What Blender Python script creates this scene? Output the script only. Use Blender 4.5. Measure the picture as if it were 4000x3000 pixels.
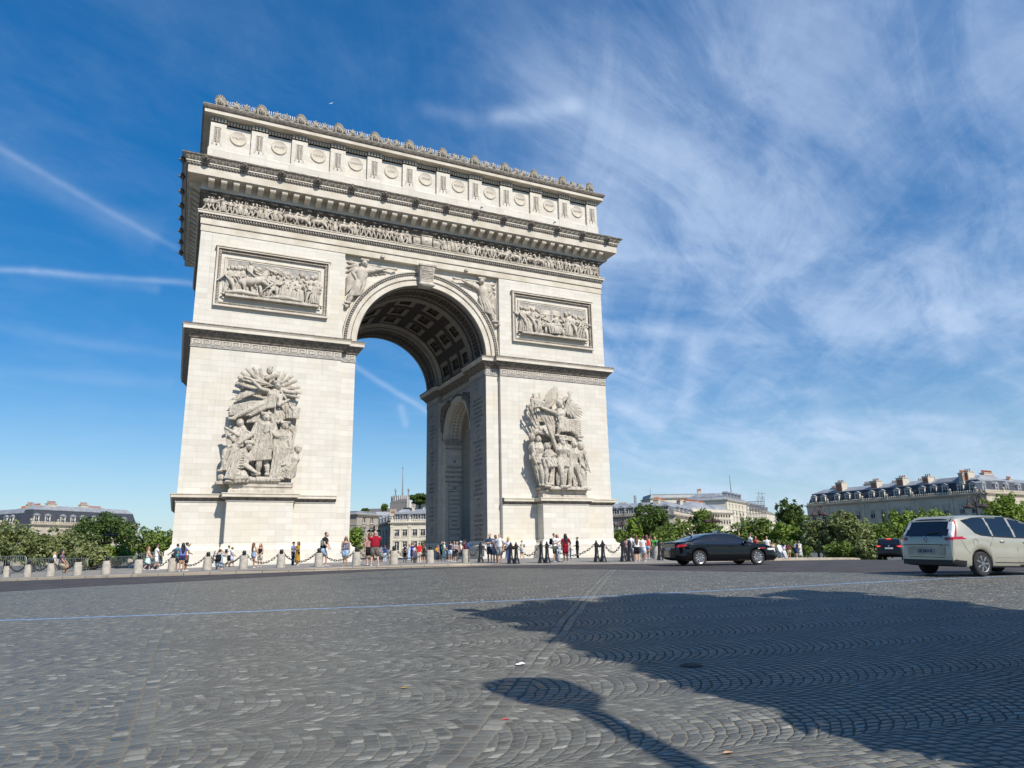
import bpy, bmesh, math, random
import numpy as np
from math import sin, cos, tan, pi, radians, sqrt, hypot, atan2, floor
from mathutils import Vector, Matrix
from mathutils import noise as mnoise

for _o in list(bpy.data.objects):
    bpy.data.objects.remove(_o)
SC = bpy.context.scene
COL = SC.collection
rnd = random.Random(7)

# ------------------------------------------------------------------ camera
F, YAW, PIT, ROL = 2712.44, 0.445941, 0.233075, -0.0196317      # focal length in pixels of a 4000 px wide photograph
CAM = Vector((-22.524, -68.629, 0.697))
_fw = Vector((sin(YAW) * cos(PIT), cos(YAW) * cos(PIT), sin(PIT)))
_r = Vector((cos(YAW), -sin(YAW), 0)); _u = _r.cross(_fw)
_r2 = _r * cos(ROL) + _u * sin(ROL); _u2 = -_r * sin(ROL) + _u * cos(ROL)
cd = bpy.data.cameras.new('camera'); co = bpy.data.objects.new('camera', cd); COL.objects.link(co)
cd.sensor_width = 36.0; cd.lens = F / 4000 * 36.0; cd.clip_start = 0.1; cd.clip_end = 20000
co.matrix_world = Matrix(((_r2.x, _u2.x, -_fw.x, CAM.x), (_r2.y, _u2.y, -_fw.y, CAM.y), (_r2.z, _u2.z, -_fw.z, CAM.z), (0, 0, 0, 1)))
SC.camera = co

# ------------------------------------------------------------------ light
SUN_EL, SUN_AZ = radians(43), radians(12)      # azimuth: towards the sun, measured from -Y to +X
SUNDIR = Vector((sin(SUN_AZ) * cos(SUN_EL), -cos(SUN_AZ) * cos(SUN_EL), sin(SUN_EL)))
sl = bpy.data.lights.new('sun', 'SUN'); sl.energy = 4.7; sl.angle = radians(0.53); sl.color = (1.0, 0.94, 0.85)
so = bpy.data.objects.new('sun', sl); COL.objects.link(so)
so.rotation_euler = SUNDIR.to_track_quat('Z', 'Y').to_euler(); so.location = (0, -40, 120)
SC.view_settings.view_transform = 'Standard'; SC.view_settings.look = 'None'
SC.view_settings.exposure = 0.26; SC.view_settings.gamma = 1.0

def px_dir(u, v):
    "world direction through photograph pixel (u, v)"
    return (_fw * F + _r2 * (u - 2000) - _u2 * (v - 1500)).normalized()

class NT:
    "small node-tree writer"
    def __init__(s, tree): s.t = tree; s.n = tree.nodes; s.l = tree.links
    def new(s, typ, **kw):
        n = s.n.new(typ)
        for k, v in kw.items():
            if k.startswith('i_'):
                key = k[2:]
                n.inputs[int(key) if key.isdigit() else key.replace('_', ' ')].default_value = v
            else: setattr(n, k, v)
        return n
    def put(s, sock, val):
        if isinstance(val, bpy.types.NodeSocket): s.l.new(val, sock)
        elif val is not None: sock.default_value = val
    def m(s, op, a, b=None, c=None, clamp=False):
        n = s.n.new('ShaderNodeMath'); n.operation = op; n.use_clamp = clamp
        for i, x in enumerate((a, b, c)): s.put(n.inputs[i], x)
        return n.outputs[0]
    def vm(s, op, a, b=None):
        n = s.n.new('ShaderNodeVectorMath'); n.operation = op
        s.put(n.inputs[0], a); s.put(n.inputs[1], b)
        return n.outputs['Value'] if op in ('DOT_PRODUCT', 'LENGTH', 'DISTANCE') else n.outputs[0]
    def mix(s, fac, a, b, mode='MIX'):
        n = s.n.new('ShaderNodeMix'); n.data_type = 'RGBA'; n.blend_type = mode
        s.put(n.inputs[0], fac); s.put(n.inputs[6], a); s.put(n.inputs[7], b)
        return n.outputs[2]
    def rng(s, x, a, b, c=0.0, d=1.0, smooth=True):
        n = s.n.new('ShaderNodeMapRange'); n.interpolation_type = 'SMOOTHSTEP' if smooth else 'LINEAR'
        for i, q in enumerate((x, a, b, c, d)): s.put(n.inputs[i], q)
        return n.outputs[0]
    def noise(s, vec, scale, detail=4, rough=0.55, dist=0.0):
        n = s.n.new('ShaderNodeTexNoise'); n.noise_dimensions = '3D'
        s.put(n.inputs['Vector'], vec); n.inputs['Scale'].default_value = scale
        n.inputs['Detail'].default_value = detail; n.inputs['Roughness'].default_value = rough
        n.inputs['Distortion'].default_value = dist
        return n.outputs[0]
    def xyz(s, v):
        n = s.n.new('ShaderNodeSeparateXYZ'); s.put(n.inputs[0], v); return n.outputs
    def vec(s, x, y, z):
        n = s.n.new('ShaderNodeCombineXYZ')
        for i, q in enumerate((x, y, z)): s.put(n.inputs[i], q)
        return n.outputs[0]

# ------------------------------------------------------------------ world: clear summer sky with thin cirrus
W = bpy.data.worlds.new('World'); SC.world = W; W.use_nodes = True
w = NT(W.node_tree); w.n.clear()
sky = w.new('ShaderNodeTexSky', sky_type='NISHITA'); sky.sun_disc = False
sky.sun_elevation = SUN_EL; sky.sun_rotation = math.atan2(SUNDIR.x, SUNDIR.y)
sky.air_density = 1.0; sky.dust_density = 0.25; sky.ozone_density = 3.0; sky.altitude = 300
geo = w.new('ShaderNodeTexCoord')
D = w.vm('NORMALIZE', geo.outputs['Generated'])
dx, dy, dz = w.xyz(D)[:3]
hs = w.new('ShaderNodeHueSaturation'); hs.inputs['Saturation'].default_value = 1.42; hs.inputs['Value'].default_value = 1.0
w.l.new(sky.outputs[0], hs.inputs['Color'])
# cirrus layer: project the direction on a flat layer high above
zz = w.m('ADD', w.m('MAXIMUM', dz, 0.0), 0.16)
lay = w.vec(w.m('DIVIDE', dx, zz), w.m('DIVIDE', dy, zz), 0.0)
def bump_at(u, v, width):
    c = px_dir(u, v); d = w.vm('DISTANCE', D, tuple(c))
    return w.m('EXPONENT', w.m('MULTIPLY', w.m('MULTIPLY', d, d), -1.0 / (width * width)))
def add(*a):
    r = a[0]
    for q in a[1:]: r = w.m('ADD', r, q)
    return r
def mul(*a):
    r = a[0]
    for q in a[1:]: r = w.m('MULTIPLY', r, q)
    return r
def flat(u, v):
    d = px_dir(u, v); k = max(d.z, 0) + .16; return Vector((d.x / k, d.y / k))
_d = flat(3700, 1550) - flat(2750, 150)
def fibre(rot, squeeze, off):
    m = w.new('ShaderNodeMapping'); m.vector_type = 'POINT'; m.inputs['Rotation'].default_value = (0, 0, -atan2(_d.y, _d.x) + rot)
    m2 = w.new('ShaderNodeMapping'); m2.inputs['Scale'].default_value = (squeeze, 1.0, 1.0); m2.inputs['Location'].default_value = off
    w.l.new(lay, m.inputs['Vector']); w.l.new(m.outputs[0], m2.inputs['Vector']); return m2.outputs[0]
f1 = fibre(0.0, .34, (3.1, .7, 0)); f2 = fibre(radians(-38), .26, (1.2, 5.3, 0)); f3 = fibre(radians(20), .55, (7.7, 2.2, 0))
n_big = w.noise(f3, 1.15, 9, 0.60, 0.5)
n_fine = w.noise(f1, 5.0, 10, 0.66, 0.55)
n_cross = w.noise(f2, 6.5, 10, 0.66, 0.45)
n_mid = w.noise(lay, 4.2, 9, 0.62, 0.2)
wisps = mul(add(.24, mul(w.rng(n_big, 0.36, 0.66), .9)), add(.28, mul(w.rng(n_fine, 0.36, 0.70), .62), mul(w.rng(n_cross, 0.42, 0.72), .38), mul(w.rng(n_mid, .45, .7), .14)))
region = add(mul(bump_at(2700, 350, .20), .42), mul(bump_at(3000, 900, .22), .75), mul(bump_at(3350, 1350, .26), .8),
             mul(bump_at(2650, 1280, .20), .8), mul(bump_at(3750, 500, .22), .75), mul(bump_at(3900, 1650, .22), .75),
             mul(bump_at(2150, 400, .075), .3), mul(bump_at(3500, 250, .5), .22), mul(bump_at(3100, 1700, .22), .45), mul(bump_at(2950, 1300, .2), .35), mul(bump_at(3550, 1600, .26), .5), mul(bump_at(3850, 1100, .22), .45), mul(bump_at(3000, 550, .2), .25), mul(bump_at(400, 600, .35), .12))
cl = mul(w.m('SUBTRACT', 1.0, w.m('EXPONENT', mul(w.m('MINIMUM', region, 1.3), wisps, -1.12))), .78)
def streak(a, b, width, gain, fade=0.12, rough=9.0):
    "a cloud trail along the great circle through two directions"
    A, B = px_dir(*a), px_dir(*b); nrm = A.cross(B).normalized(); mid = (A + B).normalized(); half = (A - B).length / 2
    wob = mul(w.m('SUBTRACT', w.noise(D, 14.0, 4, 0.6), 0.5), width * 1.6)
    off = w.m('ABSOLUTE', w.m('ADD', w.vm('DOT_PRODUCT', D, tuple(nrm)), wob))
    across = w.m('EXPONENT', w.m('MULTIPLY', w.m('POWER', w.m('DIVIDE', off, width), 2.0), -1.0))
    along = w.rng(w.vm('DISTANCE', D, tuple(mid)), half, half * (1 - fade) if half > .05 else half * .6, 0.0, 1.0)
    return mul(across, along, gain, w.rng(w.noise(D, rough, 5, 0.62), 0.25, 0.72, 0.35, 1.0))
trails = add(streak((-250, 440), (720, 990), .0042, .18), streak((-250, 500), (640, 960), .016, .12), streak((-300, 1030), (1150, 1135), .0038, .34, .3), streak((100, 1060), (640, 1130), .006, .15),
             streak((1340, 1400), (1720, 1640), .0042, .30), streak((1560, 1570), (1590, 1680), .005, .3), streak((2750, 1250), (2660, 1700), .016, .42, .5),
             streak((2350, 1290), (3100, 1330), .010, .22), streak((2380, 1570), (2620, 1680), .009, .26), streak((2400, 1660), (2500, 1760), .006, .2),
             streak((1850, 470), (2330, 400), .012, .34, .5), streak((1600, 400), (1900, 490), .011, .14, .5), streak((2000, 1005), (2900, 1005), .006, .16, .5), streak((3050, 1700), (3900, 1715), .006, .18, .4),
             streak((3600, 1150), (3800, 1450), .03, .28, .6), streak((3200, 1500), (3250, 1720), .02, .22, .5), streak((-200, 1250), (900, 1420), .008, .10), streak((-200, 1440), (700, 1500), .007, .10))
haze = w.rng(dz, 0.26, -0.02, 0.0, 0.58)
cloud = w.m('MINIMUM', add(cl, trails, mul(w.rng(n_mid, .4, .75), .04)), 0.82)
gain = w.rng(dz, 0.0, 0.62, 1.12, 1.80, False)
sk2 = w.vm('SCALE', hs.outputs[0]); w.l.new(gain, sk2.node.inputs['Scale'])
base = w.mix(haze, sk2, (5.6, 7.9, 10.2, 1))
skyc = w.mix(cloud, base, (7.4, 9.0, 11.6, 1))
bg = w.new('ShaderNodeBackground'); bg.inputs['Strength'].default_value = 0.072
w.l.new(skyc, bg.inputs['Color'])
wo = w.new('ShaderNodeOutputWorld'); w.l.new(bg.outputs[0], wo.inputs['Surface'])
W.cycles.sampling_method = 'AUTOMATIC' if hasattr(W, 'cycles') else 'AUTOMATIC'
SC.cycles.max_bounces = 6; SC.cycles.diffuse_bounces = 3; SC.cycles.glossy_bounces = 3; SC.cycles.transparent_max_bounces = 6
SC.cycles.use_denoising = True

# ------------------------------------------------------------------ placing helpers
GC = (-0.373, -0.253, -0.821, -1.3967, -0.0307, -0.7718)
def soft(x, a, b):
    return max(a, min(b, x))
def G(x, y):
    "height of the road surface"
    X = soft(x, -48, 48) / 50; Y = soft(y, -82, 4) / 50
    b = ((x + 2.7) ** 2 + (y + 56.0) ** 2) / 90.0
    return GC[0] + GC[1] * X + GC[2] * Y + GC[3] * X * X + GC[4] * X * Y + GC[5] * Y * Y + (.13 * math.exp(-b) if b < 9 else 0.0)
KERB = 0.14
def at(u, v, depth):
    "point seen at pixel (u, v) at that distance along the view axis"
    return CAM + (_fw * F + _r2 * (u - 2000) - _u2 * (v - 1500)) * (depth / F)
def hit(u, v, off=0.0):
    d = px_dir(u, v); d = d / hypot(d.x, d.y); t = 2.0
    while t < 120:
        p = CAM + d * t
        if p.z < G(p.x, p.y) + off: return p
        t += 0.04
    return CAM + d * 60
def mpp(p):
    "metres per photograph pixel at point p"
    return (p - CAM).dot(_fw) / F
# ------------------------------------------------------------------ mesh helpers
class MB:
    def __init__(s): s.v = []; s.f = []; s.m = []; s.M = None
    def V(s, p):
        if s.M is not None: p = s.M @ Vector(p)
        s.v.append((p[0], p[1], p[2])); return len(s.v) - 1
    def F(s, idx, m=0): s.f.append(tuple(idx)); s.m.append(m)
    def quad(s, a, b, c, d, m=0): s.F([s.V(a), s.V(b), s.V(c), s.V(d)], m)
    def poly(s, pts, m=0): s.F([s.V(p) for p in pts], m)
    def box(s, x0, x1, y0, y1, z0, z1, m=0):
        i = [s.V(p) for p in ((x0,y0,z0),(x1,y0,z0),(x1,y1,z0),(x0,y1,z0),(x0,y0,z1),(x1,y0,z1),(x1,y1,z1),(x0,y1,z1))]
        for q in ((0,3,2,1),(4,5,6,7),(0,1,5,4),(1,2,6,5),(2,3,7,6),(3,0,4,7)): s.F([i[k] for k in q], m)
    def prism(s, poly, axis, a, b, m=0):
        "extrude a 2D polygon: axis y takes (x,z), x takes (y,z), z takes (x,y)"
        f = {'y': lambda p, t: (p[0], t, p[1]), 'x': lambda p, t: (t, p[0], p[1]), 'z': lambda p, t: (p[0], p[1], t)}[axis]
        ar = sum(poly[i][0] * poly[(i + 1) % len(poly)][1] - poly[(i + 1) % len(poly)][0] * poly[i][1] for i in range(len(poly)))
        if (ar < 0) != (axis == 'y'): poly = poly[::-1]
        A = [s.V(f(p, a)) for p in poly]; B = [s.V(f(p, b)) for p in poly]; n = len(poly)
        s.F(A[::-1], m); s.F(B, m)
        for i in range(n): s.F((A[i], A[(i + 1) % n], B[(i + 1) % n], B[i]), m)
    def rings(s, rings, m=0, closed=True, cap=True):
        "skin a list of point rings"
        R = [[s.V(p) for p in r] for r in rings]; n = len(R[0])
        for a, b in zip(R, R[1:]):
            for i in range(n if closed else n - 1):
                j = (i + 1) % n; s.F((a[i], a[j], b[j], b[i]), m)
        if cap and closed: s.F(R[0][::-1], m); s.F(R[-1], m)
    def lathe(s, prof, n=12, c=(0, 0, 0), m=0, sx=1.0, sy=1.0):
        s.rings([[(c[0] + r * sx * cos(2 * pi * k / n), c[1] + r * sy * sin(2 * pi * k / n), c[2] + z) for k in range(n)] for r, z in prof], m)
    def tube(s, pts, rad, n=8, m=0, sq=(1, 1), up=None, round_=True):
        "round tube through points; rad one number or one per point"
        P = [Vector(p) for p in pts]; R = list(rad) if hasattr(rad, '__len__') else [rad] * len(P)
        if round_:
            d0 = (P[1] - P[0]).normalized(); d1 = (P[-1] - P[-2]).normalized()
            P = [P[0] - d0 * R[0] * .85, P[0] - d0 * R[0] * .5] + P + [P[-1] + d1 * R[-1] * .5, P[-1] + d1 * R[-1] * .85]
            R = [R[0] * .4, R[0] * .82] + R + [R[-1] * .82, R[-1] * .4]
        out = []; ref = Vector(up) if up else None
        for i, p in enumerate(P):
            t = (P[min(i + 1, len(P) - 1)] - P[max(i - 1, 0)])
            t = t.normalized() if t.length > 1e-9 else Vector((0, 0, 1))
            if ref is None: ref = Vector((0, 1, 0)) if abs(t.y) < .8 else Vector((1, 0, 0))
            a = (ref - t * ref.dot(t))
            a = a.normalized() if a.length > 1e-6 else t.orthogonal().normalized()
            b = t.cross(a); ref = a
            out.append([p + (a * cos(2 * pi * k / n) * sq[1] + b * sin(2 * pi * k / n) * sq[0]) * R[i] for k in range(n)])
        s.rings(out, m)
    def ball(s, c, r, n=8, k=5, m=0, M=None):
        rx, ry, rz = r if hasattr(r, '__len__') else (r, r, r)
        rr = []
        for i in range(k + 1):
            t = -pi / 2 + pi * (i + .02) / (k + .04)
            ring = [Vector((rx * cos(t) * cos(2 * pi * q / n), ry * cos(t) * sin(2 * pi * q / n), rz * sin(t))) for q in range(n)]
            if M: ring = [M @ p for p in ring]
            rr.append([Vector(c) + p for p in ring])
        s.rings(rr, m)
    def mold(s, path, prof, m=0, closed=True):
        "sweep a profile [(out, z)] round a plan path with mitred corners; outside on the right of the path"
        n = len(path); offs = []
        for i in range(n):
            a = Vector(path[i - 1]) if (closed or i) else None; b = Vector(path[i]); c = Vector(path[(i + 1) % n]) if (closed or i < n - 1) else None
            n1 = ((b - a).normalized() if a is not None else None); n2 = ((c - b).normalized() if c is not None else None)
            n1 = Vector((n1.y, -n1.x)) if n1 is not None else None; n2 = Vector((n2.y, -n2.x)) if n2 is not None else None
            if n1 is None: o = n2
            elif n2 is None: o = n1
            else:
                o = n1 + n2; o = o / max(.2, o.dot(n1))
            offs.append((b, o))
        s.rings([[(b.x + o.x * w_, b.y + o.y * w_, z) for b, o in offs] for w_, z in prof], m, closed=closed, cap=False)
    def add(s, other, M=None, m=None):
        k = len(s.v)
        for p in other.v: s.V(M @ Vector(p) if M is not None else p)
        for f, q in zip(other.f, other.m): s.F([i + k for i in f], q if m is None else m)
    def mesh(s, name, mats, smooth=None):
        me = bpy.data.meshes.new(name); me.from_pydata(s.v, [], s.f)
        for q in (mats if isinstance(mats, (list, tuple)) else [mats]): me.materials.append(q)
        if any(s.m): me.polygons.foreach_set('material_index', s.m)
        if smooth:
            me.polygons.foreach_set('use_smooth', [True] * len(me.polygons))
            if smooth < 180: me.set_sharp_from_angle(angle=radians(smooth))
        me.update(); return me
    def build(s, name, mats, parent=None, smooth=None, loc=None, rz=None):
        return obj(name, s.mesh(name, mats, smooth), parent, loc, rz)

def obj(name, me, parent=None, loc=None, rz=None):
    o = bpy.data.objects.new(name, me); COL.objects.link(o)
    if parent: o.parent = parent
    if loc is not None: o.location = loc
    if rz is not None: o.rotation_euler = (0, 0, rz)
    return o
def tag(o, label=None, cat=None, group=None, kind=None):
    if label: o['label'] = label
    if cat: o['category'] = cat
    if group: o['group'] = group
    if kind: o['kind'] = kind
    return o
def thing(name, label, cat, loc=(0, 0, 0), rz=0.0, group=None):
    o = bpy.data.objects.new(name, None); COL.objects.link(o); o.empty_display_size = .3
    o.location = loc; o.rotation_euler = (0, 0, rz)
    return tag(o, label, cat, group)
def struct(name, mb, mats, smooth=None):
    return tag(mb.build(name, mats, None, smooth), kind='structure')
def copy_tree(o, parent=None):
    c = o.copy(); COL.objects.link(c)
    if parent: c.parent = parent
    for ch in list(o.children): copy_tree(ch, c)
    return c
def remesh(mb, name, mat, voxel, smooth_it=2, parent=None):
    "fuse the pieces into one continuous skin"
    o = mb.build(name, mat, parent)
    r = o.modifiers.new('r', 'REMESH'); r.mode = 'VOXEL'; r.voxel_size = voxel; r.use_smooth_shade = True
    if smooth_it:
        q = o.modifiers.new('s', 'SMOOTH'); q.factor = .5; q.iterations = smooth_it
    dg = bpy.context.evaluated_depsgraph_get()
    me = bpy.data.meshes.new_from_object(o.evaluated_get(dg)); old = o.data
    o.modifiers.clear(); o.data = me; bpy.data.meshes.remove(old)
    if not me.materials: me.materials.append(mat)
    return o
def text_mesh(body, size, mat, depth=.03, align='CENTER', wide=1.0):
    cu = bpy.data.curves.new('t', 'FONT'); cu.body = body; cu.size = size; cu.extrude = depth; cu.align_x = align; cu.align_y = 'CENTER'
    cu.resolution_u = 2
    o = bpy.data.objects.new('t', cu); COL.objects.link(o)
    dg = bpy.context.evaluated_depsgraph_get(); me = bpy.data.meshes.new_from_object(o.evaluated_get(dg))
    bpy.data.objects.remove(o); bpy.data.curves.remove(cu)
    me.materials.clear(); me.materials.append(mat); me.name = 'inscription'
    if wide != 1.0: me.transform(Matrix.Diagonal((wide, 1, 1, 1)))
    me.transform(Matrix.Rotation(radians(90), 4, 'X'))            # stands upright facing -Y
    return me

# ------------------------------------------------------------------ materials
MATS = {}
def mat(name, col, rough=.8, metal=0.0, var=.12, scale=3.0, bump=0.0, bscale=30.0, spec=.5, coat=0.0, col2=None, alpha=None, emit=None, objrand=0.0):
    if name in MATS: return MATS[name]
    M = bpy.data.materials.new(name); M.use_nodes = True; t = NT(M.node_tree); b = t.n['Principled BSDF']
    tc = t.new('ShaderNodeTexCoord').outputs['Object']
    c2 = col2 or tuple(max(0, q * (1 - var * 2)) for q in col); c1 = tuple(min(1, q * (1 + var)) for q in col) if not col2 else col
    nz = t.noise(tc, scale, 6, .6)
    c = t.mix(t.rng(nz, .3, .7), (*c1, 1), (*c2, 1))
    if objrand:
        oi = t.new('ShaderNodeObjectInfo').outputs['Random']
        h = t.new('ShaderNodeHueSaturation'); t.l.new(c, h.inputs['Color'])
        t.put(h.inputs['Value'], t.rng(oi, 0, 1, 1 - objrand, 1 + objrand, False)); t.put(h.inputs['Hue'], t.rng(oi, 0, 1, .5 - objrand * .06, .5 + objrand * .05, False)); c = h.outputs[0]
    t.put(b.inputs['Base Color'], c)
    b.inputs['Roughness'].default_value = rough; b.inputs['Metallic'].default_value = metal
    b.inputs['Specular IOR Level'].default_value = spec; b.inputs['Coat Weight'].default_value = coat
    if bump:
        bp = t.new('ShaderNodeBump'); bp.inputs['Strength'].default_value = bump; bp.inputs['Distance'].default_value = .02
        t.put(bp.inputs['Height'], t.noise(tc, bscale, 5, .6)); t.l.new(bp.outputs[0], b.inputs['Normal'])
    if emit:
        b.inputs['Emission Color'].default_value = (*emit[0], 1); b.inputs['Emission Strength'].default_value = emit[1]
    MATS[name] = M; return M

def stone_blocks(name, c1, c2, mortar, roww=.54, bw=1.45, stain=.35, jw=.012, warm=(.62, .52, .35)):
    "coursed limestone: blocks follow the wall whichever way it faces"
    M = bpy.data.materials.new(name); M.use_nodes = True; t = NT(M.node_tree); b = t.n['Principled BSDF']
    P = t.new('ShaderNodeTexCoord').outputs['Object']; x, y, z = t.xyz(P)[:3]
    N = t.new('ShaderNodeNewGeometry').outputs['True Normal']; nx, ny, nz = t.xyz(N)[:3]
    side = t.m('GREATER_THAN', t.m('ABSOLUTE', nx), t.m('ABSOLUTE', ny))
    u = t.m('ADD', t.m('MULTIPLY', x, t.m('SUBTRACT', 1.0, side)), t.m('MULTIPLY', y, side))
    vec = t.vec(t.m('ADD', u, 100.0), t.m('ADD', z, 50.13), 0.0)
    br = t.new('ShaderNodeTexBrick'); br.offset = .43; br.squash = 1.0; br.offset_frequency = 2
    t.put(br.inputs['Vector'], vec); br.inputs['Scale'].default_value = 1.0
    br.inputs['Brick Width'].default_value = bw; br.inputs['Row Height'].default_value = roww
    br.inputs['Mortar Size'].default_value = jw; br.inputs['Mortar Smooth'].default_value = .3; br.inputs['Bias'].default_value = -.1
    br.inputs['Color1'].default_value = (*c1, 1); br.inputs['Color2'].default_value = (*c2, 1); br.inputs['Mortar'].default_value = (*mortar, 1)
    big = t.noise(P, .16, 5, .6); mid = t.noise(P, 1.1, 6, .62); fine = t.noise(P, 9.0, 6, .7)
    run = t.noise(t.vec(t.m('MULTIPLY', u, 1.9), t.m('MULTIPLY', z, .085), 3.0), 1.0, 7, .7)
    c = t.mix(t.m('MULTIPLY', t.rng(big, .50, .72), stain), br.outputs['Color'], (*warm, 1))
    c = t.mix(t.m('MULTIPLY', t.rng(run, .50, .70), stain * 1.0), c, (*[q * .68 for q in c1], 1))
    bn = t.new('ShaderNodeTexWhiteNoise', noise_dimensions='2D')
    row = t.m('FLOOR', t.m('DIVIDE', t.m('ADD', z, 50.13), roww)); shf = t.m('MULTIPLY', t.m('MODULO', row, 2.0), bw * .43)
    t.put(bn.inputs['Vector'], t.vec(t.m('FLOOR', t.m('DIVIDE', t.m('ADD', t.m('ADD', u, 100.0), shf), bw)), row, 0.0)); bv = bn.outputs['Value']
    c = t.mix(t.m('MULTIPLY', t.rng(bv, .82, 1.0, smooth=False), .20), c, (*[q * .72 for q in c2], 1))
    c = t.mix(t.m('MULTIPLY', t.rng(bv, .14, .0, smooth=False), .22), c, (*[min(1, q * 1.12) for q in c1], 1))
    c = t.mix(t.m('MULTIPLY', t.rng(mid, .55, .75), .22), c, (*[q * .7 for q in c2], 1))
    c = t.mix(t.m('MULTIPLY', t.rng(fine, .62, .74), .35), c, (*[q * .45 for q in c2], 1))
    t.put(b.inputs['Base Color'], c); b.inputs['Roughness'].default_value = .9; b.inputs['Specular IOR Level'].default_value = .25
    bp = t.new('ShaderNodeBump'); bp.inputs['Strength'].default_value = .5; bp.inputs['Distance'].default_value = .02
    h = t.m('ADD', t.m('MULTIPLY', br.outputs['Fac'], -1.0), t.m('MULTIPLY', fine, .5))
    t.put(bp.inputs['Height'], h); t.l.new(bp.outputs[0], b.inputs['Normal'])
    MATS[name] = M; return M

S_WALL = stone_blocks('limestone_courses', (.635, .60, .525), (.565, .525, .45), (.45, .42, .36), jw=.008)
S_BAND = mat('limestone_smooth', (.64, .59, .50), .9, var=.10, scale=.55, bump=.25, bscale=14, spec=.25, col2=(.50, .44, .345))
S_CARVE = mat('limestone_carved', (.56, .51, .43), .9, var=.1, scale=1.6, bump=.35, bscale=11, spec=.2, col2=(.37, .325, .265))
S_GRIME_SHADE = mat('limestone_soot_and_shade', (.26, .225, .185), .92, scale=3.5, bump=.4, bscale=12, spec=.2, col2=(.10, .086, .072))  # soot and the shade of undercut mouldings, both put into the colour
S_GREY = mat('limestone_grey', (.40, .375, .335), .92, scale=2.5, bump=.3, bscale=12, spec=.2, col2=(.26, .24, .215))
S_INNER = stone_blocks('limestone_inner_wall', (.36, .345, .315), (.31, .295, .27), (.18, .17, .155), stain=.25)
S_LETTER = mat('engraved_letters', (.19, .18, .16), .95, var=.1)
IRON = mat('black_iron', (.018, .018, .02), .42, metal=.0, var=.2, scale=8, spec=.5)
# ------------------------------------------------------------------ ground, road, plaza
def polar_sheet(r0f, r1f, th0, th1, nth, nr, zf, cx=0.0, cy=10.8):
    mb = MB(); idx = []
    for j in range(nr + 1):
        row = []
        for i in range(nth + 1):
            th = th0 + (th1 - th0) * i / nth; a, b = r0f(th), r1f(th); r = a + (b - a) * (j / nr) ** (1.0)
            x = cx + r * sin(th); y = cy - r * cos(th); row.append(mb.V((x, y, zf(x, y))))
        idx.append(row)
    for j in range(nr):
        for i in range(nth): mb.F((idx[j][i + 1], idx[j][i], idx[j + 1][i], idx[j + 1][i + 1]))
    return mb

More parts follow.
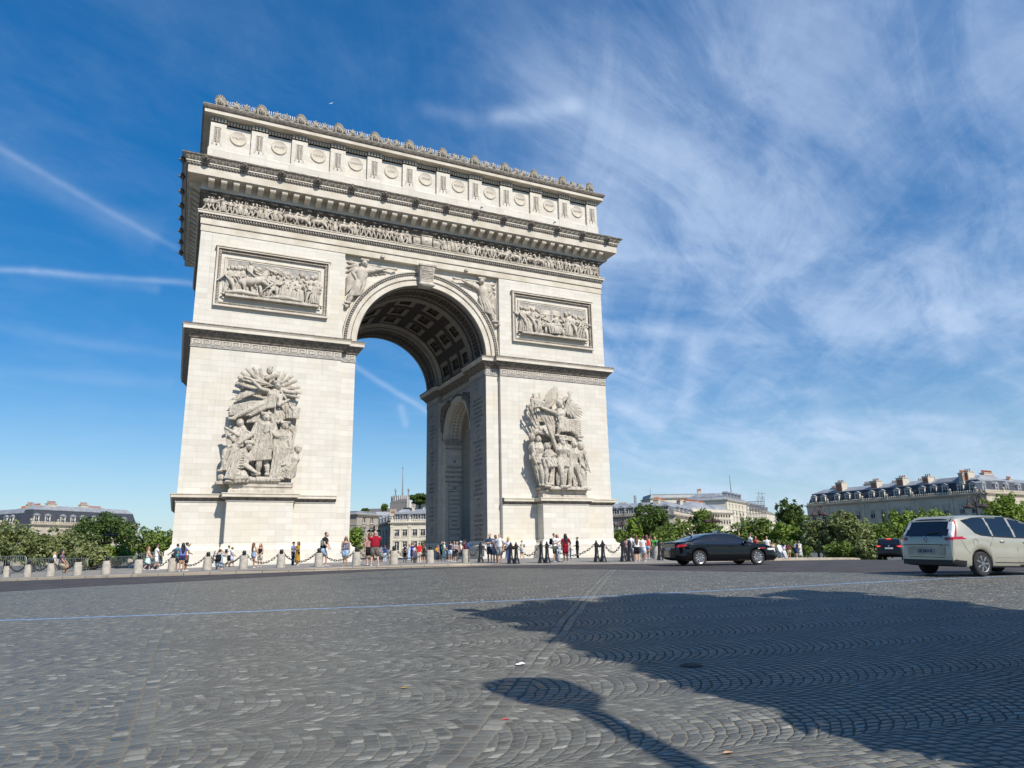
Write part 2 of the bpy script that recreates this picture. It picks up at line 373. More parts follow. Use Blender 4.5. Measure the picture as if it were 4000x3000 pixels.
def cobble_material():
    "granite setts laid in segmental arcs, strips following the ring of the place, two straight double courses crossing them"
    M = bpy.data.materials.new('granite_setts'); M.use_nodes = True; t = NT(M.node_tree); b = t.n['Principled BSDF']
    P = t.new('ShaderNodeTexCoord').outputs['Object']
    def wob(off, sc, amp): return t.m('MULTIPLY', t.m('SUBTRACT', t.noise(t.vm('ADD', P, off), sc, 2, .5), .5), amp)
    wx = t.m('ADD', wob((0, 0, 0), 1.1, .13), wob((5, 1, 0), 8.0, .065)); wy = t.m('ADD', wob((31, 7, 0), 1.1, .13), wob((3, 9, 0), 8.0, .065))
    x0, y0, _z = t.xyz(P)[:3]; x = t.m('ADD', x0, wx); y = t.m('ADD', y0, wy)
    yy = t.m('SUBTRACT', 10.8, y); rad = t.m('SQRT', t.m('ADD', t.m('MULTIPLY', x, x), t.m('MULTIPLY', yy, yy))); th = t.m('ARCTAN2', x, yy)
    SW, RC, SZ = 1.55, 1.00, .100
    st = t.m('FLOOR', t.m('DIVIDE', rad, SW)); uu = t.m('SUBTRACT', t.m('SUBTRACT', rad, t.m('MULTIPLY', st, SW)), SW / 2)
    s = t.m('MULTIPLY', th, t.m('MULTIPLY', t.m('ADD', st, .5), SW))
    arc = t.m('SQRT', t.m('SUBTRACT', RC * RC, t.m('MULTIPLY', uu, uu)))
    vv = t.m('DIVIDE', t.m('ADD', t.m('SUBTRACT', s, arc), t.m('MULTIPLY', st, .37)), SZ * 1.12)
    ang = t.m('DIVIDE', t.m('MULTIPLY', t.m('ARCSINE', t.m('DIVIDE', uu, RC)), RC), SZ * 1.02)
    rowid = t.m('FLOOR', vv)
    wn = t.new('ShaderNodeTexWhiteNoise', noise_dimensions='2D'); t.put(wn.inputs['Vector'], t.vec(rowid, st, 0.0))
    ang = t.m('ADD', ang, wn.outputs['Value'])
    def cell(a, b_):
        ia, ib = t.m('FLOOR', a), t.m('FLOOR', b_)
        fa = t.m('ABSOLUTE', t.m('SUBTRACT', t.m('SUBTRACT', a, ia), .5)); fb = t.m('ABSOLUTE', t.m('SUBTRACT', t.m('SUBTRACT', b_, ib), .5))
        e = t.m('MAXIMUM', fa, fb)
        soft_ = t.m('POWER', t.m('ADD', t.m('POWER', t.m('MULTIPLY', fa, 2.0), 5.0), t.m('POWER', t.m('MULTIPLY', fb, 2.0), 5.0)), .2)   # rounded square, 1 at the joint
        return ia, ib, soft_
    i1, j1, e1 = cell(vv, ang)
    # straight double courses
    def line(px, py, dx, dy):
        L = hypot(dx, dy); dx /= L; dy /= L
        q = t.m('ADD', t.m('MULTIPLY', t.m('SUBTRACT', x, px), dy), t.m('MULTIPLY', t.m('SUBTRACT', y, py), -dx))
        l = t.m('ADD', t.m('MULTIPLY', x, dx), t.m('MULTIPLY', y, dy))
        return q, l
    q1, l1 = line(-22.5, -50, 0.02, 1); q2, l2 = line(-13.6, -53.93, 10.6, 14.6)
    in1 = t.m('LESS_THAN', t.m('ABSOLUTE', q1), .16); in2 = t.m('LESS_THAN', t.m('ABSOLUTE', q2), .16)
    use = t.m('MAXIMUM', in1, in2)
    q = t.m('ADD', t.m('MULTIPLY', q1, in1), t.m('MULTIPLY', q2, t.m('SUBTRACT', 1.0, in1))); l = t.m('ADD', t.m('MULTIPLY', l1, in1), t.m('MULTIPLY', l2, t.m('SUBTRACT', 1.0, in1)))
    cq = t.m('ADD', t.m('DIVIDE', q, .16), 40.0)
    wn2 = t.new('ShaderNodeTexWhiteNoise', noise_dimensions='1D'); t.put(wn2.inputs['W'], t.m('FLOOR', cq))
    i2, j2, e2 = cell(cq, t.m('ADD', t.m('DIVIDE', l, .16), wn2.outputs['Value']))
    inv = t.m('SUBTRACT', 1.0, use)
    sel = lambda a, c: t.m('ADD', t.m('MULTIPLY', a, inv), t.m('MULTIPLY', c, use))
    ii, jj, ee = sel(i1, i2), sel(j1, j2), sel(e1, e2)
    wc = t.new('ShaderNodeTexWhiteNoise', noise_dimensions='3D'); t.put(wc.inputs['Vector'], t.vec(ii, jj, st)); r1 = wc.outputs['Value']; r3 = t.xyz(wc.outputs['Color'])
    ramp = t.new('ShaderNodeValToRGB'); cr = ramp.color_ramp; cr.interpolation = 'LINEAR'
    cr.elements[0].position = 0; cr.elements[0].color = (.070, .071, .063, 1); cr.elements[1].position = 1; cr.elements[1].color = (.36, .35, .30, 1)
    for p_, c_ in ((.3, (.119, .121, .106)), (.55, (.152, .154, .135)), (.8, (.190, .187, .158)), (.93, (.258, .252, .212))):
        el = cr.elements.new(p_); el.color = (*c_, 1)
    t.put(ramp.inputs[0], r1)
    fine = t.noise(P, 45.0, 5, .7); big = t.noise(P, .35, 4, .6); mid = t.noise(P, 4.0, 5, .65)
    c = t.mix(t.m('MULTIPLY', t.rng(r3[1], .7, 1.0), .4), ramp.outputs[0], (.14, .115, .09, 1))
    c = t.mix(t.m('MULTIPLY', t.rng(fine, .35, .75), .55), c, (.075, .075, .070, 1))
    sand = t.mix(t.rng(big, .52, .72), (.185, .172, .144, 1), (.066, .063, .057, 1))
    sand = t.mix(t.m('MULTIPLY', t.rng(fine, .4, .7), .5), sand, (.24, .225, .19, 1))
    jw = t.m('ADD', .765, t.m('MULTIPLY', t.m('SUBTRACT', mid, .5), .42))
    joint = t.rng(ee, jw, t.m('ADD', jw, .15))
    fill = t.rng(t.m('ADD', x0, t.m('MULTIPLY', t.m('SUBTRACT', t.noise(P, .45, 4, .6), .5), 9.0)), -15.5, -21.0)
    sand = t.mix(t.m('MULTIPLY', fill, .85), sand, t.mix(fine, (.13, .125, .108, 1), (.20, .19, .16, 1)))
    c = t.mix(joint, c, sand)
    c = t.mix(t.m('MULTIPLY', t.rng(t.noise(P, .22, 6, .6), .5, .7), .35), c, (.095, .093, .086, 1))
    c = t.mix(t.m('MULTIPLY', t.rng(t.noise(P, 1.1, 7, .68), .55, .72), .42), c, (.17, .162, .14, 1))
    c = t.mix(t.m('MULTIPLY', t.rng(t.noise(t.vm('ADD', P, (9.0, 3.0, 0.0)), .7, 6, .7), .62, .72), .5), c, (.055, .055, .054, 1))
    # the blue line painted round the place
    bl = t.m('ABSOLUTE', t.m('SUBTRACT', t.m('ADD', rad, t.m('MULTIPLY', t.m('ADD', th, .2), -3.6)), 66.65))
    paint = t.m('MULTIPLY', t.m('LESS_THAN', bl, .052), t.rng(t.noise(P, 14.0, 4, .7), .22, .42))
    c = t.mix(t.m('MULTIPLY', paint, .85), c, (.24, .42, .72, 1))
    t.put(b.inputs['Base Color'], c)
    t.put(b.inputs['Roughness'], t.m('ADD', t.m('ADD', .40, t.m('MULTIPLY', r3[0], .2)), t.m('MULTIPLY', joint, .45))); t.put(b.inputs['Specular IOR Level'], t.m('MULTIPLY', t.m('SUBTRACT', 1.0, joint), .36))
    h = t.m('ADD', t.m('MULTIPLY', t.m('POWER', ee, 3.0), -1.0), t.m('ADD', t.m('MULTIPLY', mid, .35), t.m('ADD', t.m('MULTIPLY', fine, .16), t.m('MULTIPLY', r3[2], .55))))
    bp = t.new('ShaderNodeBump'); bp.inputs['Strength'].default_value = .85; bp.inputs['Distance'].default_value = .030
    t.put(bp.inputs['Height'], h); t.l.new(bp.outputs[0], b.inputs['Normal'])
    t.put(bp.inputs['Strength'], t.m('SUBTRACT', .82, t.m('MULTIPLY', fill, .42)))
    return M
COBBLE = cobble_material()
ASPH = mat('worn_asphalt', (.082, .074, .074), .85, scale=1.1, bump=.35, bscale=60, spec=.2, col2=(.050, .046, .048))
PAVE = mat('plaza_paving', (.30, .275, .24), .9, scale=.8, bump=.3, bscale=25, spec=.25, col2=(.21, .195, .175))
FARG = mat('distant_ground', (.10, .10, .09), .9, scale=.05)

# kerb line of the central plaza: angle round the arch (deg), radius
KL = [(-180, 44), (-80, 42.5), (-60, 42.4), (-46, 43.0), (-38.2, 43.3), (-32, 44.1), (-26.8, 44.8), (-21.3, 44.86), (-17.7, 44.5), (-13, 44.43), (-8.6, 44.6), (-4, 46.6), (.3, 48.9), (6, 48.8), (10.9, 48.6), (17, 49.2), (30, 48), (180, 44)]
def interp(tab, x):
    for (a, b), (c, d) in zip(tab, tab[1:]):
        if a <= x <= c: return b + (d - b) * (x - a) / (c - a)
    return tab[-1][1]
def kerb_r(th): return interp(KL, math.degrees(th))
AL = [(-80, 57), (-31, 54.7), (-28.4, 53.0), (-24.4, 51.5), (-20.7, 49.8), (-16.3, 47.0), (-11.7, 46.6), (-7.5, 51.9), (-5.3, 57), (-4.4, 60.5), (-3.1, 62.5), (-2, 65.2), (4, 66), (40, 66)]
mb = polar_sheet(lambda th: 40.0, lambda th: 92.0, -pi, pi, 220, 36, lambda x, y: G(x, y))
struct('road', mb, COBBLE, 40)
mb = polar_sheet(lambda th: 92.0, lambda th: 2600.0, -pi, pi, 96, 10, lambda x, y: G(x, y) - .004 if hypot(x, y - 10.8) < 95 else G(x, y) - .25)
struct('ground', mb, FARG, 40)
mb = polar_sheet(lambda th: kerb_r(th) - .4, lambda th: interp(AL, math.degrees(th)), radians(-75), radians(40), 120, 10, lambda x, y: G(x, y) + .006)
struct('asphalt_strip', mb, ASPH, 40)
def kerb_h(th):
    d = math.degrees(th); return KERB * (1.0 if d < -11 else max(.12, 1 - (d + 11) / 3.0) if d < 8 else min(1.0, .12 + (d - 8) * .5))
def plaza_z(x, y):
    th = atan2(x, 10.8 - y); r = hypot(x, y - 10.8); k = soft((kerb_r(th) - .3 - r) / 4.0, 0, 1)
    return G(x, y) + kerb_h(th) * (1 - k) + KERB * k
def stand(u, v):
    "where pixel (u, v) meets the plaza"
    d = px_dir(u, v); d = d / hypot(d.x, d.y); t = 30.0
    while t < 110:
        p = CAM + d * t
        if p.z < plaza_z(p.x, p.y): return p
        t += 0.04
    return CAM + d * 60
mb = polar_sheet(lambda th: 1.0, lambda th: kerb_r(th) - .30, -pi, pi, 180, 40, plaza_z)
struct('plaza_paving', mb, PAVE, 40)
# kerb stones: one ring with joints
KERBM = stone_blocks('kerb_granite', (.36, .30, .225), (.29, .25, .19), (.10, .09, .08), roww=5, bw=1.2, stain=.6, jw=.02)
mb = MB(); nk = 560; rows = []
for i in range(nk + 1):
    th = -pi + 2 * pi * i / nk; r = kerb_r(th); row = []
    jit = .012 * sin(i * 2.3) + .01 * rnd.uniform(-1, 1)
    for dr, k in ((-.32, 0), (-.30, 1.02), (-.03, 1.0), (0.0, .75), (.02, -.4)):
        rr = r + dr + (jit if dr > -.1 else 0); x = rr * sin(th); y = 10.8 - rr * cos(th); g = G(x, y)
        row.append((x, y, g + (kerb_h(th) + .004) * k if k > 0 else g + (-.1 if dr > 0 else .0)))
    rows.append(row)
mb.rings(rows, closed=False, cap=False)
struct('kerb', mb, KERBM, 50)
# ------------------------------------------------------------------ the triumphal arch
HW, DEP, AR, PB = 22.74, 21.6, 7.31, 8.84          # half width, depth, half opening, inner edge of the pier fronts
ZB, ZPED, ZFR, ZIMP, ZENT, ZFZ, ZCOR, ZATC = 1.58, 5.55, 19.66, 21.74, 31.26, 33.40, 38.18, 44.58
arch = thing('triumphal_arch', 'huge cream stone triumphal arch with carved groups, standing on the plaza', 'triumphal arch', (0, 0, 0))
def part(mb, name, m, smooth=None, parent=arch, label=None):
    o = mb.build(name, m, parent, smooth)
    if label: o['label'] = label
    return o
def sgn(poly, s): return [(p[0] * s, p[1]) for p in poly] if s > 0 else [(-p[0], p[1]) for p in poly][::-1]
def arcpts(cx, cz, r, a0, a1, n): return [(cx + r * cos(a0 + (a1 - a0) * i / n), cz + r * sin(a0 + (a1 - a0) * i / n)) for i in range(n + 1)]
TR, TC, TS = 4.22, 10.8, 14.46                     # small transverse arch: half width, centre, springing
PLAN = [(HW, 0), (HW, DEP), (PB, DEP), (PB, DEP - .5), (AR, DEP - .5), (AR, 16.3), (AR + .5, 16.3), (AR + .5, 5.3), (AR, 5.3), (AR, .5), (PB, .5), (PB, 0)]   # right pier, anticlockwise

for s in (1, -1):
    # shaft of the pier: front and back blocks, and the wall above the small arch
    mb = MB()
    front = [(HW, 0), (HW, TC - TR), (20, TC - TR), (20, 4.6), (10.0, 4.6), (10.0, TC - TR), (AR + .5, TC - TR), (AR + .5, 5.3), (AR, 5.3), (AR, .5), (PB, .5), (PB, 0)]
    back = [(x, DEP - y) for x, y in front]
    for pl in (front, back): mb.prism(sgn(pl, s), 'z', -.6, ZIMP - .005)
    yz = lambda r, n: [(TC - r, TS)] + [(TC - r * cos(pi * i / n), TS + r * sin(pi * i / n)) for i in range(1, n)] + [(TC + r, TS)]
    for xa, xb, r in ((AR + .5, 10.0, TR), (10.0, 20.0, 6.2), (20.0, HW, TR)):
        pl = yz(r, 20) + [(TC + (r if r > TR else TR), ZIMP - .005), (TC - (r if r > TR else TR), ZIMP - .005)]
        mb.prism(pl, 'x', s * xa, s * xb)
    part(mb, 'pier', S_WALL)
    # inner faces are lined with a thin sheet of darker stone
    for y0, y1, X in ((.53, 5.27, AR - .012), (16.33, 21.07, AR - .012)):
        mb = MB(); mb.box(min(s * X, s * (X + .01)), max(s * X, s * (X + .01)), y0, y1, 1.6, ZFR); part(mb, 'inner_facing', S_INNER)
    # upper pier
    mb = MB(); mb.box(*(sorted((s * PB, s * HW))), 0, DEP, ZIMP, ZENT); part(mb, 'upper_pier', S_WALL)
    # base steps and base moulding
    pl = sgn(PLAN, s); mb = MB()
    ped = 15.85
    f2 = [(HW + .06, -.06), (HW + .06, DEP + .06), (PB + .0, DEP + .06), (PB, DEP - .44), (AR - .06, DEP - .44), (AR - .06, 16.24), (AR + .44, 16.24), (AR + .44, 15.02), (AR + 2.9, 15.02), (AR + 2.9, 6.58), (AR + .44, 6.58), (AR + .44, 5.36), (AR - .06, 5.36), (AR - .06, .44), (PB + .0, .44), (PB, -.06), (ped - 2.95, -.06), (ped - 2.95, -1.6), (ped + 2.95, -1.6), (ped + 2.95, -.06)]
    mb.mold(sgn(f2, s), [(.95, -.7), (.95, -.02), (.60, -.02), (.60, .62), (.52, .68), (.52, 1.05), (.42, 1.12), (.22, 1.22), (.13, 1.36), (.10, 1.46), (.10, 1.58), (0, 1.62)], 0)
    part(mb, 'base_steps', S_WALL, 20)
    # pedestal and its cornice, all round the outside of the pier
    out = [(PB + .02, -.05), (ped - 2.85, -.05), (ped - 2.85, -1.5), (ped + 2.85, -1.5), (ped + 2.85, -.05), (HW + .05, -.05), (HW + .05, DEP + .05), (PB + .02, DEP + .05)]
    pass
    path = sgn(out, s)
    mb = MB(); mb.mold(path, [(.0, 1.6), (.0, 5.28), (.08, 5.30), (.08, 5.38)], 0, closed=False); part(mb, 'dado', S_WALL)
    mb = MB(); mb.mold(path, [(.08, 5.38), (.14, 5.50), (.20, 5.52), (.30, 5.64), (.30, 5.66)], 0, closed=False); part(mb, 'pedestal_molding', S_GRIME_SHADE, 30)
    mb = MB(); mb.mold(path, [(.30, 5.66), (.44, 5.68), (.44, 5.90), (.50, 5.94), (.50, 6.02), (.0, 6.07), (-.2, 6.07)], 0, closed=False)
    mb.prism(sgn([(ped - 2.9, -1.55), (ped + 2.9, -1.55), (ped + 2.9, .01), (ped - 2.9, .01)], s), 'z', 5.6, 6.075); part(mb, 'pedestal_cornice', S_BAND)
    # stepped plinth of the sculpture
    mb = MB()
    pp = sgn([(ped - 2.8, -.004), (ped - 2.8, -1.45), (ped + 2.8, -1.45), (ped + 2.8, -.004)], s)
    mb.mold(pp, [(.0, 6.07), (.0, 6.32), (-.06, 6.4), (-.12, 6.42), (-.12, 6.60), (-.03, 6.64), (-.03, 6.86), (-.2, 6.9), (-1.4, 6.9)], 0, closed=False); part(mb, 'sculpture_plinth', S_CARVE, 25)
    # impost: greek key band, dark mouldings, corona
    mb = MB(); mb.mold(pl, [(.02, 19.58), (.07, 19.60), (.07, 19.70), (.03, 19.72), (.03, 20.42), (.06, 20.44)], 0); part(mb, 'impost_band', S_GREY)
    mb = MB(); mb.mold(pl, [(.06, 20.44), (.16, 20.50), (.16, 20.56), (.22, 20.62), (.34, 20.78), (.38, 20.80), (.42, 20.90), (.62, 21.06), (.64, 21.14)], 0); part(mb, 'impost_molding', S_GRIME_SHADE, 30)
    mb = MB(); mb.mold(pl, [(.64, 21.14), (.74, 21.15), (.74, 21.44), (.76, 21.45), (.82, 21.56)], 0)
    part(mb, 'impost_corona', S_BAND)
    mb = MB(); mb.mold(pl, [(.82, 21.56), (.84, 21.60), (.84, 21.70), (0, 21.755), (-.3, 21.755)], 0); part(mb, 'impost_cap', S_GRIME_SHADE)
    # greek key pattern raised on the band: front faces and the two inner faces
    T_ = .075
    def key(org, du, nrm, L):
        mb = MB()
        n = max(1, round(L / .86)); p = L / n
        def bar(u0, u1, z0, z1):
            a = org + du * u0; b = org + du * u1; o = nrm * .045
            q = [a, b, b + o, a + o]
            i = [mb.V((k.x, k.y, z)) for z in (z0, z1) for k in q]
            for f in ((0,1,2,3),(7,6,5,4),(0,4,5,1),(1,5,6,2),(2,6,7,3),(3,7,4,0)): mb.F([i[k] for k in f])
        for k in range(n):
            o = k * p; w_ = p / 10.0; z0, z1 = 19.80, 20.36
            bar(o + w_, o + 9 * w_, z1 - T_, z1); bar(o + w_, o + w_ + T_, z0, z1 - T_); bar(o + 9 * w_ - T_, o + 9 * w_, z0 + .16, z1 - T_)
            bar(o + 4.0 * w_, o + 9 * w_ - T_, z0 + .16, z0 + .16 + T_); bar(o + 4.0 * w_, o + 4.0 * w_ + T_, z0 + .235, z1 - .2); bar(o + 4.0 * w_ + T_, o + 6.6 * w_, z1 - .275, z1 - .2)
            bar(o - .0 * w_, o + w_ + T_, z0 - T_ * .2, z0 + T_ * .8)
        part(mb, 'greek_key', S_BAND)
    X = Vector((1, 0, 0)); Y = Vector((0, 1, 0))
    key(Vector((min(s * PB, s * HW), -.03, 0)), X, -Y, HW - PB)
    key(Vector((min(s * AR, s * PB) , .47, 0)), X, -Y, PB - AR)
    for a, b, xx in ((.5, 5.3, AR - .03), (5.3, 16.3, AR + .47), (16.3, 21.1, AR - .03)): key(Vector((s * xx, a, 0)), Y, -X * s, b - a)
    # small arch: archivolt, impost, jamb inscriptions behind
    mb = MB()
    def ring_x(xa, r0, r1, n=28):
        R = []
        for i in range(n + 1):
            a = pi * i / n; c, z = -cos(a), sin(a)
            R.append([(s * (AR + .5 + .004), TC + r0 * c, TS + r0 * z), (s * xa, TC + r0 * c, TS + r0 * z), (s * xa, TC + r1 * c, TS + r1 * z), (s * (AR + .5 + .004), TC + r1 * c, TS + r1 * z)])
        mb.rings(R)
    ring_x(AR + .38, TR + .02, TR + .62); part(mb, 'small_archivolt', S_BAND, 40)
    mb = MB()
    for i in range(46):
        a = pi * (i + .5) / 46; mb.ball((s * (AR + .36), TC - (TR + .76) * cos(a), TS + (TR + .76) * sin(a)), (.10, .12, .12), 6, 4)
    part(mb, 'egg_molding', S_GRIME_SHADE, 180)
    mb = MB()
    for y in (TC - TR, TC + TR):
        yy = (y - .02, y + .28) if y < TC else (y - .28, y + .02)
        mb.box(*sorted((s * (AR + .25), s * 10.15)), yy[0], yy[1], 14.15, 14.44); mb.box(*sorted((s * (AR + .33), s * 10.1)), yy[0] + .06, yy[1] - .06, 13.85, 14.15)
        mb.box(*sorted((s * (AR + .42), s * 10.06)), yy[0] + .1, yy[1] - .1, 13.30, 13.42)
    part(mb, 'small_impost', S_GREY)
    mb = MB()
    for sy in (1, -1):
        for k in range(3): mb.ball((s * (AR + .42), TC + sy * (3.9 - k * .8), 18.2 + k * .25), (.12, .45, .35), 7, 5)
        mb.tube([(s * (AR + .4), TC + sy * 4.9, 15.6), (s * (AR + .38), TC + sy * 4.75, 17.1), (s * (AR + .4), TC + sy * 4.2, 18.4), (s * (AR + .4), TC + sy * 2.6, 19.1)], [.25, .42, .5, .3], 7)
        mb.ball((s * (AR + .3), TC + sy * 4.5, 18.7), (.2, .25, .28), 8, 6)
        for k in range(5): mb.tube([(s * (AR + .42), TC + sy * 4.9, 17.5 + .2 * k), (s * (AR + .36), TC + sy * (5.25), 16.4 + .5 * k)], [.12, .06], 5)
    part(mb, 'spandrel_relief', S_GRIME_SHADE, 60)
    # soffit garland of the small arch
    mb = MB()
    for i in range(30):
        a = pi * (i + .5) / 30
        for q in (-.28, .28): mb.ball((s * (AR + 1.75 + q), TC - (TR - .03) * cos(a), TS + (TR - .03) * sin(a)), (.2, .12, .12), 6, 4)
    for q in (1.0, 2.5):
        mb.rings([[(s * (AR + q + dq), TC - (TR - dr) * cos(pi * i / 30), TS + (TR - dr) * sin(pi * i / 30)) for dq, dr in ((0, 0), (0, .07), (.1, .07), (.1, 0))] for i in range(31)])
    part(mb, 'soffit_garland', S_CARVE, 60)

# spandrel wall with the great arch cut through it
mb = MB(); NA = 64
mb.prism([(-PB, ZIMP), (-AR, ZIMP)] + [(-AR * cos(pi * i / NA), ZIMP + AR * sin(pi * i / NA)) for i in range(1, NA)] + [(AR, ZIMP), (PB, ZIMP), (PB, ZENT), (-PB, ZENT)], 'y', .5, 5.3); part(mb, 'spandrel_wall', S_WALL); mb = MB()
mb.prism([(-PB, ZIMP), (-AR, ZIMP)] + [(-AR * cos(pi * i / NA), ZIMP + AR * sin(pi * i / NA)) for i in range(1, NA)] + [(AR, ZIMP), (PB, ZIMP), (PB, ZENT), (-PB, ZENT)], 'y', 16.3, 21.1)
part(mb, 'spandrel_wall', S_WALL)
def ring_y(mb, prof, n=NA, a0=0.0, a1=pi, m=0):
    "sweep a (radius, y) profile round the great arch"
    mb.rings([[(-r * cos(a0 + (a1 - a0) * i / n), y, ZIMP + r * sin(a0 + (a1 - a0) * i / n)) for r, y in prof] for i in range(n + 1)], m)
mb = MB(); ring_y(mb, [(AR, .49), (AR, .30), (AR + .55, .30), (AR + .57, .24), (AR + .64, .24), (AR + .66, .22), (AR + 1.02, .22), (AR + 1.02, .49)]); ring_y(mb, [(AR + 1.38, .49), (AR + 1.38, .14), (AR + 1.50, .10), (AR + 1.53, .49)])
part(mb, 'archivolt', S_BAND, 40)
mb = MB(); ring_y(mb, [(AR + 1.02, .49), (AR + 1.02, .21), (AR + 1.12, .26), (AR + 1.28, .26), (AR + 1.38, .17), (AR + 1.38, .49)])
ring_y(mb, [(AR + .55, .285), (AR + .56, .235), (AR + .64, .235), (AR + .65, .285)])
for i in range(104):
    a = pi * (i + .5) / 104; mb.ball((-(AR + 1.20) * cos(a), .24, ZIMP + (AR + 1.20) * sin(a)), (.11, .12, .11), 6, 4, 1)
part(mb, 'archivolt_egg_molding', [S_GRIME_SHADE, S_GREY], 50)
# vault: front and rear bands, ribs, coffers
DARKV = mat('vault_ground_soot_shade', (.085, .068, .055), .95, scale=3, col2=(.04, .033, .028))  # soot and the gloom under the vault, both mixed into this colour
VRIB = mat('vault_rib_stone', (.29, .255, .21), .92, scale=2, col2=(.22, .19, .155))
for y0, y1 in ((.6, 1.05), (4.35, 5.35), (16.25, 17.25), (20.5, 21.0)): mb = MB(); ring_y(mb, [(AR + .02, y0), (AR - .10, y0), (AR - .10, y1), (AR + .02, y1)]); part(mb, 'vault_rib', VRIB, 30)
for y0, y1 in ((1.75, 1.9), (3.5, 3.65), (17.9, 18.05), (19.7, 19.85)):
    mb = MB(); ring_y(mb, [(AR + .02, y0), (AR - .09, y0), (AR - .09, y1), (AR + .02, y1)], a0=.14, a1=pi - .14)
    part(mb, 'vault_fillet', VRIB, 30)
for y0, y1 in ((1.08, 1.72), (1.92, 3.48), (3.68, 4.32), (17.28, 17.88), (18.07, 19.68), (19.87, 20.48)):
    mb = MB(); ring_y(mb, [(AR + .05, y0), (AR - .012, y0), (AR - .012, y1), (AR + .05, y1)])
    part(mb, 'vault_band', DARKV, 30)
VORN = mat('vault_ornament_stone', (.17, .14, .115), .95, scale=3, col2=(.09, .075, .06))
for yc in (1.40, 4.0, 17.6, 20.2):
    mb = MB()
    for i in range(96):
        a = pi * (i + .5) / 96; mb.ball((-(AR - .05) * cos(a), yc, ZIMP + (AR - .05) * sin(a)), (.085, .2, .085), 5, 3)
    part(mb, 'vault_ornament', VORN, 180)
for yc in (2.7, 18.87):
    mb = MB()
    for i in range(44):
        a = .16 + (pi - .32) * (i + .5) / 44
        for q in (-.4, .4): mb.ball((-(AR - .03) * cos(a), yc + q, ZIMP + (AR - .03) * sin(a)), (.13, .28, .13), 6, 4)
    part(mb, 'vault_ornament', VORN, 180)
R0 = AR + .5
mb = MB(); NC, NY = 7, 3; ya, yb = 5.45, 16.15
fr = MB(); rs = MB()
P3 = lambda r, a, y: (-r * cos(a), y, ZIMP + r * sin(a))
for i in range(NC):
    for j in range(NY):
        A0, A1 = pi * i / NC, pi * (i + 1) / NC; Y0, Y1 = ya + (yb - ya) * j / NY, ya + (yb - ya) * (j + 1) / NY
        ia, iy = .075, .55
        o = [(A0, Y0), (A1, Y0), (A1, Y1), (A0, Y1)]; k = [(A0 + ia, Y0 + iy), (A1 - ia, Y0 + iy), (A1 - ia, Y1 - iy), (A0 + ia, Y1 - iy)]
        k2 = [(A0 + ia * 1.9, Y0 + iy * 1.45), (A1 - ia * 1.9, Y0 + iy * 1.45), (A1 - ia * 1.9, Y1 - iy * 1.45), (A0 + ia * 1.9, Y1 - iy * 1.45)]
        def rect(mbx, q, r, m=0):
            sub = 7
            for e in range(sub):
                a_, b_ = q[0][0] + (q[1][0] - q[0][0]) * e / sub, q[0][0] + (q[1][0] - q[0][0]) * (e + 1) / sub
                mbx.quad(P3(r, a_, q[0][1]), P3(r, b_, q[0][1]), P3(r, b_, q[2][1]), P3(r, a_, q[2][1]), m)
        for e in range(4):
            f = (e + 1) % 4
            n_ = 7 if e in (0, 2) else 1
            L = lambda p, q, t: (p[0] + (q[0] - p[0]) * t, p[1] + (q[1] - p[1]) * t)
            for z in range(n_):
                t0, t1 = z / n_, (z + 1) / n_
                mb.quad(P3(R0, *L(o[e], o[f], t0)), P3(R0, *L(o[e], o[f], t1)), P3(R0, *L(k[e], k[f], t1)), P3(R0, *L(k[e], k[f], t0)))
                fr.quad(P3(R0 - .07, *L(k[e], k[f], t0)), P3(R0 - .07, *L(k[e], k[f], t1)), P3(R0 + .02, *L(k2[e], k2[f], t1)), P3(R0 + .02, *L(k2[e], k2[f], t0)))
                fr.quad(P3(R0, *L(k[e], k[f], t0)), P3(R0, *L(k[e], k[f], t1)), P3(R0 - .07, *L(k[e], k[f], t1)), P3(R0 - .07, *L(k[e], k[f], t0)))
                mb.quad(P3(R0 + .02, *L(k2[e], k2[f], t0)), P3(R0 + .02, *L(k2[e], k2[f], t1)), P3(R0 + .55, *L(k2[e], k2[f], t1)), P3(R0 + .55, *L(k2[e], k2[f], t0)))
        rect(mb, k2, R0 + .55)
        ac, yc = (A0 + A1) / 2, (Y0 + Y1) / 2
        c = Vector(P3(R0 + .4, ac, yc)); rs.ball(c, .28, 7, 5)
        for q in range(8):
            an = q * pi / 4; rs.ball(Vector(P3(R0 + .46, ac + .085 * sin(an), yc + .66 * cos(an))), .24, 6, 4)
        for q in range(13):
            for yy in (Y0 + iy * 1.8, Y1 - iy * 1.8): rs.ball(Vector(P3(R0 + .3, A0 + ia * 2.1 + (A1 - A0 - ia * 4.2) * q / 12, yy)), .085, 4, 3)
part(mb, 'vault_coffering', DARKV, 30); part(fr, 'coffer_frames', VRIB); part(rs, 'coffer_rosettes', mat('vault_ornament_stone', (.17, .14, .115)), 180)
mb = MB(); mb.prism([(-PB, ZIMP), (-(AR + 1.06), ZIMP)] + [(-(AR + 1.06) * cos(pi * i / NA), ZIMP + (AR + 1.06) * sin(pi * i / NA)) for i in range(1, NA)] + [(AR + 1.06, ZIMP), (PB, ZIMP), (PB, ZENT), (-PB, ZENT)], 'y', 5.3, 16.3)
part(mb, 'vault_shell', S_WALL)
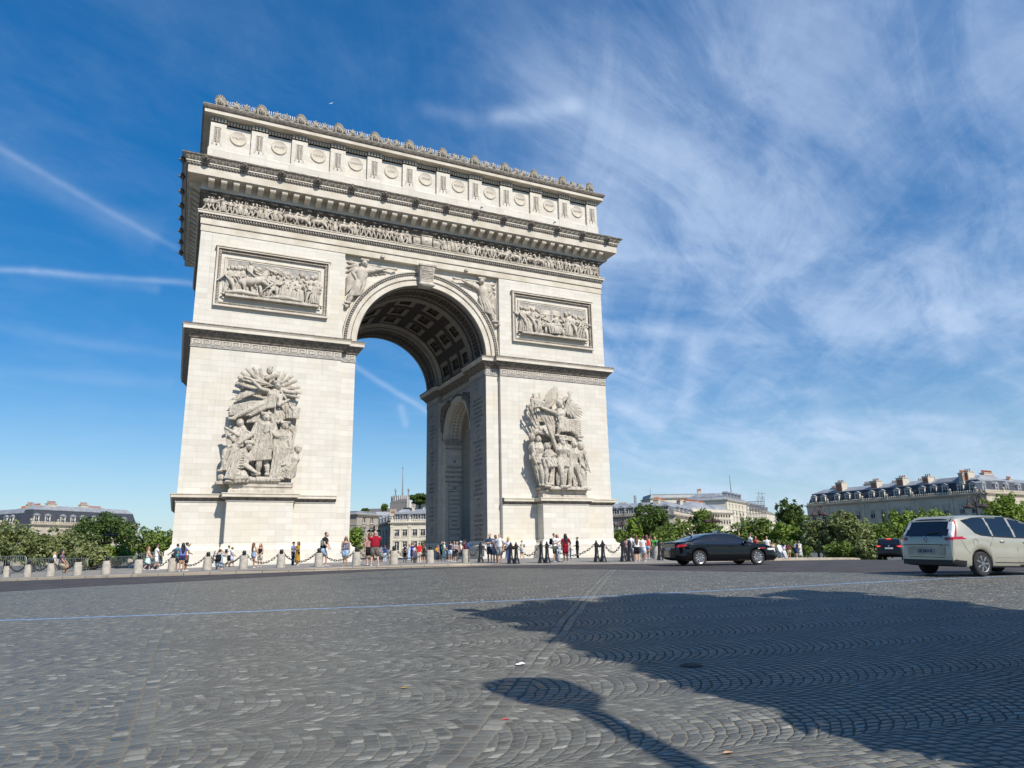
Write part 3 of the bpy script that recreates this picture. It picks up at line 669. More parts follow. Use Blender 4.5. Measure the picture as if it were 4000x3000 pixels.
# keystone: a scrolled console
mb = MB()
prof = [(.45, 28.75), (-.28, 28.65), (-.55, 28.72), (-.66, 28.95), (-.55, 29.15), (-.42, 29.25), (-.44, 29.7), (-.52, 30.2), (-.68, 30.6), (-.80, 30.85), (-.80, 30.98), (.45, 30.98)]
def wid(z): return .66 + (z - 28.6) / 2.4 * .2
mb.rings([[(-wid(z), y, z) for y, z in prof], [(-wid(z) * .86, y - .06, z) for y, z in prof], [(wid(z) * .86, y - .06, z) for y, z in prof], [(wid(z), y, z) for y, z in prof]])
for q in (-.62, -.52, .52, .62): mb.tube([(q * .98, -.46, 29.2), (q, -.56, 30.0), (q * 1.05, -.86, 30.9)], .035, 5)
for k in range(7):
    for q in range(-3, 4): mb.ball((q * .13 + (.065 if k % 2 else 0), -.50 - .012 * k * k * .5, 29.35 + k * .19), (.085, .06, .12), 6, 4)
mb.tube([(-.7, -.52, 28.95), (.7, -.52, 28.95)], .22, 10); mb.tube([(-.92, -.55, 30.8), (.92, -.55, 30.8)], .12, 8)
mb.box(-.98, .98, -.95, .49, 30.96, 31.16)
part(mb, 'keystone', S_CARVE, 40)

# entablature
RECT = lambda o=0.0: [(-HW - o, -o), (HW + o, -o), (HW + o, DEP + o), (-HW - o, DEP + o)]
RP = [(-HW, 0), (HW, 0), (HW, DEP), (-HW, DEP)]
mb = MB(); mb.box(-HW, HW, 0, DEP, ZENT, 36.4)
mb.mold(RP, [(.0, 31.265), (.06, 31.27), (.06, 31.92)]); mb.mold(RP, [(.06, 31.99), (.13, 32.0), (.13, 32.62)])
part(mb, 'architrave', S_BAND)
mb = MB(); mb.mold(RP, [(.06, 31.92), (.12, 31.93), (.12, 31.985), (.06, 31.99)]); part(mb, 'bead_molding', S_GRIME_SHADE)
mb = MB(); mb.mold(RP, [(.13, 32.62), (.20, 32.64), (.20, 32.70), (.22, 32.92), (.30, 32.98)]); n = 180
for i in range(n): mb.ball((-HW + (i + .5) * 2 * HW / n, -.27, 32.82), (.095, .10, .11), 6, 4, 1)
for i in range(85):
    for xx in (-HW - .27, HW + .27): mb.ball((xx, (i + .5) * DEP / 85, 32.82), (.1, .095, .11), 5, 3, 1)
part(mb, 'egg_molding', [S_GRIME_SHADE, S_GREY], 40)
mb = MB(); mb.mold(RP, [(.30, 32.98), (.40, 33.0), (.40, 33.18), (.46, 33.24), (.46, 33.32), (.02, 33.40)]); part(mb, 'frieze_ledge', S_BAND)
mb = MB(); mb.mold(RP, [(.02, 34.98), (.10, 35.02), (.10, 35.10), (.26, 35.24), (.26, 35.30)]); n = 200
for i in range(n): mb.box(-HW + (i + .2) * 2 * HW / n, -HW + (i + .8) * 2 * HW / n, -.36, -.24, 35.12, 35.28)
mb.mold(RP, [(.26, 35.30), (.40, 35.34), (.40, 35.46)]); part(mb, 'frieze_top_molding', S_GRIME_SHADE, 30)
mb = MB(); mb.mold(RP, [(.40, 35.46), (.40, 36.30), (.50, 36.38), (1.50, 36.44), (1.56, 36.38), (1.60, 36.38), (1.63, 37.16), (1.66, 37.18)]); part(mb, 'cornice_corona', S_BAND)
mb = MB(); mb.mold(RP, [(1.66, 37.18), (1.71, 37.20), (1.71, 37.25), (1.76, 37.42), (1.78, 37.46)]); n = 176; L = 2 * (HW + 1.7)
for i in range(n): mb.ball((-HW - 1.7 + (i + .5) * L / n, -1.76, 37.33), (.10, .09, .10), 6, 4, 1)
for i in range(90): mb.ball((-HW - 1.76, -1.7 + (i + .5) * (DEP + 3.4) / 90, 37.33), (.09, .10, .10), 5, 3, 1)
part(mb, 'bead_row', [S_GRIME_SHADE, S_GREY], 40)
mb = MB(); mb.mold(RP, [(1.78, 37.46), (1.83, 37.47), (1.83, 37.58), (1.80, 37.60)]); part(mb, 'cornice_fillet', S_BAND)
mb = MB(); mb.mold(RP, [(1.80, 37.60), (1.84, 37.66), (1.92, 37.80), (2.08, 37.99), (2.16, 38.03)])
n = 82; L = 2 * (HW + 1.9)
for i in range(n):
    x = -HW - 1.9 + (i + .5) * L / n
    for q in (-2, -1, 0, 1, 2): mb.tube([(x + q * .03, -1.86, 37.64), (x + q * .075, -1.95, 37.78), (x + q * .115, -2.08, 37.95 - abs(q) * .05)], [.022, .036, .03], 4, 1)
    mb.tube([(x + .27, -1.88, 37.66), (x + .275, -2.06, 37.94)], [.035, .06], 4, 1)
part(mb, 'palmette_band', [S_GREY, S_BAND], 60)
mb = MB(); mb.mold(RP, [(2.16, 38.03), (2.21, 38.05), (2.22, 38.17), (.0, 38.42), (-1, 38.42)]); part(mb, 'cornice_edge', S_GRIME_SHADE)
# modillions under the cornice
m_ = MB(); pr = [(0, 36.42), (-1.0, 36.42), (-1.04, 36.32), (-1.02, 36.08), (-.94, 35.96), (-.74, 36.00), (-.5, 35.90), (-.25, 35.70), (0, 35.62)]
m_.prism([(y - .38, z) for y, z in pr], 'x', -.27, .27); m_.box(-.32, .32, -1.46, -.40, 36.32, 36.43)
me = m_.mesh('modillion', S_GREY); nm = 40
MODL = mat('limestone_smooth', (1, 1, 1)); me.materials[0] = S_BAND
for i in range(nm):
    obj('modillion', me, arch, (-HW - .05 + (i + .5) * (2 * HW + .1) / nm, 0, 0))
for sx, rz in ((-1, -pi / 2), (1, pi / 2)):
    mb = MB()
    for i in range(19):
        mb.add(m_, Matrix.Translation((sx * HW, (i + .5) * DEP / 19, 0)) @ Matrix.Rotation(rz, 4, 'Z'))
    part(mb, 'side_modillion_row', S_BAND)
# lion heads on the cornice
lm = MB()
lm.ball((0, -.12, 0), (.27, .2, .30), 10, 7)
for k in range(13):
    a = 2 * pi * k / 13; lm.tube([(.2 * cos(a), -.12, .22 * sin(a)), (.36 * cos(a), -.06, .40 * sin(a))], [.11, .07], 5)
for k in range(9):
    a = 2 * pi * k / 9 + .3; lm.ball((.24 * cos(a), -.24, .26 * sin(a)), .09, 5, 4)
lm.ball((0, -.40, -.06), (.14, .14, .12), 8, 5); lm.ball((0, -.44, .02), (.06, .06, .05), 6, 4)
for q in (-.11, .11): lm.ball((q, -.33, .10), (.06, .05, .05), 6, 4); lm.ball((q * 1.9, -.2, .24), .07, 5, 4)
lme = lm.mesh('lion_head', S_GRIME_SHADE, 180)
for i in range(14): obj('lion_head', lme, arch, (-22.86 + i * 3.513, -2.0, 37.84))
for i in range(8): obj('lion_head', lme, arch, (-HW - 2.0, -1.0 + i * 3.35, 37.84), -pi / 2)
# attic
mb = MB(); mb.box(-HW + .3, HW - .3, .3, DEP - .3, 38.3, 44.5)
AP = [(-HW + .3, .3), (HW - .3, .3), (HW - .3, DEP - .3), (-HW + .3, DEP - .3)]
mb.mold(AP, [(.42, 38.35), (.42, 39.35), (.36, 39.42), (.36, 40.2), (.30, 40.28), (.02, 40.32)])
part(mb, 'attic', S_WALL)
px = [-22.06 + i * 4.011 for i in range(12)]
for x in px:
    w_ = .80; x0, x1 = max(x - w_, -HW), min(x + w_, HW)
    mb = MB(); mb.box(x0, x1, 0, .34, 40.29, 43.16); mb.box(x0 - .08, x1 + .08, -.09, .3, 39.4, 40.3); part(mb, 'attic_pilaster', S_WALL)
mb = MB(); bays = []
for k, x in enumerate(px):
    a, b = max(x - .82, -HW), min(x + .82, HW); bays.append((a, b, -.06))
    if k < 11: bays.append((x + .82, x + 4.011 - .82, .18))
for a, b, y in bays:
    mb.box(a, b, y + .12, .5, 43.16, 43.30); mb.box(a, b, y + .10, .5, 43.62, 43.72)
    n = max(3, round((b - a) / .30))
    for i in range(n): mb.box(a + (i + .14) * (b - a) / n, a + (i + .80) * (b - a) / n, y - .10, .5, 43.30, 43.62, 1)
    mb.box(a, b, y + .08, .5, 43.30, 43.62)
for sx in (-1, 1):
    for i in range(86): mb.box(*sorted((sx * (HW - .3), sx * (HW + .1))), (i + .2) * DEP / 86, (i + .75) * DEP / 86, 43.30, 43.62, 1)
part(mb, 'dentil_band', [S_GRIME_SHADE, S_BAND])
AQ = [(-HW, 0), (HW, 0), (HW, DEP), (-HW, DEP)]
mb = MB(); mb.mold(AQ, [(-.4, 43.72), (.10, 43.72), (.14, 43.80), (.60, 43.84), (.64, 43.80), (.66, 43.80), (.66, 44.14), (.68, 44.16)]); part(mb, 'attic_corona', S_BAND)
mb = MB(); mb.mold(AQ, [(.68, 44.16), (.74, 44.2), (.80, 44.36), (.86, 44.44), (.86, 44.55), (.82, 44.58)]); n = 230
for i in range(n): mb.ball((-HW - .7 + (i + .5) * (2 * HW + 1.4) / n, -.76, 44.28), (.07, .06, .07), 5, 3)
part(mb, 'attic_cyma', S_GRIME_SHADE, 40)
mb = MB(); mb.mold(AQ, [(.82, 44.58), (.84, 44.6), (.84, 44.66), (.5, 44.7), (-2, 44.7)]); mb.box(-HW + 1.9, HW - 1.9, 1.9, DEP - 1.9, 44.4, 44.72); part(mb, 'roof_terrace', S_GREY)
# shields with the names of battles
sh = MB(); sh.M = Matrix.Rotation(radians(90), 4, 'X')
sh.lathe([(.82, 0), (.82, .07), (.78, .10), (.68, .10), (.64, .07), (.0, .07)], 36)
for k in range(26):
    a = 2 * pi * k / 26; sh.ball((.74 * cos(a), .74 * sin(a), .105), (.06, .06, .03), 6, 3)
sme = sh.mesh('shield', S_BAND, 40)
for i, nm_ in enumerate(('VALMY', 'JEMMAPES', 'FLEURUS', 'MONTENOTTE', 'LODI', 'CASTIGLIONE', 'ARCOLE', 'RIVOLI', 'PYRAMIDES', 'ABOUKIR', 'ALKMAER')):
    o = obj('shield', sme, arch, (-20.06 + i * 4.006, .30, 42.05)); o['label'] = 'round shield reading ' + nm_
    t = text_mesh(nm_, .38 if len(nm_) < 8 else .32, S_GREY, .012, wide=min(1.0, 5.2 / len(nm_) * (.95 if len(nm_) < 8 else 1.1))); obj('inscription', t, o, (0, -.083, 0))
# sword panels
sp = MB()
for a, b, c, d in ((-.36, -.30, 40.9, 42.72), (.30, .36, 40.9, 42.72), (-.30, .30, 42.66, 42.72)): sp.box(a, b, -.05, .001, c, d)
sp.box(-.30, .30, -.012, .001, 41.0, 42.66, 1)
sp.box(-.46, -.42, -.04, .001, 40.75, 41.2); sp.box(.42, .46, -.04, .001, 40.75, 41.2); sp.box(-.46, -.36, -.04, .001, 40.75, 40.79); sp.box(.36, .46, -.04, .001, 40.75, 40.79)
sp.tube([(0, -.06, 40.85), (0, -.08, 41.2), (0, -.08, 42.5)], [.05, .06, .05], 6); sp.tube([(-.12, -.07, 41.1), (.12, -.07, 41.1)], .035, 5); sp.ball((0, -.08, 40.82), .08, 6, 4)
for q in (-1, 1):
    for k in range(11): sp.tube([(q * (.05 + .08 * abs(sin(k * .29))), -.06, 41.2 + k * .125), (q * (.14 + .08 * abs(sin(k * .29))), -.09, 41.27 + k * .125)], [.05, .02], 5)
spm = sp.mesh('sword_panel', [S_BAND, S_GREY], 50)
for x in px: obj('sword_panel', spm, arch, (min(max(x, -HW + .62), HW - .62), 0, 0))
# parapet crest: heads, swags, palmettes
hd = MB()
hd.ball((0, -.16, .62), (.34, .30, .44), 10, 7); hd.ball((0, -.44, .56), (.06, .08, .12), 6, 4); hd.ball((0, -.40, .42), (.13, .06, .04), 6, 4)
for q in (-.13, .13): hd.ball((q, -.40, .68), (.07, .05, .04), 6, 4)
for k in range(15):
    a = -.35 * pi + 1.7 * pi * k / 14; hd.tube([(.34 * cos(a), -.04, .68 + .42 * sin(a)), (.52 * cos(a), .0, .70 + .60 * sin(a)), (.60 * cos(a + .12), -.10, .72 + .70 * sin(a + .08))], [.13, .19, .13], 6)
for q in (-1, 1):
    hd.tube([(q * .3, -.18, .9), (q * .44, -.2, .5), (q * .4, -.2, .16), (q * .55, -.2, .02)], [.1, .1, .09, .07], 6); hd.ball((q * .55, -.1, .12), (.2, .16, .16), 7, 5)
hd.box(-.7, .7, -.12, .34, -.1, .12)
hme = hd.mesh('antefix_head', mat('limestone_crest', (.44, .40, .325), .92, scale=2.5, bump=.6, bscale=7, spec=.2, col2=(.20, .178, .145)), 180); hx = [-22.05 + i * 3.976 for i in range(12)]
for x in hx: obj('antefix_head', hme, arch, (x, -.28, 44.68)).scale = (.80, 1, .96)
for k in (1, 2, 3): obj('antefix_head', hme, arch, (-HW - .1, k * 5.3, 44.68), -pi / 2)
mb = MB()
for x in hx[:-1]:
    for j in range(3):
        x0 = x + .55 + j * .98; x1 = x0 + .98
        pts = [(x0 + (x1 - x0) * t, -.2, 44.95 + .52 * (2 * abs(t - .5)) ** 2.0) for t in [q / 8 for q in range(9)]]
        mb.tube(pts, [.19] * 9, 6); mb.tube([(p[0], p[1] - .1, p[2] + .22) for p in pts], .07, 4)
        mb.ball((x0 + .49, -.25, 44.98), (.1, .1, .12), 6, 4)
        if j < 2:
            for q in (-1, 0, 1): mb.tube([(x1, -.2, 45.2), (x1 + q * .16, -.24, 45.55), (x1 + q * .30, -.2, 45.86 - abs(q) * .14)], [.15, .16, .07], 5)
            for q in (-1, 1): mb.tube([(x1, -.2, 45.25), (x1 + q * .24, -.24, 45.24), (x1 + q * .36, -.2, 45.40)], [.12, .13, .06], 5)
mb.box(-HW + .2, HW - .2, -.05, .12, 44.66, 45.05)
for i in range(150):
    x = -HW + .35 + i * (2 * HW - .7) / 149; mb.ball((x, -.12, 45.08 + .10 * sin(i * 2.4)), (.13, .10, .20), 5, 4)
part(mb, 'parapet_crest', mat('limestone_crest', (.42, .375, .30)), 60)
mb = MB(); n = 226
for i in range(n):
    x = -21.9 + i * 43.8 / (n - 1); mb.box(x - .017, x + .017, .78, .812, 44.7, 46.40)
for z in (44.95,): mb.box(-21.9, 21.9, .83, .86, z, z + .04)
part(mb, 'railing', mat('pale_steel', (.50, .51, .52), .5, metal=.3))
# relief panels on the upper piers
def frame(mb, x0, x1, z0, z1, w_, y0, y1, m=0):
    for a, b, c, d in ((x0, x1, z1 - w_, z1), (x0, x1, z0, z0 + w_), (x0, x0 + w_, z0 + w_, z1 - w_), (x1 - w_, x1, z0 + w_, z1 - w_)): mb.box(a, b, y1, y0, c, d, m)
PANEL = {}
for s in (-1, 1):
    c = 15.8 * s
    mb = MB(); frame(mb, c - 5.38, c + 5.38, 23.78, 29.8, .16, .001, -.36); mb.box(c - 5.5, c + 5.5, -.44, .001, 29.8, 29.92)
    mb.box(c - 4.62, c + 4.62, -.04, .001, 24.6, 28.95); frame(mb, c - 4.6, c + 4.6, 24.62, 28.93, .12, -.04, -.14); frame(mb, c - 4.42, c + 4.42, 24.8, 28.75, .10, -.04, -.09)
    fr_ = part(mb, 'relief_frame', S_BAND)
    mb = MB(); frame(mb, c - 5.22, c + 5.22, 23.94, 29.64, .30, .001, -.18, 0)
    n = 66
    for i in range(n):
        x = c - 5.2 + (i + .5) * 10.4 / n
        for z in (24.18, 29.40): mb.ball((x, -.19, z), (.055, .06, .07), 5, 3, 1)
    for i in range(36):
        z = 24.0 + (i + .5) * 5.55 / 36
        for x in (c - 5.03, c + 5.03): mb.ball((x, -.19, z), (.09, .06, .055), 5, 3, 1)
    o = mb.build('egg_molding', [S_GRIME_SHADE, S_BAND], fr_)
    mb = MB(); mb.box(c - 4.35, c + 4.35, -.62, .001, 24.78, 25.0); mb.build('relief_ledge', S_CARVE, fr_)
    PANEL[s] = c
# spandrel side strips and small lamps on the architrave
mb = MB()
for s in (-1, 1): mb.box(*sorted((s * PB, s * (PB - .12))), .36, .501, 25.4, ZENT)
part(mb, 'spandrel_border', S_BAND)
mb = MB()
for x in (-4.9, 4.75): mb.box(x - .2, x + .2, -.42, -.12, 31.35, 31.6)
part(mb, 'floodlight', S_CARVE)
for x, z in ((5.9, 38.5), (15.4, 38.5)):
    mb = MB(); mb.tube([(x, -1.8, 38.2), (x, -1.8, 38.75)], .05, 6); mb.ball((x + .1, -1.95, 38.75), (.16, .2, .14), 8, 5); part(mb, 'camera_dome', mat('white_plastic', (.75, .75, .74), .4), 180)
# inscriptions on the inner faces (right pier) and the far jamb
def wall_text(body, size, loc, rz, name='inscription'):
    o = obj(name, text_mesh(body, size, S_LETTER, .008), arch, loc, rz); return o
L1 = ['WERTINGEN', 'GUNTZBOURG', 'ELCHINGEN', 'DIERNSTEIN', 'HOLLABRUNN', 'SAALFELD', 'HALLE', 'PRENTZLOW', 'LUBECK', 'PULTUSK', 'EYLAU', 'OSTROLENKA', 'DANTZIG', 'HEILSBERG', 'LANDSHUT', 'ECKMUHL', 'RATISBONNE', 'RAAB', 'MOHILEW', 'SMOLENSKO', 'VALONTINA', 'POLOTSK', 'KRASNOE', 'WURSCHEN']
trophy = MB()
def troph(x, y, z, k=1.0):
    for q in (-1, 0, 1): trophy.tube([(x, y - q * .0, z), (x, y + q * .38 * k, z + .75 * k)], [.05, .1 * k], 5)
    trophy.ball((x, y, z + .55 * k), (.06, .26 * k, .34 * k), 7, 5); trophy.ball((x, y, z + 1.0 * k), (.05, .12 * k, .14 * k), 6, 4); trophy.box(x - .03, x + .02, y - .45 * k, y + .45 * k, z - .08, z + .04)
z = 17.3
for i, nme in enumerate(L1):
    if i in (7, 13, 18): troph(AR - .03, 2.9, z - .95); z -= 1.35
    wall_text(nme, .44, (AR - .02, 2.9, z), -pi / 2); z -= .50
troph(AR - .03, 2.9, 17.8, 1.1); troph(AR - .03, 2.9, 2.2, 1.0)
z = 16.8
for i, nme in enumerate(['ROSES', 'ASTORGA', 'OLIVENZA', 'GENES', 'VALENCE', 'LEIPZIG', 'HANAU', 'CAIRE', 'ULM', 'WAGRAM', 'MADRID', 'BURGOS', 'TUDELA', 'UCLES', 'MEDELIN', 'OCANA']):
    if i in (4, 8, 12): troph(AR - .03, 18.7, z - .95); z -= 1.5
    wall_text(nme, .44, (AR - .02, 18.7, z), -pi / 2); z -= .52
troph(AR - .03, 18.7, 17.4, 1.1); troph(AR - .03, 18.7, 2.6, 1.0)
part(trophy, 'trophy_relief', S_GREY, 60)
for i, nme in enumerate(('DIERSHEIM', 'DUSSELDORF', 'GRAND PORT', 'MALO JAROSLAWETZ')):
    obj('inscription', text_mesh(nme, .42, S_LETTER, .008, wide=1.0 if len(nme) < 12 else .62), arch, (9.05, 15.0, 11.0 - i * .62))
mb = MB(); frame(mb, 8.25, 9.85, 2.6, 8.2, .06, 15.02, 14.97); frame(mb, 8.25, 9.85, 1.85, 2.45, .06, 15.02, 14.97); frame(mb, 8.25, 9.85, 8.6, 9.1, .06, 15.02, 14.97)
mb.ball((9.05, 14.97, 11.75), (.2, .04, .22), 7, 5); mb.ball((9.05, 14.97, 8.4), (.3, .05, .13), 7, 5); part(mb, 'jamb_panel', S_GREY, 60)
z = 7.9
for nme in ('BERNADOTTE', 'DAVOUT', 'AUGEREAU', 'KELLERMANN', 'SAHUC', 'MILHAUD', 'NANSOUTY', 'KLEIN', 'BEKER', 'CAULAINCOURT'):
    obj('inscription', text_mesh(nme, .26, S_LETTER, .008, wide=min(1, 9 / len(nme))), arch, (9.05, 15.0, z)); z -= .52
# ------------------------------------------------------------------ carved figures
def statue(mb, H, y, head, neck, hip, arms=(), legs=(), hair=0, helmet=0, n=8, dy=None, skirt=None, broad=1.0):
    "one carved person from joint positions (x, z); y is the depth of the body, H the full height"
    P = lambda p, d=0.0: Vector((p[0], y + d, p[1]))
    r = H * .5
    hd, nk, hp = P(head, -.02 * H), P(neck, 0), P(hip, .01 * H)
    ax = (nk - hp).normalized(); sd = Vector((ax.z, 0, -ax.x))
    mb.ball(hd, (.060 * H, .070 * H, .078 * H), n + 2, 6)
    mb.ball(hd + Vector((0, -.066 * H, -.012 * H)), (.014 * H, .02 * H, .018 * H), 5, 3)
    if hair: mb.ball(hd + Vector((0, .02 * H, .015 * H)), (.072 * H, .07 * H, .078 * H), n, 5)
    if hair > 1:
        for k in range(5): mb.ball(hd + Vector(((k - 2) * .03 * H, -.03 * H, .06 * H)), .03 * H, 5, 4)
    if helmet:
        mb.ball(hd + Vector((0, .0, .03 * H)), (.074 * H, .078 * H, .07 * H), n, 5)
        mb.tube([hd + Vector((-.06 * H, 0, .08 * H)), hd + Vector((0, 0, .125 * H)), hd + Vector((.07 * H, .02 * H, .06 * H))], [.02 * H, .03 * H, .015 * H], 5)
    mb.tube([nk + ax * .03 * H, nk + (hd - nk) * .55], .036 * H, 6)
    ch = nk - ax * .09 * H
    mb.tube([nk - ax * .03 * H, ch, nk + (hp - nk) * .62, hp], [.085 * H * broad, .118 * H * broad, .088 * H, .098 * H], n, sq=(1.12, .80), up=(0, 1, 0))
    for k, a in enumerate(arms):
        sgn_ = a[2] if len(a) > 2 else (-1 if a[0][0] < nk.x else 1)
        sh = nk - ax * .045 * H + sd * (.112 * H * broad) * (sgn_ if sd.x > 0 else -sgn_)
        d = a[3] if len(a) > 3 else -.10 * H
        e, h_ = P(a[0], d * .6), P(a[1], d)
        mb.tube([sh, e], [.047 * H, .038 * H], 7); mb.tube([e, e + (h_ - e) * .4, h_], [.038 * H, .037 * H, .024 * H], 7)
        u = (h_ - e).normalized(); mb.tube([h_, h_ + u * .045 * H], [.028 * H, .020 * H], 6)
    for k, l in enumerate(legs):
        d = l[2] if len(l) > 2 else (-.05 * H if k == 0 else .03 * H)
        hh = hp + sd * (.052 * H) * (-1 if (l[0][0] < hp.x) == (sd.x > 0) else 1)
        kn, ft = P(l[0], d), P(l[1], d * .6)
        mb.tube([hh, (hh + kn) / 2, kn], [.082 * H, .068 * H, .050 * H], 8); mb.tube([kn, kn + (ft - kn) * .35, ft], [.048 * H, .050 * H, .028 * H], 8)
        sx = 1 if ft.x >= kn.x else -1
        mb.tube([ft + Vector((-.02 * H * sx, 0, -.012 * H)), ft + Vector((.075 * H * sx, -.05 * H, -.022 * H))], [.032 * H, .024 * H], 6)
def folds(mb, top, bot, y, rt=.1, n=7, y2=None, wave=.10, thick=.75):
    "hanging cloth: flutes between the line top[0]-top[1] and the line bot[0]-bot[1] (x, z)"
    y2 = y if y2 is None else y2
    for k in range(n):
        t = k / max(1, n - 1)
        a = Vector((top[0][0] + (top[1][0] - top[0][0]) * t, y - .12 * sin(pi * t), top[0][1] + (top[1][1] - top[0][1]) * t))
        b = Vector((bot[0][0] + (bot[1][0] - bot[0][0]) * t, y2 - .2 * sin(pi * t), bot[0][1] + (bot[1][1] - bot[0][1]) * t))
        w1, w2 = abs(top[1][0] - top[0][0]) + abs(top[1][1] - top[0][1]), abs(bot[1][0] - bot[0][0]) + abs(bot[1][1] - bot[0][1])
        c = (a + b) / 2 + Vector((wave * sin(k * 2.1), -.05 * (k % 2), 0))
        r1, r2 = max(.05, w1 / n * thick), max(.05, w2 / n * thick)
        mb.tube([a, c, b], [r1, (r1 + r2) / 2 * .95, r2 * .9], 6)
def wing(mb, root, tips, y, r=.1, arch_=.25, y2=None):
    y2 = y if y2 is None else y2
    R = Vector((root[0], y, root[1]))
    for k, t in enumerate(tips):
        T = Vector((t[0], y2 - .02 * (k % 2), t[1])); m1 = R.lerp(T, .35) + Vector((0, -.12, arch_ * (1 - k / len(tips))))
        mb.tube([R, m1, R.lerp(T, .75), T], [r * .9, r * 1.15, r, r * .35], 5, sq=(1.0, .55), up=(0, 1, 0))
def palm(mb, a, b, y, n=11, l=.55, r=.05, sag=.15):
    A, B = Vector((a[0], y, a[1])), Vector((b[0], y - .05, b[1])); d = B - A; nn = Vector((-d.z, 0, d.x)).normalized()
    mb.tube([A, A.lerp(B, .5) + nn * sag, B], [r, r * .8, r * .5], 5)
    for k in range(1, n + 1):
        t = k / n; p = A.lerp(B, t) + nn * sag * 4 * t * (1 - t)
        for q in (-1, 1): mb.tube([p, p + d.normalized() * l * .75 + nn * q * l * .42 * (1.1 - t * .6)], [r * 1.1, r * .5], 5)
def horse(mb, x, z, L, y, face=1, rear=.0, n=8):
    "carved horse; x, z the middle of the belly, L body length"
    f = face; c = Vector((x, y, z)); u = Vector((f * cos(rear), 0, sin(rear))); w_ = Vector((-f * sin(rear), 0, cos(rear)))
    A = lambda a, b, d=0: c + u * a * L + w_ * b * L + Vector((0, d * L, 0))
    mb.tube([A(-.46, .03), A(-.2, .05), A(.15, .03), A(.42, .08)], [.17 * L, .21 * L, .20 * L, .19 * L], n)
    mb.tube([A(.40, .12), A(.58, .36), A(.66, .52)], [.16 * L, .11 * L, .085 * L], n); mb.tube([A(.64, .54, -.02), A(.84, .40, -.06)], [.085 * L, .05 * L], 7)
    for k in range(5): mb.ball(A(.40 + .05 * k, .28 + .07 * k), .055 * L, 5, 4)
    for q, (k1, f1) in enumerate((((.56, -.22), (.74, -.42)), ((.42, -.30), (.46, -.62)), ((-.40, -.28), (-.52, -.62)), ((-.30, -.30), (-.24, -.64)))):
        d = -.10 if q % 2 == 0 else .06; s0 = A(.38 if q < 2 else -.40, -.05, d)
        mb.tube([s0, A(*k1, d)], [.11 * L, .06 * L], 7); mb.tube([A(*k1, d), A(*f1, d)], [.05 * L, .035 * L], 6); mb.ball(A(*f1, d), .05 * L, 5, 4)
    mb.tube([A(-.52, .08), A(-.66, -.1), A(-.68, -.35)], [.06 * L, .08 * L, .04 * L], 6)

# --- left group on the pier
def TL(px, py): return ((px - 690) * .00692 - 15.85, 6.92 + (1545 - py) * .00762)
mb = MB(); T = TL
mb.prism([T(*p) for p in ((235, 650), (350, 420), (390, 260), (470, 190), (600, 170), (820, 180), (960, 215), (1050, 320), (1085, 420), (1090, 560), (1105, 760), (1085, 1540), (260, 1540), (225, 1200), (260, 900))], 'y', -.26, -.02)
for q in ((440, 150), (385, 195), (350, 250), (330, 320), (520, 135), (600, 150), (400, 350)): palm(mb, T(720, 330), T(*q), -.62 - .03 * (q[0] % 7), 16, .40, .125, .14)
for q in ((985, 185), (1040, 240), (1085, 310), (1105, 380), (1085, 430), (900, 160), (820, 165)): palm(mb, T(740, 330), T(*q), -.62 - .03 * (q[0] % 7), 16, .40, .125, -.14)
a = T(735, 215); mb.tube([(a[0] - .45, -1.1, a[1] - .2), (a[0] + .45, -1.1, a[1] + .2)], .22, 6); a = T(705, 140); mb.ball((a[0], -1.1, a[1]), (.3, .3, .42), 8, 6); mb.tube([(a[0], -1.1, a[1] + .3), (a[0] + .25, -1.25, a[1] + .3)], [.16, .06], 6)
mb.tube([(*T(760, 250), 0)[0:1] + (-1.15,) + (T(760, 250)[1],), (T(1045, 630)[0], -1.2, T(1045, 630)[1])], .10, 6)
wing(mb, T(750, 330), [T(380, 262), T(400, 285), T(470, 300), T(540, 320), T(640, 350)], -.95, .13)
wing(mb, T(700, 420), [T(232, 540), T(250, 515), T(290, 480), T(340, 450), T(410, 420), T(480, 400)], -.9, .15)
statue(mb, 5.2, -1.15, T(820, 330), T(800, 400), T(735, 560), [(T(610, 395), T(485, 305), -1, -.5), (T(850, 575), T(945, 520), 1, -.3)], [(T(520, 640), T(285, 765), -.2), (T(560, 690), T(420, 700), .15)], hair=2)
mb.tube([(T(385, 268)[0], -1.65, T(385, 268)[1]), (T(770, 345)[0], -1.5, T(770, 345)[1])], [.16, .045], 7)
folds(mb, (T(790, 430), T(700, 520)), (T(790, 600), T(620, 640)), -1.35, n=6)
for k in range(9): mb.tube([(T(700, 540 + k * 8)[0], -1.2 - .04 * k, T(700, 545 + k * 9)[1]), (T(500, 560)[0], -1.3, T(500, 560 + k * 20)[1]), (T(240, 600)[0], -1.0, T(235 + k * 12, 620 + k * 13)[1])], [.16, .15, .09], 6)
folds(mb, (T(560, 680), T(680, 640)), (T(470, 800), T(640, 790)), -.95, n=6)
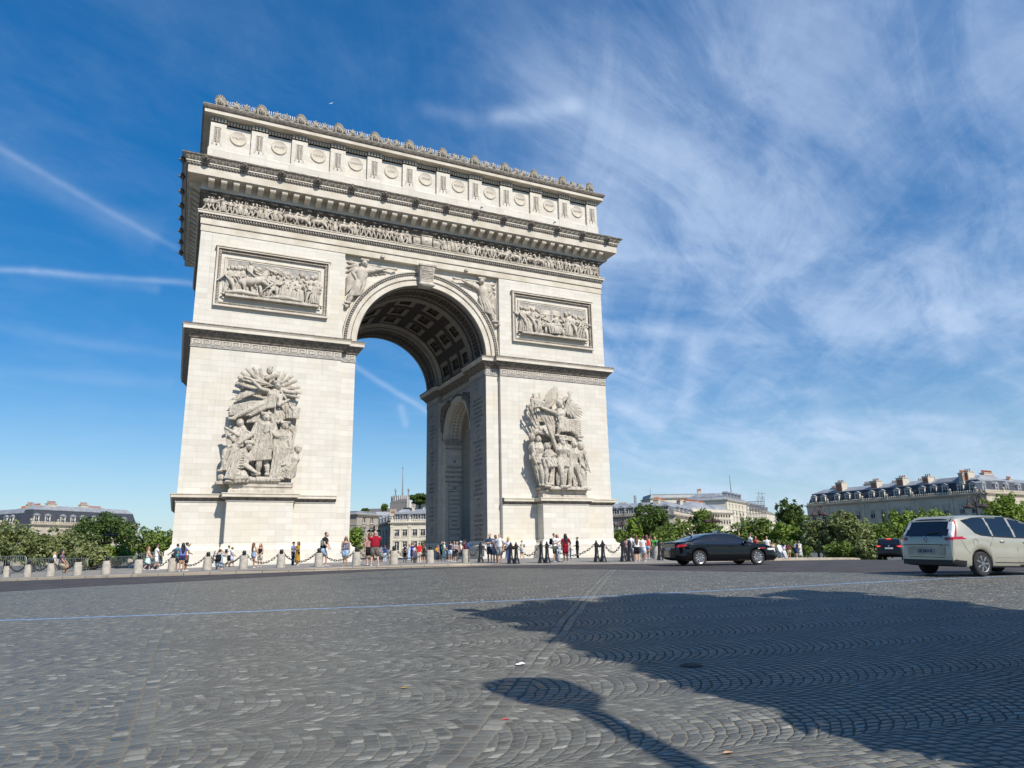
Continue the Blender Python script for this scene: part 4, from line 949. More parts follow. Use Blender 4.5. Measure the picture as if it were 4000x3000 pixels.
# central robed figure
statue(mb, 6.0, -1.15, T(695, 742), T(692, 806), T(690, 1080), [(T(535, 950), T(405, 1055), -1, -.3), (T(838, 965), T(775, 925), 1, -.45)], [(T(640, 1290), T(630, 1420)), (T(735, 1290), T(762, 1420))], hair=2, broad=1.1)
folds(mb, (T(600, 830), T(790, 830)), (T(500, 1280), T(775, 1250)), -1.45, n=9, y2=-1.5, wave=.06, thick=.62)
folds(mb, (T(560, 850), T(600, 830)), (T(500, 1260), T(560, 1310)), -1.2, n=4)
folds(mb, (T(800, 850), T(850, 950)), (T(790, 1130), T(850, 1180)), -1.1, n=4)
for k in range(5): mb.tube([(T(600 + k * 6, 815 + k * 14)[0], -1.5, T(600, 815 + k * 16)[1]), (T(690, 870)[0], -1.75, T(690, 850 + k * 22)[1]), (T(785, 820)[0], -1.5, T(785, 815 + k * 16)[1])], .08, 5)
mb.tube([(T(745, 840)[0], -1.75, T(745, 850)[1]), (T(790, 1120)[0], -1.6, T(790, 1120)[1])], .08, 6)
# seated writer on the left
statue(mb, 5.0, -1.0, T(375, 822), T(410, 880), T(350, 1110), [(T(360, 975), T(215, 905), -1, -.5), (T(300, 1040), T(255, 1000), -1, -.6)], [(T(210, 1180), T(205, 1390)), (T(250, 1200), T(250, 1390))], hair=1)
folds(mb, (T(300, 1100), T(400, 1100)), (T(180, 1390), T(290, 1400)), -1.25, n=6); folds(mb, (T(390, 900), T(490, 930)), (T(320, 1100), T(430, 1110)), -1.2, n=5)
a = [T(180, 900), T(225, 890), T(300, 1110), T(240, 1140)]; mb.prism(a, 'y', -1.5, -1.35)
# kneeling figure
statue(mb, 4.9, -1.55, T(498, 1108), T(440, 1165), T(350, 1440), [(T(415, 1320), T(590, 1415), 1, -.35), (T(480, 1330), T(590, 1400), 1, -.1)], [(T(490, 1480), T(300, 1520)), (T(470, 1500), T(290, 1530))], hair=2)
a = T(500, 1068); mb.ball((a[0], -1.6, a[1]), (.45, .42, .28), 9, 5)
folds(mb, (T(330, 1180), T(430, 1160)), (T(235, 1490), T(370, 1510)), -1.75, n=7)
for k in range(7): mb.tube([(T(375, 1190 + k * 28)[0], -1.85, T(375, 1200 + k * 28)[1]), (T(440, 1215)[0], -1.95, T(440, 1190 + k * 30)[1])], .075, 5)
folds(mb, (T(400, 1420), T(470, 1400)), (T(320, 1540), T(500, 1520)), -1.6, n=5)
# woman on the right crowning
statue(mb, 5.4, -1.05, T(948, 832), T(925, 890), T(930, 1100), [(T(810, 830), T(735, 690), -1, -.35), (T(1015, 1020), T(1040, 1120), 1, -.3)], [(T(850, 1210), T(845, 1450)), (T(960, 1230), T(900, 1460))], hair=2)
folds(mb, (T(830, 1100), T(1030, 1110)), (T(790, 1460), T(920, 1470)), -1.4, n=8); folds(mb, (T(960, 1120), T(1030, 1110)), (T(930, 1400), T(1050, 1330)), -1.3, n=5)
for k in range(5): mb.tube([(T(830, 1110)[0], -1.45, T(830, 1090 + k * 15)[1]), (T(930, 1150)[0], -1.6, T(930, 1120 + k * 14)[1]), (T(1035, 1110)[0], -1.4, T(1035, 1100 + k * 14)[1])], .09, 5)
wing(mb, T(1010, 850), [T(1090, 820), T(1085, 850), T(1060, 890)], -.8, .12)
# crouching figure at the far right
statue(mb, 4.6, -1.2, T(1130, 1125), T(1090, 1175), T(1040, 1420), [(T(1020, 1290), T(960, 1310), -1, -.4)], [(T(1085, 1310), T(950, 1470)), (T(1060, 1380), T(930, 1480))], hair=1)
folds(mb, (T(1030, 1200), T(1100, 1200)), (T(1000, 1440), T(1110, 1440)), -1.3, n=5); folds(mb, (T(980, 1330), T(1110, 1300)), (T(960, 1460), T(1060, 1480)), -1.45, n=5)
a = T(1130, 1100); mb.ball((a[0], -1.25, a[1]), (.38, .36, .3), 8, 5)
folds(mb, (T(950, 590), T(1130, 590)), (T(970, 720), T(1120, 720)), -.95, n=7, wave=.05); folds(mb, (T(780, 610), T(900, 640)), (T(770, 740), T(930, 730)), -.8, n=5)
palm(mb, T(1060, 1060), T(1110, 830), -.85, 10, .35, .06, .05)
for k in range(7): mb.ball((T(830 + k * 12, 770)[0], -.95, T(830, 770 + 12 * sin(k))[1]), .2, 6, 4)
for k in range(9): mb.ball((T(545 + k * 42, 1490)[0], -1.3, T(500, 1500)[1]), (.35, .45, .32), 8, 5)
mb.box(T(130, 0)[0], T(235, 0)[0], -1.35, -.02, T(0, 1560)[1], T(0, 1525)[1]); a = T(190, 1480); mb.ball((a[0], -1.0, a[1]), (.3, .35, .35), 7, 5)
mb.box(T(240, 0)[0], T(1090, 0)[0], -1.42, -.02, 6.88, 7.05)
S_GROUP = bpy.data.materials.new('sculpture_stone'); S_GROUP.use_nodes = True
_t = NT(S_GROUP.node_tree); _b = _t.n['Principled BSDF']; _P = _t.new('ShaderNodeTexCoord').outputs['Object']
_q = _t.new('ShaderNodeMapping'); _q.inputs['Scale'].default_value = (4.6, 3.0, 1.7); _t.l.new(_P, _q.inputs['Vector'])
_n1 = _t.noise(_q.outputs[0], 1.0, 5, .62, .8); _n2 = _t.noise(_P, 6.5, 5, .65)
_c = _t.mix(_t.rng(_t.noise(_P, .8, 6, .65), .38, .68), (.60, .545, .455, 1), (.45, .395, .32, 1)); _c = _t.mix(_t.m('MULTIPLY', _t.rng(_n1, .50, .32), .55), _c, (.26, .225, .18, 1))
_t.put(_b.inputs['Base Color'], _c); _b.inputs['Roughness'].default_value = .92; _b.inputs['Specular IOR Level'].default_value = .2
_bp = _t.new('ShaderNodeBump'); _bp.inputs['Strength'].default_value = .85; _bp.inputs['Distance'].default_value = .30
_t.put(_bp.inputs['Height'], _t.m('ADD', _n1, _t.m('MULTIPLY', _n2, .25))); _t.l.new(_bp.outputs[0], _b.inputs['Normal'])
remesh(mb, 'sculpture_group', S_GROUP, .030, 1, arch)['label'] = 'high relief of a robed figure being crowned under a trumpeter'

# --- right group
def TR_(px, py): return ((px - 625) * .00868 - 0.0 + 15.75, 6.95 + (1588 - py) * .00792)
mb = MB(); T = TR_
mb.prism([T(*p) for p in ((330, 480), (420, 430), (650, 420), (780, 480), (900, 640), (920, 900), (930, 1560), (330, 1560), (260, 1250), (260, 900), (300, 760))], 'y', -.2, -.02)
statue(mb, 5.6, -1.45, T(588, 392), T(590, 462), T(625, 650), [(T(430, 490), T(285, 445), -1, -.3), (T(702, 385), T(740, 260), 1, -.2)], [(T(560, 745), T(530, 830), -.5), (T(730, 745), T(850, 825), -.3)], hair=1, helmet=1)
for k in range(5): a, b = T(742, 245), T(705 + k * 20, 200 - (14 if 0 < k < 4 else 0)); mb.tube([(a[0], -1.6, a[1]), (b[0], -1.62, b[1])], [.07, .05], 5)
mb.tube([(T(290, 440)[0], -1.9, T(290, 445)[1]), (T(190, 468)[0], -2.0, T(190, 468)[1])], [.12, .05], 6)
wing(mb, T(450, 440), [T(575, 108), T(610, 112), T(620, 150), T(622, 195), T(615, 235), T(600, 280), T(580, 320)], -.95, .16, .1)
wing(mb, T(420, 420), [T(440, 230), T(480, 180), T(520, 140), T(555, 115)], -.9, .17, .05)
wing(mb, T(680, 330), [T(985, 470), T(950, 410), T(900, 350), T(840, 300), T(965, 505), T(940, 540), T(905, 570), T(860, 560), T(800, 545), T(750, 520)], -1.0, .17, .3)
mb.tube([(T(640, 350)[0], -1.1, T(640, 350)[1]), (T(700, 290)[0], -1.15, T(700, 285)[1]), (T(780, 290)[0], -1.1, T(780, 290)[1])], [.25, .3, .2], 7)
folds(mb, (T(570, 600), T(680, 600)), (T(560, 780), T(760, 760)), -1.8, n=7)
for k in range(5): mb.tube([(T(545, 580 + k * 10)[0], -1.85, T(545, 575 + k * 9)[1]), (T(670, 600)[0], -1.9, T(670, 580 + k * 9)[1])], .07, 5)
for k in range(8): mb.tube([(T(720, 600)[0], -1.2, T(720, 590 + k * 22)[1]), (T(840, 640)[0], -1.3, T(840, 600 + k * 28)[1]), (T(930, 680)[0], -1.0, T(940 - (k % 3) * 20, 600 + k * 32)[1])], [.13, .16, .09], 6)
folds(mb, (T(320, 520), T(520, 520)), (T(420, 690), T(560, 690)), -1.1, n=7); folds(mb, (T(400, 700), T(560, 690)), (T(260, 790), T(500, 840)), -1.1, n=6)
for k in range(7): mb.tube([(T(500, 830 + k * 8)[0], -1.5, T(500, 830 + k * 9)[1]), (T(700, 850)[0], -1.55, T(700, 845 + k * 8)[1]), (T(930, 840)[0], -1.2, T(930, 850 + k * 9)[1])], .09, 5)
for tip, bot in (((232, 235), (320, 740)), ((172, 395), (300, 740)), ((140, 455), (280, 735)), ((135, 515), (270, 740)), ((205, 440), (310, 720)), ((185, 740), (215, 860)), ((232, 745), (235, 860))):
    a, b = T(*tip), T(*bot); mb.tube([(a[0], -1.2, a[1] - .25), (b[0], -1.0, b[1])], [.09, .075], 6); mb.tube([(a[0] + .05, -1.2, a[1] - .6), (a[0], -1.2, a[1] - .2), (a[0] - .02, -1.2, a[1])], [.08, .15, .03], 5)
for k in range(6): a = T(225 + 16 * k, 300 + (k % 2) * 25); b = T(240 + 20 * k, 420); mb.tube([(a[0], -1.0, a[1]), (b[0], -1.1, b[1])], [.13, .2], 6)
folds(mb, (T(210, 340), T(370, 370)), (T(210, 450), T(340, 450)), -1.2, n=5); a = T(325, 750); mb.ball((a[0], -1.25, a[1]), (.38, .35, .38), 8, 6)
palm(mb, T(330, 420), T(330, 255), -1.0, 6, .4, .08, 0)
# soldiers in the lower row
statue(mb, 5.6, -1.35, T(268, 905), T(275, 968), T(275, 1190), [(T(205, 1100), T(172, 1165), -1, -.2), (T(360, 1040), T(330, 1100), 1, -.2)], [(T(290, 1340), T(318, 1525)), (T(245, 1335), T(300, 1520))], helmet=0, broad=1.1)
statue(mb, 5.4, -1.75, T(365, 1010), T(400, 1075), T(455, 1215), [(T(400, 1000), T(340, 1080), -1, -.2)], [(T(345, 1310), T(345, 1540), -.1), (T(450, 1350), T(395, 1510), .1)], hair=1)
statue(mb, 6.2, -1.8, T(580, 905), T(585, 975), T(592, 1190), [(T(445, 895), T(372, 725), -1, -.3), (T(690, 1060), T(690, 1220), 1, -.2)], [(T(545, 1360), T(565, 1545)), (T(615, 1360), T(605, 1550), .1)], hair=2, broad=1.15)
folds(mb, (T(520, 1170), T(665, 1170)), (T(515, 1260), T(670, 1280)), -2.0, n=8, wave=.02); a = T(585, 945); mb.ball((a[0], -2.15, a[1]), (.32, .22, .35), 8, 5)
statue(mb, 5.5, -1.75, T(765, 965), T(772, 1030), T(745, 1240), [(T(845, 1110), T(830, 1150), 1, -.3), (T(690, 1120), T(685, 1240), -1, .1)], [(T(680, 1380), T(665, 1535)), (T(815, 1360), T(872, 1560), .0)], hair=1)
statue(mb, 5.8, -1.15, T(785, 905), T(790, 975), T(800, 1200), [], [], hair=1)
statue(mb, 5.8, -1.3, T(895, 985), T(895, 1050), T(900, 1230), [(T(850, 1150), T(870, 1230), -1, -.4)], [(T(890, 1380), T(890, 1540))], helmet=1)
folds(mb, (T(840, 1050), T(950, 1050)), (T(850, 1530), T(950, 1530)), -1.5, n=7)
a = T(968, 1165)
for k in range(5): mb.ball((a[0], -1.2 - .03 * k, a[1]), (.34 - .05 * k, .3, 1.25 - .2 * k), 12, 8)
mb.tube([(T(870, 1250)[0], -1.9, T(870, 1250)[1]), (T(1000, 1350)[0], -1.85, T(1000, 1350)[1])], [.09, .05], 6)
mb.tube([(T(830, 1130)[0], -2.1, T(830, 1130)[1]), (T(833, 1290)[0], -2.0, T(833, 1290)[1])], .07, 6)
statue(mb, 5.4, -.95, T(200, 885), T(225, 950), T(260, 1150), [], [], helmet=1); statue(mb, 5.4, -1.0, T(685, 915), T(690, 980), T(690, 1200), [], [], hair=1); statue(mb, 5.4, -.95, T(470, 985), T(470, 1050), T(470, 1250), [], [], hair=1)
folds(mb, (T(380, 1290), T(500, 1290)), (T(370, 1500), T(480, 1530)), -1.3, n=6); folds(mb, (T(520, 1300), T(560, 1320)), (T(520, 1520), T(560, 1540)), -1.45, n=4)
for q in ((150, 1160), (190, 1240), (225, 1310)): a = T(*q); mb.ball((a[0], -1.3, a[1]), (.10, .12, .36), 6, 5)
folds(mb, (T(200, 1170), T(310, 1170)), (T(195, 1220), T(310, 1240)), -1.6, n=6)
a = T(520, 1440)
for k in range(4): mb.ball((a[0], -1.75 - .05 * k, a[1]), (.30 - .05 * k, .2, .85 - .16 * k), 10, 7)
folds(mb, (T(690, 1000), T(850, 1040)), (T(840, 1260), T(930, 1240)), -1.35, n=6); folds(mb, (T(700, 1330), T(760, 1310)), (T(720, 1540), T(800, 1545)), -1.5, n=4)
folds(mb, (T(640, 960), T(720, 990)), (T(650, 1100), T(720, 1120)), -1.75, n=4); folds(mb, (T(300, 1180), T(420, 1170)), (T(330, 1290), T(480, 1270)), -1.95, n=5)
for p0, p1 in (((150, 1130), (250, 1330)), ((905, 1080), (1000, 1345)), ((470, 1230), (400, 1420)), ((690, 1240), (640, 1400))): mb.tube([(T(*p0)[0], -1.9, T(*p0)[1]), (T(*p1)[0], -1.75, T(*p1)[1])], [.10, .06], 6)
for k in range(9): mb.ball((T(545 + (k % 3) * 28, 880 + 16 * k)[0], -2.1, T(545, 870 + 14 * (k // 3))[1]), .14, 6, 4)
mb.box(T(290, 0)[0], T(395, 0)[0], -1.3, -.02, 6.9, 7.2); mb.box(T(395, 0)[0], T(985, 0)[0], -2.0, -.02, 6.88, 7.12)
for k in range(7): mb.ball((T(430 + k * 75, 0)[0], -1.5, 7.15), (.4, .4, .16), 7, 4)
remesh(mb, 'sculpture_group', S_GROUP, .030, 1, arch)['label'] = 'high relief of marching soldiers under a winged figure raising her arm'

# --- long frieze under the cornice
mb = MB(); fr_rnd = random.Random(3); x = -HW + .25; Z0 = 33.42
def marcher(x, d, h, kneel=False):
    y = -.16 - fr_rnd.uniform(0, .1); st = fr_rnd.uniform(.10, .26) * h; ln = d * fr_rnd.uniform(.0, .16) * h; j = lambda a: fr_rnd.uniform(-a, a) * h
    hip = (x + ln * .3, Z0 + .50 * h); nk = (x + ln, Z0 + .80 * h)
    statue(mb, h, y, (nk[0] + d * .03 * h, Z0 + .92 * h), nk, hip,
           [((x + d * .22 * h + j(.08), Z0 + (.66 + fr_rnd.uniform(-.05, .2)) * h), (x + d * .36 * h + j(.1), Z0 + (.66 + fr_rnd.uniform(-.2, .3)) * h)), ((x - d * .16 * h + j(.06), Z0 + .62 * h), (x + j(.14), Z0 + .52 * h))],
           [((x + d * st * .7 + j(.03), Z0 + .27 * h), (x + d * st * 1.25, Z0 + .03 * h)), ((x - d * st * .4, Z0 + .26 * h), (x - d * st * 1.2, Z0 + .03 * h))], n=6, helmet=fr_rnd.random() < .4, hair=fr_rnd.random() < .5)
    if fr_rnd.random() < .35: folds(mb, ((x - .10 * h, Z0 + .62 * h), (x + .1 * h, Z0 + .62 * h)), ((x - .18 * h, Z0 + .05 * h), (x + .16 * h, Z0 + .05 * h)), y - .02, n=4, wave=.02)
    if fr_rnd.random() < .25: mb.tube([(x + d * .3 * h, y - .08, Z0 + .3 * h), (x + d * .45 * h, y - .08, Z0 + 1.0 * h)], .025, 5)
while x < HW - .2:
    d = 1 if x < 0 else -1; u = x
    if -1.9 < x < 1.6:
        if -1.6 < x < 1.4:
            for a, b, t in ((-1.55, -.75, 1.0), (-.6, .6, 1.25), (.75, 1.5, 1.0)):
                mb.box(a, b, -.34, -.02, Z0, Z0 + t); mb.box(a - .06, b + .06, -.4, -.02, Z0 + t, Z0 + t + .1); mb.box(a - .05, b + .05, -.38, -.02, Z0, Z0 + .14)
                mb.ball(((a + b) / 2, -.34, Z0 + t * .6), (.2, .08, .2), 7, 5)
            x = 1.62; continue
    if (-16.2 < x < -8.5 and fr_rnd.random() < .5) or (8.5 < x < 15 and fr_rnd.random() < .45):
        horse(mb, x + .5, Z0 + .72, 1.15, -.2, d, fr_rnd.uniform(-.05, .2), 6); statue(mb, 1.15, -.26, (x + .48, Z0 + 1.42), (x + .46, Z0 + 1.26), (x + .42, Z0 + .88), [((x + .42 + d * .2, Z0 + 1.1), (x + .42 + d * .4, Z0 + 1.05))], [((x + .42 + d * .22, Z0 + .72), (x + .42 + d * .12, Z0 + .40))], n=6, helmet=1)
        x += 1.15
    else:
        marcher(x, d if fr_rnd.random() < .8 else -d, fr_rnd.uniform(1.36, 1.52)); x += fr_rnd.uniform(.42, .56)
part(mb, 'figure_frieze', S_CARVE, 180)
mb = MB(); mb.mold(RP, [(.004, 33.40), (.012, 33.42), (.012, 34.96), (.004, 34.98)]); part(mb, 'frieze_ground', S_GRIME_SHADE)  # dark backing: soot plus the shade between figures, put into its colour
# --- relief panels
for s in (-1, 1):
    c = PANEL[s]; mb = MB(); B = 25.0; X = lambda a: c + a; pr_ = random.Random(5 + s)
    def man(x, h, d=1, y=-.25, **k):
        j = lambda a: pr_.uniform(-a, a) * h
        statue(mb, h, y, (X(x) + d * .03 * h, B + .925 * h), (X(x), B + .82 * h), (X(x) - d * .02 * h, B + .52 * h), k.get('arms') or [((X(x) + d * .2 * h + j(.05), B + .64 * h), (X(x) + d * .3 * h + j(.06), B + (.56 + pr_.uniform(-.1, .25)) * h)), ((X(x) - d * .16 * h, B + .64 * h), (X(x) - d * .05 * h, B + .50 * h))],
               [((X(x) + d * .1 * h, B + .28 * h), (X(x) + d * .14 * h, B + .03 * h)), ((X(x) - d * .08 * h, B + .27 * h), (X(x) - d * .14 * h, B + .03 * h))], helmet=k.get('hel', 0), hair=k.get('hair', 1))
        if k.get('robe'): folds(mb, ((X(x) - .11 * h, B + .58 * h), (X(x) + .12 * h, B + .58 * h)), ((X(x) - .2 * h, B + .06 * h), (X(x) + .18 * h, B + .06 * h)), y - .08, n=6, wave=.03)
    for i in range(19):
        xx = -4.1 + i * .455
        if s < 0 or not -1.6 < xx < 1.5: man(xx, pr_.uniform(2.75, 3.25), pr_.choice((-1, 1)), -.10, hel=pr_.random() < .4)
    if s < 0:
        horse(mb, X(-1.9), B + 1.55, 2.35, -.28, 1, .22); statue(mb, 2.5, -.42, (X(-2.25), B + 3.42), (X(-2.3), B + 3.1), (X(-2.2), B + 2.2), [((X(-2.5), B + 2.6), (X(-1.9), B + 2.1), -1, -.3), ((X(-1.8), B + 2.7), (X(-1.3), B + 2.5))], [((X(-1.75), B + 1.75), (X(-1.7), B + 1.1))], helmet=1)
        for q in ((-4.0, 2.9, 1), (-3.35, 3.0, 1), (-2.9, 3.1, -1), (-1.5, 3.2, 1), (-.9, 3.1, 1)): man(q[0], q[1], q[2], -.16 if q[0] > -3.8 else -.3, hel=q[0] < -3)
        statue(mb, 2.8, -.35, (X(.35), B + 2.35), (X(.3), B + 2.05), (X(.15), B + 1.25), [((X(-.2), B + 1.5), (X(-.6), B + 1.1)), ((X(.75), B + 1.6), (X(.9), B + 1.8))], [((X(-.3), B + .8), (X(-.5), B + .2)), ((X(.35), B + .6), (X(.7), B + .1))], hair=1)
        for k in range(5): mb.tube([(X(-.3), -.15, B + 3.2), (X(.1 + k * .3), -.25, B + 3.35 - .05 * k * k), (X(.4 + k * .45), -.2, B + 2.9 - .22 * k)], [.1, .16, .08], 6)
        for q in ((1.0, 2.5, -1), (1.75, 2.75, -1), (2.45, 2.3, 1), (2.9, 2.6, -1), (3.45, 2.35, -1), (3.95, 2.45, -1), (4.05, 2.2, -1)): man(q[0], q[1], q[2], -.34 if q[1] < 2.6 else -.22, robe=pr_.random() < .7)
        for q, w_ in ((-3.0, 1.3), (.9, 1.2)): mb.tube([(X(q - w_), -.45, B + .2), (X(q), -.5, B + .35), (X(q + w_), -.45, B + .25)], [.12, .26, .18], 7); mb.ball((X(q + w_ + .2), -.5, B + .25), .2, 7, 5)
        mb.tube([(X(-.6 + .5 * cos(a * .7)), -.45, B + .5 + .45 * sin(a * .7)) for a in range(10)], .06, 5)
        for k in range(8): mb.tube([(X(-4.1 + k * .25), -.1, B + 2.6), (X(-3.9 + k * .35), -.15, B + 3.35 - .1 * (k % 3))], [.1, .06], 5)
    else:
        for q in ((-4.0, 3.0, 1), (-3.5, 3.05, 1), (-2.9, 2.95, 1), (-2.1, 2.9, 1)): man(q[0], q[1], q[2], -.34 if q[0] in (-4.0, -2.9) else -.18, robe=q[0] == -3.5)
        man(-1.2, 2.5, 1, -.2, arms=[((X(-.7), B + 1.6), (X(-.1), B + 1.3)), ((X(-1.2), B + 1.5), (X(-.7), B + 1.1))]); man(.3, 2.7, -1, -.15); man(.95, 2.6, 1, -.15)
        mb.box(X(-1.7), X(1.6), -.62, -.3, B + .85, B + 1.0)
        for q in (-1.35, .95): mb.box(X(q), X(q + .22), -.6, -.35, B, B + .86)
        mb.tube([(X(-1.3), -.5, B + 1.15), (X(-.3), -.52, B + 1.22), (X(.7), -.5, B + 1.3)], [.13, .22, .2], 7); mb.ball((X(1.1), -.5, B + 1.38), .2, 7, 5)
        folds(mb, ((X(-.9), B + 1.0), (X(.7), B + 1.0)), ((X(-.7), B + .15), (X(.6), B + .2)), -.62, n=8, wave=.05)
        for q in ((1.75, 2.85, -1), (2.6, 2.8, 1), (3.15, 2.7, -1), (3.9, 2.65, -1)): man(q[0], q[1], q[2], -.36 if q[0] in (1.75, 2.6) else -.2, robe=q[0] == 1.75, hel=1)
        for a, b, t in ((-3.4, -2.3, 3.35), (-1.6, -.4, 3.1), (-.2, .9, 3.2)): mb.box(X(a), X(b), -.10, -.03, B + .5, B + t)
        mb.box(X(-4.3), X(2.0), -.12, -.03, B + 2.5, B + 2.62)
        mb.tube([(X(3.9), -.4, B + .1), (X(3.95), -.4, B + 1.3)], .05, 5)
    part(mb, 'figure_relief', S_CARVE, 180)
    mb = MB(); mb.box(c - 4.32, c + 4.32, -.052, -.03, 25.0, 28.66); part(mb, 'relief_ground', S_GREY)  # grey backing slab, coloured for soot and for shadow behind the figures
# --- winged figures in the spandrels
for s in (-1, 1):
    mb = MB(); y = .30
    m = lambda x, z: (s * x, z)
    e = (1 if s < 0 else 0)
    statue(mb, 5.5, y, m(6.75, 30.55), m(6.95, 29.95), m(7.05, 28.35), [(m(5.6, 29.95), m(4.6, 30.25), -s, -.2), (m(7.95, 29.3), m(7.6, 28.7), s, -.15)], [(m(7.75, 27.3), m(8.25, 26.0), -.12), (m(7.95, 27.1), m(8.45, 25.75), .05)], hair=2)
    mb.tube([(s * 3.35, y - .22, 30.42), (s * 3.7, y - .22, 30.38), (s * 6.4, y - .2, 30.45)], [.20, .09, .05], 7)
    wing(mb, m(6.9, 29.9), [m(4.0, 30.05), m(4.3, 29.85), m(4.8, 29.7), m(5.3, 29.55), m(5.8, 29.4)], y + .08, .13)
    wing(mb, m(7.3, 30.0), [m(8.55, 30.6), m(8.6, 30.0), m(8.6, 29.4), m(8.5, 28.9), m(8.2, 30.75)], y + .05, .17)
    for k in range(8): mb.tube([(s * 7.3, y + .05, 29.6 - .1 * k), (s * 8.1, y - .02, 29.2 - .22 * k), (s * 8.55, y + .05, 28.7 - .25 * k)], [.1, .14, .07], 6)
    folds(mb, (m(6.5, 28.7), m(7.4, 28.6)), (m(7.0, 27.0), m(8.3, 26.6)), y - .08, n=7)
    mb.ball((s * 8.5, y, 25.55), .26, 8, 6)
    part(mb, 'spandrel_figure', S_CARVE, 180)
# ------------------------------------------------------------------ buildings round the place
CREAM = mat('facade_cream_stone', (.56, .50, .39), .9, scale=.35, spec=.2, col2=(.43, .38, .295))
WHITE_ST = mat('facade_white_stone', (.66, .61, .50), .9, scale=.4, spec=.2, col2=(.56, .51, .41))
BEIGE_ST = mat('facade_beige', (.40, .355, .29), .9, scale=.4, spec=.2, col2=(.33, .29, .235))
GREYF = mat('facade_grey_stone', (.42, .38, .31), .9, scale=.3, spec=.2, col2=(.31, .28, .23))
SLATE = mat('roof_slate', (.060, .064, .074), .62, scale=1.5, bump=.4, bscale=9, spec=.4, col2=(.042, .045, .054))
SLATE_L = mat('roof_slate_pale', (.15, .155, .165), .6, scale=1.2, bump=.3, bscale=9, spec=.4, col2=(.11, .115, .125))
ZINC = mat('roof_zinc', (.30, .315, .33), .5, scale=.7, spec=.45, col2=(.22, .23, .245))
GLASS = mat('window_glass', (.030, .036, .042), .12, var=.3, scale=.6, spec=.6)
SASH = mat('window_sash_white', (.62, .60, .56), .6, var=.05)
CURTAIN = mat('window_curtain', (.55, .53, .48), .8, var=.1)
BRICK = mat('brick_red', (.36, .155, .09), .9, scale=5, col2=(.27, .115, .07))
POT = mat('clay_pot', (.42, .15, .075), .85, scale=4, objrand=.15)
IRONR = mat('balcony_iron', (.03, .03, .032), .5)
PLASTER = mat('chimney_plaster', (.55, .49, .39), .9, scale=1.5, col2=(.44, .39, .31))

class Face:
    "a facade plane from pixel A to pixel B along its eaves (level line)"
    def __init__(s, uA, vA, dA, uB, vB):
        s.A = at(uA, vA, dA); k = at(uB, vB, 1.0) - CAM; s.B = CAM + k * ((s.A.z - CAM.z) / k.z)
        s.B.z = s.A.z; s.dB = (s.B - CAM).dot(_fw); d = s.B - s.A; s.L = d.length; s.d = d / s.L; s.rz = atan2(d.y, d.x); s.n = Vector((s.d.y, -s.d.x, 0)); s.z = s.A.z
    def shift(s, v): s.A = s.A + v; s.B = s.B + v; return s
    def hitp(s, u, v):
        r = px_dir(u, v); t = (s.A - CAM).dot(s.n) / r.dot(s.n); return CAM + r * t
    def x(s, u, v=None):
        p = s.hitp(u, 2050 if v is None else v); return (p - s.A).dot(s.d)
    def h(s, u, v): return s.hitp(u, v).z

def win_mesh(w_, h, stone, key):
    mb = MB()
    mb.box(-w_ / 2 - .18, -w_ / 2, -.10, .02, -.05, h + .1); mb.box(w_ / 2, w_ / 2 + .18, -.10, .02, -.05, h + .1); mb.box(-w_ / 2 - .25, w_ / 2 + .25, -.16, .02, h + .1, h + .3); mb.box(-w_ / 2 - .22, w_ / 2 + .22, -.14, .02, -.2, -.05)
    f = .09
    mb.box(-w_ / 2, -w_ / 2 + f, .12, .18, 0, h, 1); mb.box(w_ / 2 - f, w_ / 2, .12, .18, 0, h, 1); mb.box(-w_ / 2 + f, w_ / 2 - f, .12, .18, h - .1, h, 1); mb.box(-w_ / 2 + f, w_ / 2 - f, .12, .18, 0, .12, 1)
    mb.box(-.07, .07, .115, .18, .12, h - .1, 1); mb.box(-w_ / 2 + f, w_ / 2 - f, .13, .175, h * .72, h * .72 + .06, 1)
    if key:
        mb.box(-w_ / 2, w_ / 2, -.13, -.09, .82, .88, 2); mb.box(-w_ / 2, w_ / 2, -.13, -.09, .06, .10, 2)
        for i in range(9): mb.box(-w_ / 2 + (i + .35) * w_ / 9, -w_ / 2 + (i + .6) * w_ / 9, -.125, -.095, .10, .82, 2)
    return mb.mesh('window', [stone, SASH, IRONR])
def pane_mesh(w_, h):
    mb = MB(); mb.box(-w_ / 2 + .02, w_ / 2 - .02, .19, .23, .02, h - .02); return mb.mesh('pane', GLASS)
def dorm_mesh(w_, h, stone):
    mb = MB(); a = w_ / 2
    mb.box(-a, -a + .14, 0, 1.5, 0, h); mb.box(a - .14, a, 0, 1.5, 0, h); mb.box(-a + .14, a - .14, 0, 1.3, h - .18, h)
    mb.prism([(-a - .16, h), (a + .16, h), (a + .16, h + .1), (0, h + .1 + w_ * .34), (-a - .16, h + .1)], 'y', -.14, 1.6, 1)
    for q in (-a + .14, a - .22): mb.box(q, q + .08, .16, .24, .05, h - .18, 2)
    mb.box(-.05, .05, .16, .24, .05, h - .18, 2); mb.box(-a + .22, a - .22, .16, .24, h * .55, h * .55 + .06, 2)
    return mb.mesh('dormer', [stone, ZINC, SASH])
def dpane_mesh(w_, h):
    mb = MB(); mb.box(-w_ / 2 + .16, w_ / 2 - .16, .25, .30, .03, h - .2); return mb.mesh('pane', GLASS)
